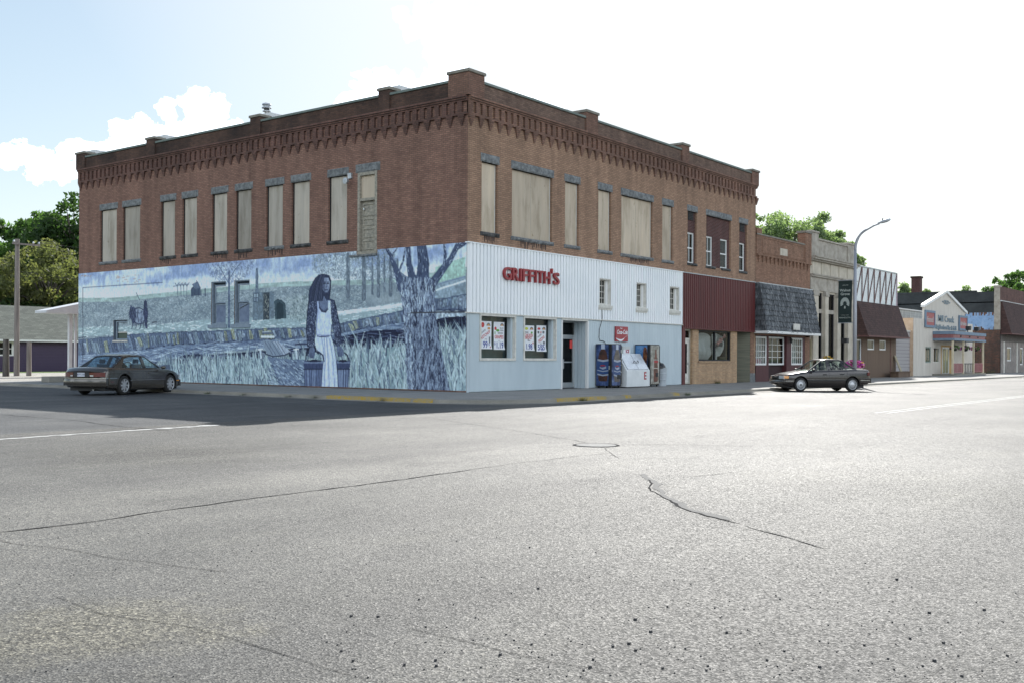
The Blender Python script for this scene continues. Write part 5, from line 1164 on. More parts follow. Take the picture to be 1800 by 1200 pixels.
# ------------------------------------------------------------------ oxblood clad unit (ground floor shop inside the corner building)
panels(fF, 16.18, 24.45, 2.88, 5.56, .10, .2, .03, [], m_redmetal, 'red_cladding', bld)
B(fF,(16.16,5.56,0),(24.5,5.60,.15)).build('flashing', m_galv, bld)
B(fF,(16.16,2.84,0),(24.5,2.88,.14)).build('flashing', m_redmetal, bld)
B(fF,(16.16,.13,0),(16.44,2.84,.13)).build('red_jamb', m_redmetal, bld)
MB(fF).wall(16.2, W, .05, 3.2, [(16.46,17.45,.06,2.84),(18.1,21.75,1.28,2.82),(22.5,24.1,.06,2.84)], .25, w=-.01).build('shop_wall', m_brick_tan, bld)
fQ = FR(.15)
o = MB(fQ).frame(16.5,17.44,.15,2.84,.08,-.06,.02).build('shop_door', noisy('door_cream',(.40,.38,.32),(.52,.50,.42),3,.6), bld)
B(fQ,(16.56,2.3,-.05),(17.35,2.4,.02)).build('transom_bar', m_trim, o)
MB(fQ).frame(16.58,17.33,.17,2.3,.17,-.04,.0,bt=.5).build('door_leaf', m_trim, o); B(fQ,(16.74,.6,-.03),(17.16,2.14,-.02)).build('pane', m_glassd, o); B(fQ,(16.56,2.4,-.03),(17.35,2.74,-.02)).build('pane', m_glassd, o); B(fQ,(17.2,1.1,.0),(17.26,1.2,.05)).build('door_knob', m_alu, o)
B(fF,(16.46,.13,-.3),(16.47,2.84,0)).build('entrance_return', m_trim, bld); B(fF,(17.44,.13,-.3),(17.45,2.84,-.0)).build('entrance_return', m_brick_tan, bld)
# shop window with wavy silver sheeting behind the glass
o = MB(fF).frame(18.1,21.75,1.28,2.82,.06,-.2,-.05).build('shop_window', m_dframe, bld)
B(fF,(20.0,1.34,-.19),(20.07,2.76,-.06)).build('mullion', m_dframe, o)
B(fF,(18.05,1.2,-.05),(21.8,1.28,.03)).build('sill', m_brick_tan, o)
B(fF,(18.16,1.34,-.12),(21.69,2.76,-.115)).build('pane', glass('window_glass_reflective',(.85,.88,.88),.03,0,k=.3), o)
m_foil = noisy('silver_sheeting', (.34,.33,.31), (.52,.50,.47), 1.1, .5, stretch=(2,2,.4))
for a_, b_ in ((18.2,19.97),(20.1,21.45)):
    def fn(s, q, a_=a_, b_=b_):
        ar = (1-abs(2*s-1)**3.2)*.20-.20 if a_ < 20 else -.30*abs(s-.35)**1.5
        lo_ = (.22*max(0,abs(2*s-1)-.72)/.28) if a_ < 20 else .75*max(0,s-.45)*(1+.3*math.sin(s*14))
        return (a_+(b_-a_)*s, 1.36+lo_+(1.34+ar-lo_)*q, -.30+.16*mnoise.noise((s*2.0+a_,q*1.8,1)))
    MB(fF).grid(fn, 22, 16).build('sheeting', m_foil, o, smooth=True)
m_redrefl = noisy('faded_red_reflection', (.22,.08,.07), (.38,.22,.19), 5, .8)
MB(fF).grid(lambda s,q: (20.25+1.1*s, 1.95+.55*s+.22*q+.05*math.sin(s*17), -.14-.03*math.sin(s*9+q*4)), 16, 3).build('wavy_sheet', m_redrefl, o)  # red sheet whose colour stands for a reflection in the glass
MB(fF).grid(lambda s,q: (20.15+.9*s, 2.0+.35*s**.5-(.1+.25*s)*q, -.15-.02*math.sin(s*9+q*4)), 12, 3).build('dark_cloth', m_dframe, o)
B(fF,(18.1,1.3,-.7),(21.75,2.8,-.66)).build('dark_backing', m_black, o)
B(fF,(21.45,1.5,-.6),(21.7,2.75,-.3)).build('side_board', m_black, o)
# dark passage with plank wall
B(fF,(22.5,.13,-1.4),(24.1,2.84,-1.35)).build('passage_back', m_black, bld)
MB(fF).add([(24.1,.13,0),(24.1,2.84,0),(22.95,2.84,-1.3),(22.95,.13,-1.3)], [(0,1,2,3)]).build('plank_wall', noisy('grey_plank',(.10,.10,.075),(.17,.165,.12),2,.85,.01,8,stretch=(.4,.4,9)), bld)
B(fF,(24.1,.13,.0),(24.7,.62,.04)).build('pilaster_foot', m_stone, bld); B(fF,(24.1,.62,.0),(24.6,2.84,.02)).build('pilaster', m_brick_nb, bld)

# ------------------------------------------------------------------ single storey brick neighbour with shake mansard
nb = thing('brick_shop', (28.7,8,0), 'low brown brick shop with a corbelled parapet and a dark shake mansard over its front', 'building')
x0, x1 = 24.78, 32.62
MB(fF).wall(x0, x1, 2.7, 8.25, [], .1).build('wall', m_brick_nb, nb)
MB().box((x0,.02,0),(x0+.1,18,8.0)).box((x1-.1,.02,0),(x1,18,7.9)).box((x0,17.9,0),(x1,18,8)).build('wall', m_brick_nb, nb)
MB().box((x0,.1,7.2),(x1,18,7.3)).build('roof', m_roofing, nb)
p_ = MB(fF); p_.box((x0,7.12,-.2),(x1,7.2,.12)); p_.box((x0,7.2,-.2),(x1,8.25,.05)); p_.build('parapet', m_brick_nb, nb)
MB(fF).box((x0,8.25,-.25),(x1-.8,8.33,.09)).build('coping', m_capst, nb)
c = MB(fF)
for k in range(14):
    x = x0+.35+k*.545
    for j in range(4): c.box((x-.12+.02*j,7.12-.09*(j+1),-.02),(x+.12-.02*j,7.12-.09*j,.10-.02*j))
c.box((x0,7.06,-.05),(x1,7.12,.03)); c.build('cornice', m_brick_nb, nb)
MB(fF).box((x0,8.25,-.3),(x0+.65,8.62,.07)).build('parapet_pier', m_brick_nb, nb); 
MB(fF).box((x1-1.0,7.2,-.4),(x1-.05,9.0,.1)).build('parapet_pier', m_brick_nb, nb); MB(fF).box((x1-1.08,9.0,-.45),(x1-.02,9.14,.16)).build('pier_cap', m_capst, nb)
MB(fF).frame(x0+.7, x1-1.05, 7.28, 8.2, .07, .04, .075).build('parapet_panel', m_brick_nb, nb)
B(fF,(27.93,7.36,.05),(28.95,7.76,.09)).build('date_stone', m_lime, nb)
# mansard: shake courses
def mansard(name, xa, xb, z0, z1, out0, out1, parent, shakes, m, fascia=.15, fm=None, hip=True, row=.30, shw=.16):
    mb = MB(); Lh = z1-z0
    yb, yt = -out0, -out1
    mb.add([(xa,yb,z0),(xb,yb,z0),(xb,yt,z1),(xa,yt,z1)], [(0,1,2,3)])
    mb.add([(xa,0,z0),(xa,yb,z0),(xa,yt,z1),(xa,0,z1)], [(0,1,2,3)]); mb.add([(xb,yb,z0),(xb,0,z0),(xb,0,z1),(xb,yt,z1)], [(0,1,2,3)])
    o = mb.build(name, m, parent)
    if shakes:
        s_ = MB(); n_ = int(Lh/row)
        for i in range(n_+1):
            zb = z0+i*row-.04; f = (zb-z0)/Lh; 
            if zb > z1-.05: break
            ya = yb+(yt-yb)*f; yc = yb+(yt-yb)*min(1,(zb+row*1.15-z0)/Lh); x = xa-.02
            while x < xb:
                w_ = random.uniform(.6,1.4)*shw; th = random.uniform(.025,.055); dz = random.uniform(-.035,.02); e = min(x+w_-.008, xb+.02)
                s_.add([(x,ya-th-.02,zb+dz),(e,ya-th-.02,zb+dz),(e,yc-.006,min(z1,zb+row*1.15)),(x,yc-.006,min(z1,zb+row*1.15)),(x,ya-.0,zb+dz),(e,ya-.0,zb+dz)], [(0,1,2,3),(4,5,1,0),(0,3,4),(1,5,2)])
                x += w_
            y = 0.02      # returns on the left end
            while y > ya:
                w_ = random.uniform(.6,1.4)*shw; e = max(y-w_+.008, ya-.03)
                s_.add([(xa-.05,y,zb),(xa-.05,e,zb),(xa-.008,e+.02,min(z1,zb+row*1.1)),(xa-.008,y,min(z1,zb+row*1.1))], [(0,1,2,3)]); y -= w_
        s_.build('shakes', shakes, parent)
    f_ = MB(); f_.box((xa-.06,yb-.07,z0-fascia),(xb+.06,0.0,z0)); f_.build('fascia', fm or m_trim, parent)
    return o
m_shake = mat('weathered_shakes', (.1,.1,.1), .9); t_ = NT(m_shake)
cc = t_.ramp(t_.noise(3.2, 5, .7, stretch=(1.3,1,.6)), [(.3,(.03,.034,.038)),(.5,(.085,.092,.10)),(.70,(.25,.26,.27))]); t_.col(t_.mix(.7, cc, t_.ramp(t_.noise(14,3,.6,stretch=(1,1,.2)),[(.3,(.5,.5,.5)),(.7,(1.5,1.5,1.5))]), 'MULTIPLY')); t_.bump(t_.noise(30,3,stretch=(1,1,.15)), .01)
mansard('mansard', 24.62, 32.30, 2.92, 5.56, .74, .28, nb, m_shake, m_black, fascia=.13, fm=m_trimw)
MB().box((24.62,-.3,5.55),(32.3,.0,5.60)).build('flashing', m_galv, nb)
B(None,(28.1,-.86,3.05),(29.0,-.80,3.4)).build('number_plate', m_trim, nb)
for x in (26.15,28.6,30.7): MB().add([(x,-.80,3.0),(x+.08,-.80,3.0),(x+.02,-.345,5.5),(x-.03,-.345,5.5)], [(0,1,2,3)]).build('bleached_streak', noisy('bleached_shake',(.14,.15,.16),(.34,.35,.36),7,.9,stretch=(1,1,.5)), nb)
# shopfront below the mansard, oxblood boards, three gridded windows
fP = FR(.0)
m_oxb = noisy('oxblood_board', (.055,.010,.014), (.085,.018,.022), 2, .6, stretch=(6,1,.2))
MB(fP).wall(24.62, 31.9, .13, 2.95, [(24.72,26.4,1.05,2.66),(26.62,29.15,.14,2.7),(29.85,31.62,1.05,2.66)], .3, w=-.02).build('shop_front', m_oxb, nb)
B(fP,(31.9,.13,-.1),(32.62,2.95,.0)).build('end_pier', m_brick_nb, nb)
for a_, b_ in ((24.76,26.38),(29.9,31.6)):
    o = sash(fP, a_, b_, 1.05, 2.64, nb, w=-.06, t=.10, rail=False, vmull=4, hm=3, back=m_blind, name='gridded_window')
    if a_ < 25: B(fP,(a_+.1,1.15,-.36),(b_-.1,1.42,-.30)).build('pink_display', plain('pink_display',(.55,.16,.24)), o)
    k_ = MB(fP); 
    for j in range(9): k_.box((a_+.15+j*.155,1.15,-.33),(a_+.21+j*.155,2.55,-.32))
    k_.build('curtain_fold', plain('blue_grey_fold',(.22,.22,.28)), o)
MB(fP).box((26.62,.14,-.35),(29.15,1.04,-.3)).build('recess_back', mat('recess_dark',(.03,.01,.012),.8), nb)
sash(FR(.18), 26.66, 29.12, 1.05, 2.66, nb, w=0, t=.10, rail=False, vmull=2, hm=3, back=m_dimroom, name='gridded_window')
B(fP,(26.62,2.70,-.9),(29.15,2.72,-.02)).build('recess_ceiling', m_oxb, nb)
t = thing('wall_lantern', (29.45,-.1,2.3), 'small black wall lantern under the shake mansard', 'lamp')
MB().lathe([(.0,0),(.06,.02),(.09,.22),(.10,.24),(.02,.34)], 8, c=(29.45,-.12,2.3)).build('lantern', m_dframe, t); B(None,(29.43,-.12,2.62),(29.47,0,2.66)).build('bracket', m_dframe, t)

# ------------------------------------------------------------------ limestone bank
bk_ = thing('stone_bank', (36.6,10,0), 'pale limestone classical front with pilasters, cornice and dark recessed bays', 'building')
x0, x1 = 32.64, 40.45
bays = [(33.75,34.72,.13,5.5),(35.38,36.82,.13,5.5),(37.55,38.72,.13,5.5)]
MB(fF).wall(x0, x1, .13, 7.6, bays, .16).build('wall', m_lime, bk_)
MB().box((x0,.02,0),(x0+.1,20,7.9)).box((x1-.1,.02,0),(x1,20,7.9)).box((x0,19.9,0),(x1,20,8)).build('wall', m_lime_d, bk_)
MB().box((x0,.1,7.0),(x1,20,7.1)).build('roof', m_roofing, bk_)
c = MB(fF); c.box((x0,5.62,0),(x1,5.72,.08)); c.box((x0,5.72,0),(x1,6.45,.03)); c.box((x0,6.45,0),(x1,6.55,.14)); c.box((x0,6.55,0),(x1,6.62,.20)); c.box((x0,7.42,-.1),(x1,7.52,.18)); c.box((x0,7.52,-.1),(x1,7.64,.32)); c.box((x0,7.64,-.1),(x1,7.72,.38)); c.build('cornice', m_lime_d, bk_)
q = MB(fF)
for k in range(5): q.box((x0+.25+k*1.52,6.66,0),(x0+1.6+k*1.52,7.38,.035))
q.build('frieze_panel', m_lime, bk_)
MB(fF).box((x0+1.15,7.72,-.3),(x1-1.5,8.78,.0)).build('parapet', m_lime_d, bk_); MB(fF).box((x0+1.15,8.78,-.35),(x1-1.5,8.88,.07)).build('coping', m_lime_d, bk_)
for a_, b_, h in ((x0,x0+1.15,9.15),(x1-1.5,x1-.0,8.95)):
    MB(fF).box((a_,7.72,-.5),(b_,h,.08)).build('parapet_pier', m_lime_d, bk_); MB(fF).box((a_-.04,h,-.55),(b_+.04,h+.12,.14)).build('pier_cap', m_lime_d, bk_, bevel=.03)
for a_, b_ in ((x0+.12,33.68),(34.75,35.35),(36.85,37.52),(38.76,39.5)):
    pl_ = MB(fF).box((a_+.03,.45,0),(b_-.03,5.3,.16)).build('pilaster', m_lime, bk_, bevel=.015)
    MB(fF).box((a_,5.3,0),(b_,5.6,.20)).build('capital', m_lime_d, pl_); MB(fF).box((a_-.02,.13,0),(b_+.02,.45,.22)).build('pilaster_base', m_lime_d, pl_)
for a_, b_, c_, d_ in bays:
    g = MB(fF).frame(a_, b_, .5, 5.5, .07, -.16, -.08).build('bay_window', m_dframe, bk_)
    B(fF,(a_,4.25,-.15),(b_,4.5,-.05)).build('spandrel', m_lime_d, g); B(fF,(a_+.07,.6,-.145),(b_-.07,4.25,-.14)).build('pane', m_glassd, g); B(fF,(a_+.07,4.5,-.145),(b_-.07,5.44,-.14)).build('pane', m_glassd, g)
    B(fF,((a_+b_)/2-.03,.6,-.135),((a_+b_)/2+.03,4.25,-.10)).build('mullion', m_dframe, g); B(fF,(a_,.13,-.15),(b_,.6,-.06)).build('bay_foot', m_lime_d, g); B(fF,(a_,.2,-.5),(b_,5.5,-.45)).build('inner_dark', m_dimroom, g)
    if a_ > 35 and a_ < 36: B(fF,(a_+.1,.7,-.132),(a_+.7,1.6,-.125)).build('paper_sign', m_signw, g)
MB(fF).box((32.66,1.3,.02),(33.3,2.6,.05)).build('notice_board', plain('notice_tan',(.35,.30,.18)), bk_)
B(fF,(32.66,.13,.02),(33.3,1.2,.04)).build('white_panel', m_trim, bk_)
B(None,(37.6,-.5,2.45),(38.0,-.1,2.75)).build('wall_unit', m_dframe, bk_)

# ------------------------------------------------------------------ shop with white zigzag fascia and brown awning
zg = thing('zigzag_shop', (45,8,0), 'brown boarded shop with a white zigzag trimmed upper front and brown shingled awning', 'building')
x0, x1 = 40.5, 49.25
m_zw = noisy('white_fascia_panel', (.66,.69,.68), (.76,.78,.77), 2, .6)
B(fF,(x0,5.2,-.1),(x1,7.72,.02)).build('upper_panel', m_zw, zg)
MB().box((x0,.05,0),(x0+.1,16,7.2)).box((x1-.1,.05,0),(x1,16,5.6)).box((x0,15.9,0),(x1,16,6.5)).build('wall', m_zw, zg); MB().box((x0,.1,5.5),(x1,16,5.6)).build('roof', m_roofing, zg)
m_brn = noisy('brown_trim', (.10,.045,.04), (.16,.075,.065), 4, .7)
z_ = MB(fF); n_ = 7; pw = (x1-x0)/n_
for k in range(n_):
    a_, b_ = x0+k*pw, x0+(k+1)*pw
    z_.add([(a_-.06,5.3,.05),(a_+.10,5.3,.05),(b_+.02,7.65,.05),(b_-.14,7.65,.05)], [(0,1,2,3)]); z_.add([(b_-.08,5.3,.06),(b_+.08,5.3,.06),(b_+.06,7.65,.06),(b_-.10,7.65,.06)], [(0,1,2,3)])
z_.build('zigzag_trim', m_brn, zg); B(fF,(x0,7.66,-.12),(x1,7.74,.07)).build('top_trim', m_galv, zg); B(fF,(x1-.12,5.2,-.1),(x1,7.72,.07)).build('corner_trim', noisy('lilac_trim',(.35,.27,.32),(.45,.36,.4),3,.7), zg)
m_shing = mat('brown_shingles', (.06,.035,.03), .95); t_ = NT(m_shing); bb = t_.n('ShaderNodeTexBrick'); v_, s_ = t_.wallvec(); t_.l(v_, bb.inputs['Vector']); bb.inputs['Scale'].default_value = 1; bb.inputs['Brick Width'].default_value = .3; bb.inputs['Row Height'].default_value = .15; bb.inputs['Mortar Size'].default_value = .008
bb.inputs['Color1'].default_value = (.085,.048,.042,1); bb.inputs['Color2'].default_value = (.055,.032,.03,1); bb.inputs['Mortar'].default_value = (.03,.018,.016,1); t_.col(t_.mix(.5, bb.outputs['Color'], t_.ramp(t_.noise(1.2,5,.6),[(.3,(.7,.7,.7)),(.7,(1.3,1.25,1.2))]), 'MULTIPLY')); t_.bump(bb.outputs['Fac'], -.01)
mansard('awning', x0+.02, x1+.1, 3.0, 5.3, .9, .12, zg, None, m_shing, fascia=.10, fm=m_brn)
m_bdoor = noisy('brown_boards', (.10,.062,.04), (.16,.105,.07), 1.5, .75, .01, 12, stretch=(7,7,.2))
MB(fF).wall(x0, x1, .13, 3.0, [(40.75,41.95,.14,2.75),(43.05,44.48,2.06,2.76),(45.55,46.98,2.06,2.76)], .2).build('wall', m_bdoor, zg)
for a_, b_ in ((43.05,44.48),(45.55,46.98)): sash(fF, a_, b_, 2.06, 2.76, zg, w=-.04, t=.09, rail=False, back=m_blind, name='small_window')
o = sash(fF, 40.75, 41.95, .2, 2.75, zg, w=-.08, t=.10, rail=False, back=m_dimroom, name='glass_door', fm=m_trimw); B(fF,(41.7,1.1,-.07),(41.76,1.35,-.0)).build('handle', m_alu, o)
B(fF,(47.9,.13,0),(48.02,2.95,.03)).build('batten', m_brn, zg)
t = thing('plank_bench', (48.1,-.7,SZ), 'low dark wooden bench box in front of the brown boarded shop', 'bench')
B(None,(46.6,-1.0,SZ),(49.3,-.45,SZ+.36)).build('box', m_bdoor, t); B(None,(46.5,-1.06,SZ+.36),(49.35,-.4,SZ+.42)).build('seat', m_bdoor, t)
t = thing('leaning_plank', (48.9,-.4,SZ), 'short pale weathered plank leaning beside the brown boarded shop', 'plank')
MB().add([(48.75,-.5,SZ+.42),(49.15,-.5,SZ+.42),(49.0,-.08,1.7),(48.65,-.08,1.7),(48.75,-.44,SZ+.42),(49.15,-.44,SZ+.42),(49.0,-.02,1.7),(48.65,-.02,1.7)],[(0,1,2,3),(7,6,5,4),(0,4,5,1),(1,5,6,2),(2,6,7,3),(3,7,4,0)]).build('plank', noisy('pale_plank',(.30,.26,.18),(.42,.37,.27),5,.8), t)

# ------------------------------------------------------------------ low grey annex and white block hall
an = thing('grey_annex', (51.3,3,0), 'low grey lap sided annex between the brown shop and the timber fronted restaurant', 'building')
m_lap = mat('grey_lap_siding', (.33,.31,.31), .7); t_ = NT(m_lap); w_ = t_.n('ShaderNodeTexWave'); w_.wave_type = 'BANDS'; w_.bands_direction = 'Z'; w_.wave_profile = 'SAW'; w_.inputs['Scale'].default_value = 1.2; t_.l(t_.c, w_.inputs['Vector']); t_.col(t_.ramp(w_.outputs['Fac'], [(0,(.14,.13,.13)),(.12,(.34,.32,.32)),(1,(.39,.365,.365))])); t_.bump(w_.outputs['Fac'], .02)
MB().box((49.26,.25,0),(53.4,9,3.5)).build('wall', m_lap, an); MB().box((49.26,.2,3.5),(53.4,9.1,3.62)).build('fascia', m_trim, an)
hall = thing('block_hall', (60,14,0), 'white painted concrete block hall rising behind the timber restaurant front', 'building')
m_block = brick('white_block', (.52,.54,.52), (.46,.48,.47), (.36,.38,.37), dirtamt=.05, bw=.4, rh=.2, ms=.012)
MB().box((53.6,3.6,0),(70.5,24,5.65)).build('wall', m_block, hall); MB().box((53.5,3.5,5.65),(70.6,24.1,5.75)).build('coping', m_trimw, hall)
# ------------------------------------------------------------------ timber fronted restaurant
re_ = thing('timber_restaurant', (62,4,0), 'pale timber boarded false front with a gable, blue and red porch and two red signs', 'building')
m_pine = mat('weathered_pine_hazed', (.5,.45,.4), .8); t_ = NT(m_pine); s_ = t_.noise(2.0, 5, .6, stretch=(5,1,.25)); cx_ = t_.n('ShaderNodeSeparateXYZ'); t_.l(t_.c, cx_.inputs[0])
c_ = t_.ramp(s_, [(.3,(.50,.45,.385)),(.7,(.72,.67,.60))]); fr_ = t_.math('FRACT', t_.math('MULTIPLY', cx_.outputs[0], 2.6)); g_ = t_.ramp(fr_, [(0,(.35,.35,.35)),(.07,(.4,.4,.4)),(.10,(1,1,1)),(1,(1,1,1))]); t_.col(t_.mix(1, c_, g_, 'MULTIPLY'))  # pine tones lightened to suggest backlit haze on the far front
m_pine2 = noisy('fresh_pine', (.50,.32,.13), (.62,.42,.20), 3, .7, stretch=(5,1,.3))
hol = [(56.6,58.15,1.15,2.42),(58.85,60.5,1.15,2.42)]
MB(fF).wall(53.4, 71.0, .13, 4.58, hol+[(60.9,64.9,.14,2.6)], .2).build('front', m_pine, re_)
MB(fF).prism([(56.2,4.57),(68.3,4.57),(68.3,5.6),(62.2,7.0),(56.2,5.7)], -.15, -.001).build('front_gable', m_pine, re_)
m_ps = noisy('pine_side',(.50,.34,.22),(.6,.45,.32),3,.8); MB().box((53.4,.01,0),(53.5,6,4.58)).build('side_wall', m_ps, re_); MB().box((70.9,.01,0),(71,6,4.58)).build('side_wall', m_ps, re_)
MB().box((53.5,.2,4.2),(70.9,4,4.3)).build('roof', m_roofing, re_)
for a_, b_ in (((55.9,5.62),(62.2,7.06)),((62.2,7.06),(68.7,5.5))):
    MB(fF).add([(a_[0],a_[1]-.1,-.18),(b_[0],b_[1]-.1,-.18),(b_[0],b_[1]+.12,-.18),(a_[0],a_[1]+.12,-.18),(a_[0],a_[1]-.1,.14),(b_[0],b_[1]-.1,.14),(b_[0],b_[1]+.12,.14),(a_[0],a_[1]+.12,.14)],[(0,3,2,1),(4,5,6,7),(0,1,5,4),(1,2,6,5),(2,3,7,6),(3,0,4,7)]).build('barge_board', m_trimw, re_)
for a_, b_, c_, d_ in hol: sash(fF, a_, b_, c_, d_, re_, w=-.05, t=.09, rail=False, vmull=1, back=m_dimroom, fm=noisy('sage_trim',(.25,.30,.27),(.32,.37,.33),4,.7) if a_ < 57 else m_trim)
B(fF,(60.9,.14,-.25),(64.9,2.6,-.2)).build('porch_wall', m_pine2, re_)
o = sash(FR(.15), 61.9, 63.9, .15, 2.45, re_, w=0, t=.14, rail=False, vmull=1, back=m_dimroom, name='glass_door', fm=m_trimw)
m_fblue = noisy('porch_blue', (.13,.19,.26), (.18,.25,.33), 4, .6); m_fred = noisy('porch_red', (.22,.085,.085), (.30,.12,.115), 4, .6)
pz0, pz1 = 3.0, 3.62
po = MB().box((58.6,-1.6,pz0),(68.6,0,pz1)).build('porch_fascia', m_fred, re_)
for a_, b_ in ((pz0-.06,pz0+.12),(pz1-.2,pz1+.05)): MB().box((58.55,-1.68,a_),(68.68,0,b_)).build('fascia_band', m_fblue, po)
q = MB(); 
for x in (60.6,63.3,66): q.box((x,-1.66,pz0+.24),(x+.25,-1.6,pz0+.34))
q.build('fascia_stud', m_dframe, po)
m_post = noisy('cream_post', (.55,.47,.33), (.66,.58,.42), 4, .6)
for x in (58.75,61.9,65.2,68.4):
    ps = MB().box((x-.07,-1.56,.13),(x+.07,-1.42,pz0)).build('porch_post', m_post, re_)
    MB().add([(x+.07,-1.5,pz0-.5),(x+.07,-1.5,pz0),(x+.5,-1.5,pz0),(x+.12,-1.5,pz0-.45)],[(0,1,2,3)]).build('bracket', m_post, ps)
MB().box((58.5,-1.7,.13),(68.6,0,.26)).build('porch_deck', m_kerb, re_)
m_rail = noisy('rail_red', (.26,.09,.10), (.34,.13,.13), 4, .6)
for a_, b_, m in ((59.0,61.7,m_rail),(65.4,68.2,m_rail),(62.1,65.0,m_dframe)):
    q = MB(); q.box((a_,-1.52,1.05),(b_,-1.46,1.12)); q.box((a_,-1.52,.36),(b_,-1.46,.42)); k = a_+.1
    while k < b_: q.box((k,-1.51,.42),(k+(.22 if m is m_rail else .05),-1.47,1.05)); k += .42 if m is m_rail else .5
    q.build('railing', m, re_)
# two red framed signs and the raised lettering
for a_, b_, c_, d_, wd in ((56.3,58.75,4.02,5.22,'food'),(66.2,68.7,4.0,5.14,'drinks')):
    s__ = thing('menu_sign', ((a_+b_)/2,-.1,c_), 'red sign in a blue frame, %s of the timber gable' % ('left' if wd == 'food' else 'right'), 'sign', 'framed red signs on the timber front')
    B(fF,(a_,c_,.02),(b_,d_,.10)).build('panel', plain('sign_red',(.36,.10,.095),.6), s__); MB(fF).frame(a_-.08,b_+.08,c_-.08,d_+.08,.18,.02,.14).build('frame', m_fblue, s__)
    T(lambda p: fF((p[0],p[1],p[2])), wd, .62 if wd == 'food' else .5, (a_+b_)/2, (c_+d_)/2-.05, .103, ext=.003, sx=1.5, fat=.01).build('lettering', plain('sign_grey',(.40,.42,.40)), s__)
ls = thing('timber_front_lettering', (62.2,-.05,4.2), 'weathered blue grey raised letters in two lines on the timber gable', 'sign')
m_lt = plain('slate_letter', (.20,.25,.28))
T(lambda p: fF((p[0],p[1],p[2])),'Mill Creek',.72,62.3,4.75,.03,ext=.02,sx=1.55,fat=.012).build('lettering', m_lt, ls); T(lambda p: fF((p[0],p[1],p[2])),'Neighborhood Bar & Grill',.50,62.3,4.05,.03,ext=.02,sx=1.2,fat=.01).build('lettering', m_lt, ls); T(lambda p: fF((p[0],p[1],p[2])),'• OLD •',.45,62.3,6.15,.03,ext=.02,sx=1.6,fat=.01).build('lettering', m_lt, ls)
for x in (64.6,67.3):
    s__ = thing('porch_floodlight', (x,-1.4,pz1), 'black floodlight on the porch roof, %s of the pair' % ('left' if x < 66 else 'right'), 'lamp', 'floodlights on the porch roof')
    MB().box((x-.03,-1.2,pz1+.04),(x+.03,-1.14,pz1+.3)).build('stem', m_dframe, s__); MB().box((x-.28,-1.4,pz1+.26),(x+.28,-1.05,pz1+.62)).build('lamp_head', m_dframe, s__, bevel=.04)
for x, l in ((60.1,'left'),(63.4,'middle'),(66.8,'right')):
    h_ = thing('hanging_basket', (x,-1.3,2.25), 'hanging flower basket under the porch edge, %s of three' % l, 'flower basket', 'hanging baskets on the porch')
    MB().lathe([(0,0),(.14,.03),(.22,.2),(.2,.2)], 12, c=(x,-1.3,2.1)).build('basket', m_dframe, h_); MB().tube([(x,-1.3,2.3),(x,-1.3,3.0)], .012, 4).build('chain', m_dframe, h_)
    flowers(x,-1.3,2.32,.42,.4,.26,[(m_pink if l == 'right' else m_mag,.12)],150,h_,m_leaf,.06)
# ------------------------------------------------------------------ brick building with tarred side wall and brown mansard
fb_ = thing('patched_brick_building', (90,15,0), 'old brick building whose side wall is tarred black above a flaking pale blue band', 'building')
x0, x1 = 81.3, 93.0
m_tarw = noisy('tar_coating', (.016,.020,.023), (.045,.052,.056), .8, .75, .02, 6)
m_bluep = mat('flaking_blue', (.2,.35,.6), .8); t_ = NT(m_bluep); t_.col(t_.ramp(t_.noise(1.5,6,.75), [(.37,(.16,.12,.11)),(.42,(.22,.36,.58)),(.7,(.34,.48,.68))]))
fX = SD(x0)
B(fX,(-42,.0,-.3),(0,4.35,0)).build('side_wall', m_brick_old, fb_)
q_ = MB(fX)
for k in range(60):
    u_ = -9+k*.15; q_.box((u_,4.35,.0),(u_+random.choice([.15,.08,0.01]),4.35+random.choice([.0,.15,.3])+.01,.012)); q_.box((u_,6.05-random.choice([0,.15,.3])-.01,.0),(u_+random.choice([.15,.08,.01]),6.05,.012))
q_.build('flaked_patch', m_brick_old, fb_)
B(fX,(-42,6.05,-.3),(-.55,8.1,0)).build('tarred_wall', m_tarw, fb_); B(fX,(-42,8.1,-.35),(-2.2,8.25,.05)).build('coping', m_tarw, fb_)
q = MB(fX); q.box((-42,4.35,-.3),(-.55,6.05,0)); q.build('blue_band', m_bluep, fb_)
B(fX,(-.55,4.35,-.3),(0,8.5,.03)).build('corner_pier', m_lime_d, fb_); B(fX,(-.6,8.5,-.35),(0.05,8.68,.08)).build('pier_cap', m_lime_d, fb_)
b_ = brick('brick_top', (.20,.10,.085), (.14,.07,.06), (.12,.1,.09)); MB(FR(0)).box((x0,7.2,-.3),(x1,8.6,.02)).build('parapet', b_, fb_)
B(FR(0),(x0,7.12,0),(x1,7.22,.12)).build('ledge', m_galv, fb_)
MB(FR(0)).wall(x0, x1, .13, 4.2, [(84.3,86.2,1.3,2.7),(90.2,91.6,.9,2.7)], .2).build('front', noisy('fieldstone',(.16,.14,.13),(.32,.28,.25),1.6,.9,.03,5), fb_)
MB().box((x0+.3,38,0),(x1,42,8)).box((x1-.2,.3,0),(x1,42,8)).build('wall', m_brick_old, fb_); MB().box((x0,.3,7.0),(x1,42,7.1)).build('roof', m_roofing, fb_)
mansard('mansard', x0+.2, x1, 4.0, 7.15, 1.0, .12, fb_, None, m_shing, fascia=.1, fm=m_brn)
for a_, b_ in ((84.3,86.2),(90.2,91.6)): sash(FR(0), a_, b_, 1.3 if a_ < 85 else .9, 2.7, fb_, w=-.05, t=.12, rail=False, back=m_dimroom)
q = MB(FR(0)); q.box((82.6,.13,0),(82.9,3.2,.1)); q.box((88.3,.13,0),(88.6,3.2,.1)); q.build('door_post', m_trim, fb_)
q = MB(FR(0)); 
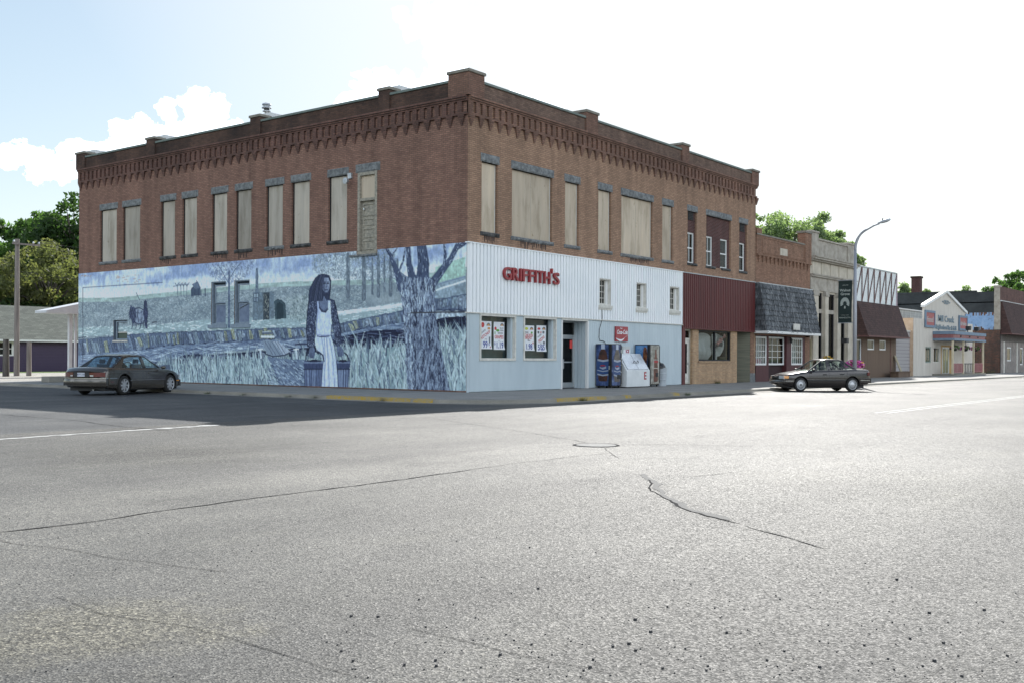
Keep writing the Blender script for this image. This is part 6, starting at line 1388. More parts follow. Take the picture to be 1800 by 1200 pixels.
for k in range(24): q.box((x0+.2+k*.49,3.2,0),(x0+.42+k*.49,3.98,.04))
q.build('board_skirt', noisy('grey_skirt',(.12,.11,.10),(.22,.2,.18),3,.9), fb_)
fc = thing('tan_building', (105,10,0), 'tan rendered building at the right edge beyond the brick building', 'building')
MB().box((93.1,-.05,0),(120,30,6.4)).build('wall', noisy('tan_render',(.30,.21,.16),(.38,.27,.21),1,.9), fc); MB().box((93.05,-.12,6.4),(120.1,30,6.6)).build('coping', m_lime_d, fc); sash(FR(-.05), 94.2, 95.6, .9, 2.7, fc, w=.06, t=.15, rail=False, back=m_dimroom)
st_ = MB().box((87.6,9.5,7.0),(88.5,10.4,10.2)).build('chimney', m_brick_infill, fb_); MB().box((87.52,9.42,10.2),(88.58,10.48,10.4)).build('chimney_cap', m_brick_dark, st_)
# sparse lot grass right of the timber front
mb = MB()
for k in range(900):
    x, y = random.uniform(71.2,81.1), random.uniform(.1,5); h = random.uniform(.1,.5)*(1 if random.random() < .7 else 1.6); a_ = random.random()*6.28
    mb.add([(x-.03,y,SZ-.15),(x+.03,y,SZ-.15),(x+.12*math.cos(a_),y+.12*math.sin(a_),SZ-.15+h)], [(0,1,2)])
tag(mb.build('lot_weeds', m_weed), 'rough grass and weeds in the gap beside the patched brick wall', 'grass', kind='stuff')
# garage boxes behind everything keep the sky line closed at the far right: none are visible, so none are built

# ------------------------------------------------------------------ left background: purple house, canopy, poles
ho = thing('purple_house', (7,59,0), 'low purple clapboard house with a grey shingled roof behind the corner building', 'house')
m_purp = mat('purple_clapboard', (.06,.045,.08), .7); t_ = NT(m_purp); w_ = t_.n('ShaderNodeTexWave'); w_.wave_type = 'BANDS'; w_.bands_direction = 'Z'; w_.wave_profile = 'SAW'; w_.inputs['Scale'].default_value = 2.6; t_.l(t_.c, w_.inputs['Vector']); t_.col(t_.ramp(w_.outputs['Fac'], [(0,(.035,.028,.05)),(.15,(.072,.052,.10)),(1,(.085,.062,.118))])); t_.bump(w_.outputs['Fac'], .02)
MB(FR(55)).wall(-8, 22, .0, 2.55, [(9.3,11.3,1.3,2.45)], .15).build('wall', m_purp, ho)
MB().box((-8,55.1,0),(-7.9,64,2.5)).box((21.9,55.1,0),(22,64,2.5)).box((-8,63.9,0),(22,64,2.5)).build('wall', m_purp, ho)
m_gsh = mat('grey_shingles', (.2,.2,.19), .95); t_ = NT(m_gsh); bb = t_.n('ShaderNodeTexBrick'); sx_ = t_.n('ShaderNodeSeparateXYZ'); t_.l(t_.c, sx_.inputs[0]); cb_ = t_.n('ShaderNodeCombineXYZ'); t_.l(sx_.outputs[0], cb_.inputs[0]); t_.l(sx_.outputs[2], cb_.inputs[1]); t_.l(cb_.outputs[0], bb.inputs['Vector']); bb.inputs['Scale'].default_value = 1; bb.inputs['Brick Width'].default_value = .45; bb.inputs['Row Height'].default_value = .11; bb.inputs['Mortar Size'].default_value = .012; bb.inputs['Color1'].default_value = (.105,.12,.10,1); bb.inputs['Color2'].default_value = (.055,.066,.055,1); bb.inputs['Mortar'].default_value = (.025,.028,.025,1)
t_.col(t_.mix(.5, bb.outputs['Color'], t_.ramp(t_.noise(.8,5,.6),[(.3,(.75,.75,.75)),(.7,(1.25,1.25,1.2))]), 'MULTIPLY'))
rf = MB(); rf.add([(-8.4,54.5,2.48),(22.4,54.5,2.48),(22.4,59.5,5.35),(-8.4,59.5,5.35),(22.4,64.5,2.48),(-8.4,64.5,2.48)], [(0,1,2,3),(3,2,4,5)]); rf.build('roof', m_gsh, ho)
MB().box((-8.4,54.46,2.40),(22.4,54.56,2.55)).build('eave_board', m_trimw, ho); MB().prism([(55,2.5),(64,2.5),(59.5,5.3)], 0, .01, fr=lambda p: (-8+p[2], p[0], p[1])).build('gable', m_purp, ho)
o = sash(FR(55), 9.3, 11.3, 1.25, 2.45, ho, w=-.04, t=.16, vmull=0, back=m_dimroom)
# canopy wing behind the building
cn = thing('white_canopy', (5,36,0), 'white canopy roof on paired posts projecting behind the corner building', 'canopy')
cz = 3.83
m_canw = noisy('canopy_white', (.50,.52,.55), (.60,.62,.64), 2, .5)
MB().prism([(2.5,cz),(14,cz),(14,cz+.5),(8.5,cz+1.5),(2.5,cz+.14)], 34, 35.3, fr=lambda p: (p[0], p[2], p[1])).build('canopy_roof', m_canw, cn, fixn=True)
for x, y in ((4.3,34.6),(12,34.6)): 
    MB().box((x-.1,y-.1,.1),(x+.1,y+.1,cz)).build('post', m_canw, cn); MB().box((x+.28,y-.06,.1),(x+.40,y+.06,cz)).build('post', m_canw, cn)
t = thing('utility_pole', (2.6,37.6,SZ), 'grey wooden utility pole carrying wires at the left edge', 'utility pole')
m_wood = noisy('pole_wood', (.15,.135,.125), (.27,.24,.22), 3, .9, .01, 9, stretch=(3,3,.2))
MB().tube([(2.6,37.6,SZ-.05),(2.6,37.6,8.35)], [.17,.13], 12).build('pole', m_wood, t); MB().box((2.2,37.35,8.0),(3.9,37.45,8.1)).build('crossarm', m_wood, t)
q = MB(); 
for x in (2.3,3.5,3.85): q.lathe([(.05,0),(.07,.06),(.04,.14),(.0,.16)], 8, c=(x,37.42,8.12))
q.build('insulator', m_alu, t)
for k, (za, zb, x) in enumerate(((8.25,8.6,3.8),(7.95,7.9,3.4),(6.4,5.6,2.7))):
    mb = MB(); pts = [(x+(34-x)*i/24, 37.4+1.0*i/24, za+(zb-za)*i/24-1.1*4*(i/24)*(1-i/24)*.35) for i in range(25)]; mb.tube(pts, .016, 4); tag(mb.build('overhead_wire', m_dframe), ['top','second','lowest'][k]+' overhead wire running right from the utility pole', 'wire', 'overhead wires')
for x, y, h, r_, l in ((1.3,36.3,2.3,.19,'dark charred wooden bollard post left of the utility pole'),(3.15,37.2,2.15,.15,'short weathered wooden post right of the utility pole')):
    t = thing('wooden_post', (x,y,SZ), l, 'post'); MB().tube([(x,y,SZ-.05),(x,y,h)], [r_,r_*.85], 10).build('post', m_wood if r_ < .18 else noisy('charred_wood',(.03,.028,.025),(.12,.11,.10),2,.9,stretch=(2,2,.4)), t)
blk = MB().box((-3.7,22.3,SZ),(-2.4,23.0,.40)); tag(blk.build('concrete_block', m_kerb, bevel=.02), 'low concrete block on the pavement left of the taupe sedan', 'concrete block')
# ------------------------------------------------------------------ cars (x forward, y left, built at the origin, then placed)
def lerp(tab, x):
    if x <= tab[0][0]: return tab[0][1]
    for (a, va), (b_, vb) in zip(tab, tab[1:]):
        if x <= b_:
            t = (x-a)/(b_-a); return va+(vb-va)*t
    return tab[-1][1]
def smooth_tab(tab, x, r=.06): return (lerp(tab,x-r)+2*lerp(tab,x)+lerp(tab,x+r))/4
def paint(name, c1, rough=.32):
    m = mat(name, c1, rough, metal=.45, spec=.5, coat=.8); t = NT(m); f = t.noise(300, 2); t.col(t.mix(.35, c1, t.ramp(f, [(.3,tuple(v*.7 for v in c1)),(.7,tuple(min(1,v*1.4) for v in c1))]))); return m
m_chrome = mat('chrome_trim', (.6,.6,.6), .18, 1.0); m_blacktrim = mat('black_trim', (.015,.015,.016), .5); m_tail = mat('tail_lamp_red', (.10,.004,.005), .15, spec=.7, coat=1); m_amber = mat('amber_lamp', (.70,.26,.01), .15, coat=1); m_lampg = mat('head_lamp', (.55,.57,.58), .1, .3, coat=1)
m_seat = mat('car_seat', (.07,.065,.06), .9); m_plate = mat('number_plate', (.58,.60,.64), .5); m_rim = noisy('wheel_silver', (.42,.43,.44), (.54,.55,.56), 8, .35, metal=.4)
def make_car(P, root):
    L_, Wd = P['L'], P['W']; pm = P['paint']; Tp, Wt, Bt = P['top'], P['wid'], P['bot']
    hw = Wd/2
    def ring(x):
        zt, w, zb = smooth_tab(Tp,x), smooth_tab(Wt,x,.03)*hw, smooth_tab(Bt,x,.03); cr = P.get('crown',.03); zw = P['waist']; sh = P.get('shoulder',.07)
        zm = min(zw, zt-.12)
        pts = [(0,zt+cr),(.45*w,zt+cr*.8),(.75*w,zt+cr*.35),(.88*w,zt-.004),(.94*w,zt-sh*.35),(.975*w,zt-sh),(.992*w,(zt-sh)*.5+zm*.5),(w,zm),(w*1.0,zm-.03),(.995*w,(zm+zb)/2+.02),(.985*w,zb+.10),(.95*w,zb+.02),(.86*w,zb),(.4*w,zb)]
        return pts
    NS = 72; xs = [-L_/2+L_*((1-math.cos(PI*i/NS))/2*.35+(i/NS)*.65) for i in range(NS+1)]
    mb = MB(); vs, fs = [], []; n = 0
    for x in xs:
        rg = ring(x); full = [(y,z) for y,z in rg]+[(-y,z) for y,z in rg[::-1] if y > 0]; n = len(full)
        s_ = 1 if x > 0 else -1; bw = P['bowf'] if x > 0 else P['bowr']; e_ = max(0, (abs(x)-(L_/2-1.0))/1.0)**1.6
        vs += [(x-s_*bw*(min(1,abs(y)/hw))**2.6*e_,y,z) for y,z in full]
    for i in range(NS):
        for j in range(n): fs.append((i*n+j, i*n+(j+1)%n, (i+1)*n+(j+1)%n, (i+1)*n+j))
    fs += [tuple(range(n)), tuple(range(NS*n, NS*n+n))[::-1]]; mb.add(vs, fs)
    body = mb.build('body', pm, root, smooth=True, local=True, fixn=True)
    # wheel arches
    ct = MB(); R_ = P['wr']+.055
    for wx in (P['xf'], P['xr']):
        for s in (-1,1):
            ci = [(wx+R_*math.cos(2*PI*j/40), P['wr']+.02+R_*math.sin(2*PI*j/40)) for j in range(40)]
            ct.prism(ci, s*hw-.30, s*hw+.30, fr=lambda p: (p[0], p[2], p[1]))
    co = ct.build('cut', None, root, local=True, fixn=True)
    md = body.modifiers.new('arch', 'BOOLEAN'); md.object = co; md.operation = 'DIFFERENCE'; md.solver = 'EXACT'
    dg = bpy.context.evaluated_depsgraph_get(); dg.update(); nm = bpy.data.meshes.new_from_object(body.evaluated_get(dg)); body.modifiers.clear(); body.data = nm
    cm_ = co.data; bpy.data.objects.remove(co); bpy.data.meshes.remove(cm_)
    nm.materials.clear(); nm.materials.append(pm); nm.materials.append(m_blacktrim)
    for pl in nm.polygons:
        c = pl.center; pl.use_smooth = True; pl.material_index = 0
        for wx in (P['xf'],P['xr']):
            d = math.hypot(c.x-wx, c.z-P['wr']-.02)
            if d < R_-.002 and abs(c.y) < hw-.02 or (abs(d-R_) < .03 and abs(pl.normal.y) < .3 and c.z < P['waist']+.1): pl.material_index = 1; pl.use_smooth = False
    em = body.modifiers.new('edges','EDGE_SPLIT'); em.split_angle = R(38)
    # greenhouse
    g = P['gh']; wb, wt = g['wb']*hw, g['wt']*hw
    zb_ = lambda x: smooth_tab(Tp,x)-.012
    def side(x, t, s, off=0): # x along, t 0 belt .. 1 roof rail; follows the roof arc
        zr = lerp(g['roof'], x); z = zb_(x)+(zr-zb_(x))*t; y = wb+(wt-wb)*(t**1.15)
        e = g.get('pinch',0)*max(0, abs(x-g['cx'])-.7); return (x, s*(y-e+off), z)
    # roof shell
    rx0, rx1 = g['rt'], g['ft']
    def rfn(u, v):
        x = rx0+(rx1-rx0)*u; s = v*2-1; y = s*(wt-.0); z = lerp(g['roof'],x)+.035*(1-s*s*s*s)+.012*(1-abs(2*u-1)**3)
        e = g.get('pinch',0)*max(0, abs(x-g['cx'])-.7); return (x, y-(e if s > 0 else -e)*abs(s), z)
    rfm = MB(); rfm.grid(rfn, 16, 14); rfm.grid(lambda u,v: (rfn(u,v)[0], rfn(u,v)[1]*.98, rfn(u,v)[2]-.04), 16, 14); rfm.build('roof', pm, root, smooth=True, local=True)
    MB().grid(lambda u,v: (rfn(u,v)[0], rfn(u,v)[1]*.95, rfn(u,v)[2]-.045), 4, 4).build('headliner', m_seat, root, local=True)
    # windscreen and rear window with pillars
    def screen(xb, xt, nm_, gm, m_=.035):
        def f(u, v):
            s = u*2-1; x = xb+(xt-xb)*v; zt = lerp(g['roof'],xt); z = zb_(xb)+(zt+.03*(1-s*s)-zb_(xb))*v; y = s*((wb-.01)+(wt-wb)*v)*.985; bow = (.10 if xb > xt else -.10)*(1-s*s)*(1-.5*v)
            e = g.get('pinch',0)*max(0, abs(x-g['cx'])-.7); return (x+bow, y*(1-e/wb), z)
        MB().grid(lambda u,v: f(m_+(1-2*m_)*u, .03+.94*v), 12, 8).build(nm_, gm, root, smooth=True, local=True)
        fr = MB(); fr.grid(lambda u,v: f(u*m_*1.2,v), 1, 8); fr.grid(lambda u,v: f(1-m_*1.2*(1-u),v), 1, 8); fr.grid(lambda u,v: f(u,v*.03), 12, 1); fr.grid(lambda u,v: f(u,1-.03*(1-v)), 12, 1)
        fr.build('screen_surround', m_blacktrim, root, local=True)
    screen(g['fb'], g['ft'], 'windscreen', m_carglass); screen(g['rb'], g['rt'], 'rear_window', P.get('rglass', m_cargd))
    # side frames with window openings (polygons in x,t)
    out = [(g['rb'],0),(g['rt'],1),(g['ft'],1),(g['fb'],0)]
    def inside(poly, x, y):
        c = False
        for (ax,ay),(bx,by) in zip(poly, poly[1:]+poly[:1]):
            if (ay > y) != (by > y) and x < (bx-ax)*(y-ay)/(by-ay)+ax: c = not c
        return c
    for s in (-1, 1):
        bm = bmesh.new()
        def loop(poly):
            vv = []
            for (ax,ay),(bx,by) in zip(poly, poly[1:]+poly[:1]):
                k = max(1,int(math.dist((ax,ay),(bx,by))/.12))
                for i in range(k): vv.append(bm.verts.new((ax+(bx-ax)*i/k, ay+(by-ay)*i/k, 0)))
            return [bm.edges.new((vv[i], vv[(i+1)%len(vv)])) for i in range(len(vv))]
        ed = loop(out)
        for w_ in g['wins']: ed += loop(w_)
        bmesh.ops.triangle_fill(bm, use_beauty=True, use_dissolve=False, edges=ed)
        for f in [f for f in bm.faces if any(inside(w_, f.calc_center_median().x, f.calc_center_median().y) for w_ in g['wins']) or not inside(out, f.calc_center_median().x, f.calc_center_median().y)]: bm.faces.remove(f)
        bm.verts.index_update(); v2 = [tuple(v.co) for v in bm.verts]; f2 = [tuple(v.index for v in f.verts) for f in bm.faces]; bm.free()
        sf = MB(); sf.add([side(x,t,s) for x,t,_ in v2], f2); sf.add([side(x,t,s,-.03) for x,t,_ in v2], f2); o = sf.build('side_frame', pm, root, local=True)
        for w_ in g['wins']:
            q = MB()
            for (ax,ay),(bx,by) in zip(w_, w_[1:]+w_[:1]): q.add([side(ax,ay,s,.002),side(bx,by,s,.002),side(bx,by,s,-.03),side(ax,ay,s,-.03)], [(0,1,2,3)])
            q.build('window_seal', m_blacktrim, o, local=True)
            wd = MB(); cx_ = sum(p[0] for p in w_)/len(w_); cy_ = sum(p[1] for p in w_)/len(w_); pts = []
            for (ax,ay),(bx,by) in zip(w_, w_[1:]+w_[:1]):
                for i in range(3): pts.append((ax+(bx-ax)*i/3, ay+(by-ay)*i/3))
            wd.add([side(cx_,cy_,s,-.014)]+[side(x,t,s,-.014) for x,t in pts], [(0,i+1,(i+1)%len(pts)+1) for i in range(len(pts))]); wd.build('side_window', m_carglass, root, smooth=True, local=True)
        # black pillar between the doors
        px = g['bp']; q = MB(); q.add([side(px-.05,.04,s,.004),side(px+.05,.04,s,.004),side(px+.04,.93,s,.004),side(px-.04,.93,s,.004)], [(0,1,2,3)]); q.build('door_pillar', m_blacktrim, root, local=True)
        # door shut lines, handles, body side strip
        def skin(x, z, off=.003):
            e_ = 0
            rg = ring(x); pr = sorted([(zz_, yy_) for yy_, zz_ in rg[4:12]]); zz = [p[0] for p in pr]; ys = [p[1] for p in pr]; return (x, s*(float(np.interp(z, zz, ys))+off), z)
        def line(pts, wd_, off=.0025):
            q = MB()
            for (ax,az),(bx,bz) in zip(pts, pts[1:]):
                k = max(2,int(math.dist((ax,az),(bx,bz))/.08)); dx, dz = bx-ax, bz-az; l = math.hypot(dx,dz); nx, nz = -dz/l*wd_, dx/l*wd_; vv = []
                for i in range(k+1): x, z = ax+dx*i/k, az+dz*i/k; vv += [skin(x+nx,z+nz,off), skin(x-nx,z-nz,off)]
                q.add(vv, [(2*i,2*i+1,2*i+3,2*i+2) for i in range(k)])
            return q
        for ln in P['shuts']: line(ln, .005).build('shut_line', m_blacktrim, root, local=True)
        for hx, hz in P['handles']:
            a_ = skin(hx,hz,.0); MB().box((hx-.09,min(a_[1],a_[1]+s*.03),hz-.018),(hx+.09,max(a_[1],a_[1]+s*.03),hz+.018)).build('door_handle', m_blacktrim if P.get('bh') else pm, root, local=True)
        st = P['strip']; line([(st[0],st[2]),(st[1],st[2])], st[3], .008).build('side_strip', st[4], root, local=True)
        if len(st) > 5: line([(st[0],st[2]+st[3]),(st[1],st[2]+st[3])], .005, .011).build('strip_chrome', m_chrome, root, local=True)
        # mirror
        mx = P['mirror']; y0 = skin(mx, zb_(mx)-.06)[1]; zc = zb_(mx)+.05
        mm = MB(); mm.grid(lambda u,v: (mx+.09*math.sin(v*PI)*math.cos(u*2*PI)*.8, y0+s*(.13-.11*math.cos(v*PI)), zc+.065*math.sin(v*PI)*math.sin(u*2*PI)), 12, 8); mm.build('mirror', P.get('mirm', pm), root, smooth=True, local=True)
    # seats, wheel, dash
    zt_ = zb_(0)
    for sx in (g['cx']+.30, g['cx']-.62):
        for sy in (-.38,.38):
            q = MB().box((sx-.10,sy-.23,zt_-.2),(sx+.02,sy+.23,zt_+.16)); q.build('seat_back', m_seat, root, local=True, bevel=.04)
            MB().box((sx-.10,sy-.11,zt_+.18),(sx-.01,sy+.11,zt_+.34)).build('head_rest', m_seat, root, local=True, bevel=.03)
    MB().box((g['fb']-.45,-.62,zt_-.08),(g['fb']-.1,.62,zt_+.03)).build('dashboard', m_blacktrim, root, local=True, bevel=.03)
    q = MB(); q.tube([(g['fb']-.55+.06*math.sin(k*PI/8), .38+.19*math.cos(k*PI/8), zt_+.06+.17*math.sin(k*PI/8)) for k in range(17)], .014, 6, cap=False); q.build('steering_wheel', m_blacktrim, root, local=True)
    # wheels
    for wx, nm_ in ((P['xf'],'front'),(P['xr'],'rear')):
        for s in (-1,1):
            wr = P['wr']; yo = s*(hw-.015); c = (wx, yo, wr); k = -s
            wh = MB(); wh.lathe([(wr*.68,0),(wr*.72,.012*k*-1),(wr*.90,.0),(wr*.985,.03*k),(wr,.06*k),(wr,.15*k),(wr*.97,.19*k),(wr*.6,.20*k)], 40, c=c, axis='y'); wo = wh.build('wheel', m_rubber, root, smooth=True, local=True, fixn=True)
            MB().lathe([(wr*.63,.012*k),(wr*.60,.03*k),(wr*.585,.06*k),(0,.075*k)], 32, c=c, axis='y').build('rim_well', m_blacktrim, wo, local=True)
            MB().lathe([(wr*.70,.002*k),(wr*.69,-.008*k),(wr*.62,.016*k),(wr*.60,.05*k)], 36, c=c, axis='y').build('rim', m_rim, wo, smooth=True, local=True)
            sp = MB()
            if P['spoke'] == 'alloy':
                ns = 8
                for j in range(ns):
                    a_ = 2*PI*j/ns; ca_, sa_ = math.cos(a_), math.sin(a_)
                    def fr(p): return (c[0]+p[0]*ca_-p[2]*sa_, c[1]+p[1]*k, c[2]+p[0]*sa_+p[2]*ca_)
                    sp.add([(wr*.14,.004,-.030),(wr*.66,.010,-.024),(wr*.66,.010,.024),(wr*.14,.004,.030),(wr*.14,.05,-.034),(wr*.66,.05,-.034),(wr*.66,.05,.034),(wr*.14,.05,.034)], [(0,1,2,3),(0,4,5,1),(3,2,6,7),(1,5,6,2)], fr)
                sp.lathe([(0,.0),(wr*.14,.002*k),(wr*.19,.014*k),(wr*.2,.05*k)], 20, c=c, axis='y')
                sp.build('spokes', m_rim, wo, local=True)
            else:
                sp.lathe([(0,-.01*k*-1),(wr*.14,.0),(wr*.20,.015*k),(wr*.34,.012*k),(wr*.40,.026*k),(wr*.56,.018*k),(wr*.6,.03*k)], 32, c=c, axis='y'); sp.build('wheel_cover', m_rim, wo, smooth=True, local=True)
                sl = MB()
                for j in range(20):
                    a_ = 2*PI*j/20; ca_, sa_ = math.cos(a_), math.sin(a_)
                    def fr(p): return (c[0]+p[0]*ca_-p[2]*sa_, c[1]+p[1]*k, c[2]+p[0]*sa_+p[2]*ca_)
                    sl.add([(wr*.40,.019,-.008),(wr*.53,.011,-.011),(wr*.53,.011,.011),(wr*.40,.019,.008)], [(0,1,2,3)], fr)
                sl.build('cover_slots', m_blacktrim, wo, local=True); MB().lathe([(0,-.012*k),(wr*.13,-.008*k),(wr*.14,.004*k)], 20, c=c, axis='y').build('hub_cap', m_blacktrim if nm_ == 'front' else m_rim, wo, local=True)
    MB().box((-L_/2+.35,-hw+.2,.16),(L_/2-.35,hw-.2,.34)).build('underbody', m_blacktrim, root, local=True)
    return skinner(ring)
def skinner(ring):
    """wraps a panel on the nose or tail: (y, z) -> x on the outline"""
    return ring
def endpanel(xf, y0, y1, z0, z1, depth, nm_, m_, root, nu=8, bow=.10, hw=.9, s=1, lean=0.0):
    bow, hw = {(1,1):(.42,.93),(1,-1):(.30,.93),(2,1):(.17,.86),(2,-1):(.15,.86)}[(CARN, s)]; xf = s*{1:2.525,2:2.24}[CARN]-s*(.0 if 'bumper' in nm_ else .012)
    if 'bumper' not in nm_: depth = depth*.35+.004; lean = 0
    """curved panel on the nose (s=1) or tail (s=-1): x = xf - bow*(y/hw)^2"""
    def f(u, v, d): y = y0+(y1-y0)*u; z = z0+(z1-z0)*v; return (xf-s*bow*(abs(y)/hw)**2.6+s*d-s*lean*(z-z0), y, z)
    bl = .028 if 'bumper' in nm_ and z1-z0 > .1 else 0
    mb = MB(); mb.grid(lambda u,v: f(u,v,depth+bl*math.sin(PI*v)-bl), nu, 6)
    for v in (0,1): mb.grid(lambda u,q: f(u,v,depth*q-.05*(1-q)), nu, 1)
    for u_ in (0,1): mb.grid(lambda v,q: f(u_,v,depth*q-.05*(1-q)), 3, 1)
    return mb.build(nm_, m_, root, smooth=bl > 0, local=True)
# ---- taupe rounded sedan on the side street, seen from behind
L1, W1 = 5.05, 1.86
car = thing('parked_car', (-7.22,10.40,0.0), 'taupe grey rounded sedan parked nose in beside the mural, seen from behind', 'car', rz=R(20))
pm1 = paint('paint_taupe', (.080,.071,.060), .24)
P1 = dict(bowf=.42, bowr=.30, L=L1, W=W1, paint=pm1, waist=.62, crown=.035, shoulder=.10, wr=.345, xf=1.50, xr=-1.30,
    top=[(-2.525,.80),(-2.47,.90),(-2.35,.955),(-1.9,.975),(-1.55,.965),(-1.2,.955),(.6,.935),(1.0,.93),(1.35,.905),(1.9,.83),(2.2,.765),(2.4,.68),(2.5,.58),(2.525,.52)],
    wid=[(-2.525,.90),(-2.46,.94),(-2.3,.965),(-1.9,.985),(-1.0,1),(1.2,1),(1.8,.985),(2.2,.95),(2.42,.92),(2.525,.86)],
    bot=[(-2.525,.38),(-2.4,.28),(-1.9,.24),(-.9,.19),(1.1,.19),(2.0,.20),(2.45,.24),(2.525,.30)],
    gh=dict(wb=.90, wt=.66, rb=-1.78, rt=-.98, ft=.22, fb=1.12, cx=-.2, pinch=.10, bp=-.02,
        roof=[(-1.3,1.33),(-.98,1.375),(-.5,1.41),(-.1,1.415),(.22,1.385),(.6,1.34)],
        wins=[[(-1.30,.08),(-.12,.06),(-.10,.88),(-.80,.88),(-1.02,.80)],[(.06,.06),(.90,.06),(.78,.22),(.26,.86),(.06,.88)]]),
    shuts=[[(-1.15,.86),(-1.2,.70),(-1.05,.45),(-.98,.26)],[(-.03,.88),(-.02,.25)],[(1.02,.86),(1.10,.60),(1.08,.25)],[(-1.9,.93),(-2.1,.85)]],
    handles=[(-.95,.78),(.18,.775)], strip=(-1.0,1.15,.50,.028,pm1,1), mirror=.86, spoke='alloy', rglass=m_cargd)
make_car(P1, car); CARN = 1; car.scale = (.95,1,1)
hw = W1/2
endpanel(-2.50, -.90, .90, .34, .60, .075, 'rear_bumper', pm1, car, 14, .30, .93, -1); endpanel(-2.50, -.90, .90, .598, .622, .082, 'bumper_chrome', m_chrome, car, 14, .30, .93, -1)
endpanel(-2.47, .34, .84, .66, .81, .045, 'tail_lamp', m_tail, car, 6, .26, .93, -1, -.15); endpanel(-2.47, -.84, -.34, .66, .81, .045, 'tail_lamp', m_tail, car, 6, .26, .93, -1, -.15)
endpanel(-2.47, -.33, .33, .655, .82, .030, 'plate_recess', m_blacktrim, car, 4, .26, .93, -1, -.15); 
pl = endpanel(-2.475, -.155, .155, .67, .80, .047, 'number_plate', m_plate, car, 1, .26, .93, -1, -.1)
vs, fs, _ = text('KVT 318', .085, 0, 0, 0, None, ext=0, fat=.002); MB().add([(-2.535, -x, .735+y) for x,y,z in vs], fs).build('plate_lettering', plain('plate_blue',(.04,.06,.16)), pl, local=True)
for y in (-.42,.42): endpanel(-2.475, y-.06, y+.06, .67, .72, .05, 'reversing_lamp', m_lampg, car, 1, .26, .93, -1)
endpanel(2.46, -.86, .86, .26, .50, .07, 'front_bumper', pm1, car, 14, .42, .93, 1)
for s in (-1,1):
    endpanel(2.43, s*.84, s*.45, .55, .68, .05, 'head_lamp', m_lampg, car, 5, .42, .93, 1, .5)
    MB().box((1.92,s*.905-.02,.45),(2.04,s*.905+.02,.485)).build('marker_lamp', m_amber, car, local=True); MB().box((-2.1,s*.920-.02,.47),(-1.94,s*.920+.02,.505)).build('marker_lamp', m_tail, car, local=True)
    MB().box((-2.16,s*.905-.022,.36),(-1.74,s*.905+.022,.60)).build('bumper_wrap', pm1, car, local=True, bevel=.02); MB().box((-2.16,s*.93-.004,.598),(-1.74,s*.93+.004,.618)).build('bumper_chrome', m_chrome, car, local=True)
MB().tube([(-1.75,-.25,.22),(-2.45,-.45,.20)], .03, 8).build('exhaust', m_chrome, car, local=True)
# ---- dark older sedan on the main street, seen from its left side
L2, W2 = 4.48, 1.72
car = thing('parked_car', (15.75,-7.15,0.0), 'dark brown older angular sedan parked at the main street kerb, facing left', 'car', rz=R(135))
pm2 = paint('paint_dark_brown', (.036,.030,.028), .22)
P2 = dict(bowf=.17, bowr=.15, L=L2, W=W2, paint=pm2, waist=.60, crown=.02, shoulder=.05, wr=.305, xf=1.32, xr=-1.24,
    top=[(-2.24,.72),(-2.22,.90),(-2.15,.955),(-1.5,.965),(-1.1,.945),(.6,.90),(.95,.895),(1.3,.85),(1.9,.755),(2.1,.70),(2.2,.63),(2.24,.55)],
    wid=[(-2.24,.88),(-2.16,.95),(-1.8,.985),(-1.0,1),(1.2,1),(1.8,.975),(2.1,.93),(2.2,.88),(2.24,.82)],
    bot=[(-2.24,.40),(-2.1,.30),(-1.7,.27),(-.9,.20),(1.0,.20),(1.8,.22),(2.15,.26),(2.24,.32)],
    gh=dict(wb=.93, wt=.70, rb=-1.52, rt=-.86, ft=.20, fb=.98, cx=-.2, pinch=.05, bp=-.08,
        roof=[(-1.2,1.30),(-.86,1.345),(-.5,1.375),(0,1.38),(.2,1.36),(.6,1.32)],
        wins=[[(-.90,.08),(-.16,.06),(-.14,.90),(-.70,.90)],[(-1.30,.10),(-.98,.08),(-.80,.82),(-.94,.70)],[(.02,.06),(.56,.06),(.50,.50),(.24,.88),(.02,.90)],[(.62,.06),(.86,.06),(.62,.36),(.57,.42)]]),
    shuts=[[(-.96,.88),(-1.0,.70),(-.88,.40),(-.84,.25)],[(-.08,.88),(-.07,.25)],[(.86,.85),(.90,.60),(.88,.25)],[(1.0,.86),(1.9,.73)]],
    handles=[(-.72,.76),(.14,.745)], bh=1, strip=(-.92,1.0,.50,.030,m_blacktrim,1), mirror=.76, mirm=m_blacktrim, spoke='cover', rglass=m_carglass)
make_car(P2, car); CARN = 2; car.scale = (.92,1,1)
hw = W2/2
endpanel(2.22, -.84, .84, .36, .53, .075, 'front_bumper', pm2, car, 14, .16, .86, 1); endpanel(2.22, -.84, .84, .45, .475, .082, 'bumper_strip', m_chrome, car, 14, .16, .86, 1)
endpanel(2.22, -.22, .22, .36, .48, .09, 'number_plate', m_plate, car, 2, .16, .86, 1)
endpanel(2.20, -.40, .40, .56, .68, .03, 'grille', m_blacktrim, car, 6, .16, .86, 1, .3)
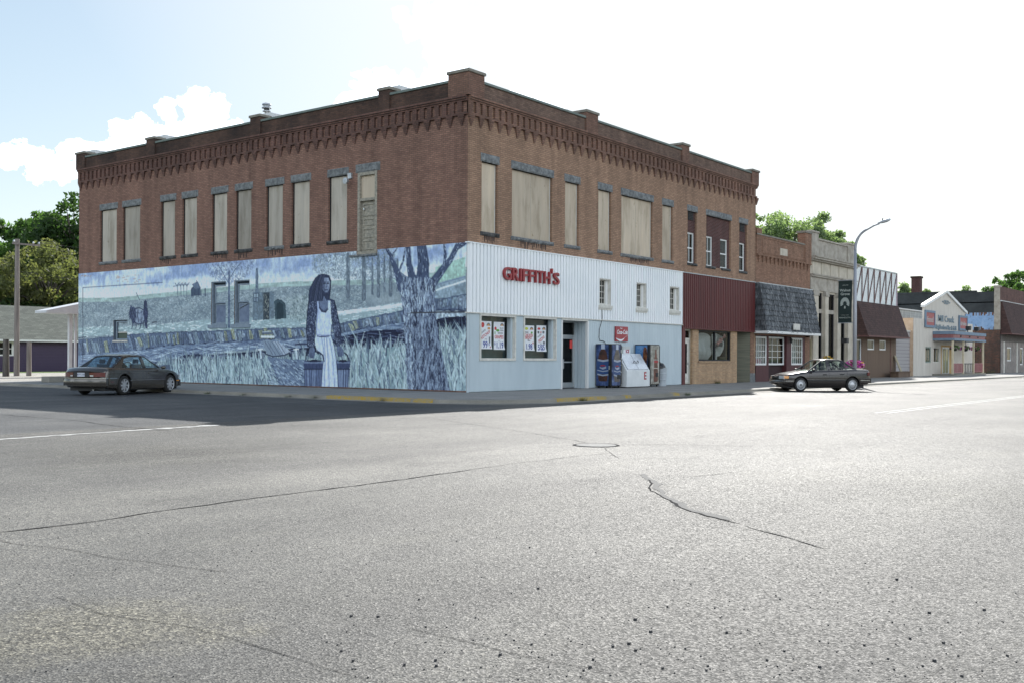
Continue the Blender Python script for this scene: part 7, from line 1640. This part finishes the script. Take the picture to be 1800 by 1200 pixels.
for s in (-1,1):
    endpanel(2.20, s*.74, s*.42, .55, .69, .04, 'head_lamp', m_lampg, car, 4, .16, .86, 1, .3)
    q = MB(); q.add([(2.10,s*.80,.57),(1.94,s*.865,.57),(1.94,s*.862,.68),(2.07,s*.80,.68)], [(0,1,2,3)]); q.add([(2.12,s*.80,.57),(1.93,s*.872,.57),(1.93,s*.868,.68),(2.09,s*.80,.68)], [(0,1,2,3)]); q.build('turn_lamp', m_amber, car, local=True)
    MB().box((1.67,s*.848-.02,.36),(2.08,s*.848+.02,.53)).build('bumper_wrap', pm2, car, local=True, bevel=.02)
    MB().box((-2.08,s*.848-.02,.38),(-1.62,s*.848+.02,.60)).build('bumper_wrap', pm2, car, local=True, bevel=.02)
    MB().box((1.67,s*.869-.003,.455),(2.08,s*.869+.003,.475)).build('bumper_strip', m_chrome, car, local=True); MB().box((-2.08,s*.869-.003,.49),(-1.62,s*.869+.003,.51)).build('bumper_strip', m_chrome, car, local=True)
    MB().box((-2.10,s*.835-.02,.70),(-1.98,s*.835+.02,.85)).build('tail_lamp', m_tail, car, local=True, bevel=.01)
endpanel(-2.22, -.84, .84, .38, .60, .07, 'rear_bumper', pm2, car, 14, .14, .86, -1); endpanel(-2.22, -.80, .80, .70, .86, .025, 'tail_panel', m_tail, car, 10, .12, .86, -1)
# ------------------------------------------------------------------ trees
def leafmat(name, c1, c2, tr):
    m = bpy.data.materials.new(name); m.use_nodes = True; t = NT(m); b_ = t.b; b_.inputs['Roughness'].default_value = .65; b_.inputs['Specular IOR Level'].default_value = .25
    c = t.ramp(t.noise(.55, 4, .7), [(.3,c1),(.7,c2)]); t.col(c)
    o = t.t.nodes['Material Output']; tl = t.n('ShaderNodeBsdfTranslucent'); t.l(t.mix(1, c, tr, 'MULTIPLY'), tl.inputs['Color']); mx = t.n('ShaderNodeMixShader'); mx.inputs[0].default_value = .5
    t.l(b_.outputs[0], mx.inputs[1]); t.l(tl.outputs[0], mx.inputs[2]); t.l(mx.outputs[0], o.inputs['Surface']); return m
m_lf_dark = leafmat('leaf_dark', (.024,.046,.018), (.058,.100,.036), (1.6,1.9,.9)); m_lf_mid = leafmat('leaf_mid', (.045,.085,.032), (.10,.16,.056), (1.6,1.9,.9)); m_lf_yel = leafmat('leaf_olive', (.080,.095,.042), (.165,.17,.08), (1.5,1.6,.9)); m_lf_bright = leafmat('leaf_bright', (.125,.17,.095), (.215,.27,.155), (1.7,1.9,1.0))
m_bark = noisy('bark', (.045,.038,.032), (.11,.095,.08), 5, .9, .02, 14, stretch=(2,2,.4))
def tree(x, y, z0, H, rw, rh, label, m, name='tree', n=9000, clumps=46, leaf=.22, cz=None, group=None, base=.35, seed=1, spire=0):
    rn = random.Random(seed); t = thing(name, (x,y,z0), label, 'tree', group); cz = cz or z0+H-rh; tk = MB(); clumps = int(clumps*1.7)
    lean = (rn.uniform(-.4,.4), rn.uniform(-.4,.4)); top = (x+lean[0], y+lean[1], cz+rh*.3)
    tk.tube([(x,y,z0-.2),(x+lean[0]*.3,y+lean[1]*.3,z0+(cz-z0)*.5),top], [H*.022+.08,H*.017+.05,.06], 9)
    cl = []
    for k in range(clumps):
        while True:
            a_, b_, c_ = rn.uniform(-1,1), rn.uniform(-1,1), rn.uniform(-1,1); d = math.sqrt(a_*a_+b_*b_+c_*c_)
            if .35 < d < 1: break
        s = 1-spire*max(0,(c_+1)/2)*.85; bump = 1+.42*mnoise.noise((a_*2+seed,b_*2,c_*2))
        p = (x+a_*rw*s*bump, y+b_*rw*s*bump, cz+c_*rh*bump); cl.append((p, rn.uniform(.55,1.25)))
        if k % 3 == 0:
            h0 = rn.uniform(.35,.9); q = (x+lean[0]*h0, y+lean[1]*h0, z0+(top[2]-z0)*h0*.9); mid_ = tuple((q[i]+p[i])/2+(.06*H*(i == 2)) for i in range(3)); tk.tube([q, mid_, p], [H*.008+.03,H*.005+.02,.02], 5)
    tk.build('trunk', m_bark, t, smooth=True)
    g = np.random.default_rng(seed); per = n//clumps; vs = []
    for (p, s) in cl:
        k = int(per*s); d = g.normal(size=(k,3)); d /= np.linalg.norm(d,axis=1)[:,None]; rr_ = (rw+rh)/2*.215*s*g.random(k)**.45
        pos = np.array(p)+d*rr_[:,None]*np.array([1,1,.75]); nrm = d*.6+g.normal(size=(k,3))*.6; nrm /= np.linalg.norm(nrm,axis=1)[:,None]
        a_ = np.cross(nrm, g.normal(size=(k,3))); a_ /= np.linalg.norm(a_,axis=1)[:,None]; b_ = np.cross(nrm,a_); sz_ = (leaf*g.uniform(.6,1.3,k))[:,None]
        vs.append(np.stack([pos-a_*sz_, pos+b_*sz_*.55, pos+a_*sz_, pos-b_*sz_*.55],1).reshape(-1,3))
    v = np.concatenate(vs).astype(np.float32); nq = len(v)//4; me = bpy.data.meshes.new('crown'); me.vertices.add(len(v)); me.vertices.foreach_set('co', v.ravel()); me.loops.add(nq*4); me.loops.foreach_set('vertex_index', np.arange(nq*4,dtype=np.int32)); me.polygons.add(nq); me.polygons.foreach_set('loop_start', np.arange(0,nq*4,4,dtype=np.int32)); me.update(calc_edges=True); me.materials.append(m)
    o = bpy.data.objects.new('crown', me); C.objects.link(o); o.parent = t; o.matrix_parent_inverse = Matrix.Translation(-Vector(t.location)); return t
def at(u, depth):      # ground position on the bearing of a photo column, at a distance
    x = (u-900)/FOC; return CX+depth*(math.cos(YAW)+x*math.sin(YAW)), CY+depth*(math.sin(YAW)-x*math.cos(YAW))
def zat(v, depth): return CZ+(627-4-v)/FOC*depth
# left: big dark trees, then lighter ones in front of them
for i, (u, v, dep, rw, rh, m, lab) in enumerate([
    (128,352,118,5.6,7.5,m_lf_dark,'tall dark green tree rising highest beside the far corner of the mural building'),
    (72,372,124,4.6,6.5,m_lf_mid,'tall mid green tree with a pointed top just right of the utility pole'),
    (8,384,128,5.6,6.5,m_lf_mid,'tall green tree behind the utility pole at the left edge'),
    (40,395,130,5.0,6.0,m_lf_dark,'dark green tree filling the gap behind the utility pole')]):
    x, y = at(u, dep); zt = zat(v, dep); tree(x, y, 0, zt, rw, rh, lab, m, n=15000, clumps=70, leaf=.30, seed=11+i)
for i, (u, v, dep, rw, rh, lab) in enumerate([
    (88,425,98,4.8,4.6,'loose olive yellow tree in front of the tall dark trees behind the purple house'),
    (10,436,100,4.0,4.4,'olive yellow tree left of the utility pole above the shingled roof'),
    (132,452,104,3.4,4.2,'olive green tree half hidden by the far corner of the mural building')]):
    x, y = at(u, dep); tree(x, y, 0, zat(v, dep), rw, rh, lab, m_lf_yel, n=9500, clumps=60, leaf=.20, seed=31+i)
for i, (u, v, dep, rw) in enumerate([(20,520,96,4),(60,505,112,5),(110,500,110,5),(140,515,100,4)]):
    x, y = at(u, dep); tree(x, y, 0, zat(v, dep), rw, 2.8, ['low dark shrub behind the house roof at the left edge','dark low tree between the trunks behind the house ridge','dark low tree behind the right part of the house ridge','low dark tree beside the white canopy'][i], m_lf_dark, n=5000, clumps=34, leaf=.26, seed=51+i)
# behind the shops
for i, (u, v, dep, rw, rh, m, lab) in enumerate([
    (1378,366,118,4.6,4.6,m_lf_bright,'broad bright green tree rising behind the low brick shop'),
    (1348,384,122,3.6,4.0,m_lf_bright,'bright green tree beside the right end of the corner building'),
    (1424,381,120,3.8,4.2,m_lf_bright,'bright green tree behind the junction of brick shop and stone bank'),
    (1466,402,122,2.7,3.6,m_lf_bright,'smallest bright green tree crown, over the right end of the stone bank')]):
    x, y = at(u, dep); tree(x, y, 0, zat(v, dep), rw, rh, lab, m, n=12000, clumps=60, leaf=.20, seed=71+i)
for i, (u, v, dep, rw, rh, sp, lab) in enumerate([
    (1531,464,150,1.0,2.2,.3,'tiny tree top peeping over the zigzag shop'),
    (1589,486,150,2.3,4.2,.8,'pointed light green tree just left of the brick chimney'),
    (1602,492,152,1.8,3.6,.8,'slim light green tree touching the brick chimney'),
    (1625,494,150,1.7,3.6,.85,'pointed light green tree just right of the brick chimney'),
    (1652,512,160,1.6,2.0,.2,'small green tree left of the timber gable'),
    (1694,500,165,3.2,3.2,.2,'rounded green tree right of the timber gable')]):
    x, y = at(u, dep); tree(x, y, 0, zat(v, dep), rw, rh, lab, m_lf_bright, n=4200, clumps=30, leaf=.24, seed=91+i, spire=sp)
for i, (u, v, dep, rw, rh, lab) in enumerate([
    (1785,468,190,4.4,5.2,'tallest dark green tree at the right edge above the brick parapet'),
    (1770,492,180,3.8,3.6,'dark green tree over the brick parapet of the last building'),
    (1802,500,175,3.6,4.0,'dark tree cut by the right edge of the picture')]):
    x, y = at(u, dep); tree(x, y, 0, zat(v, dep), rw, rh, lab, m_lf_mid, n=8000, clumps=46, leaf=.28, seed=121+i)
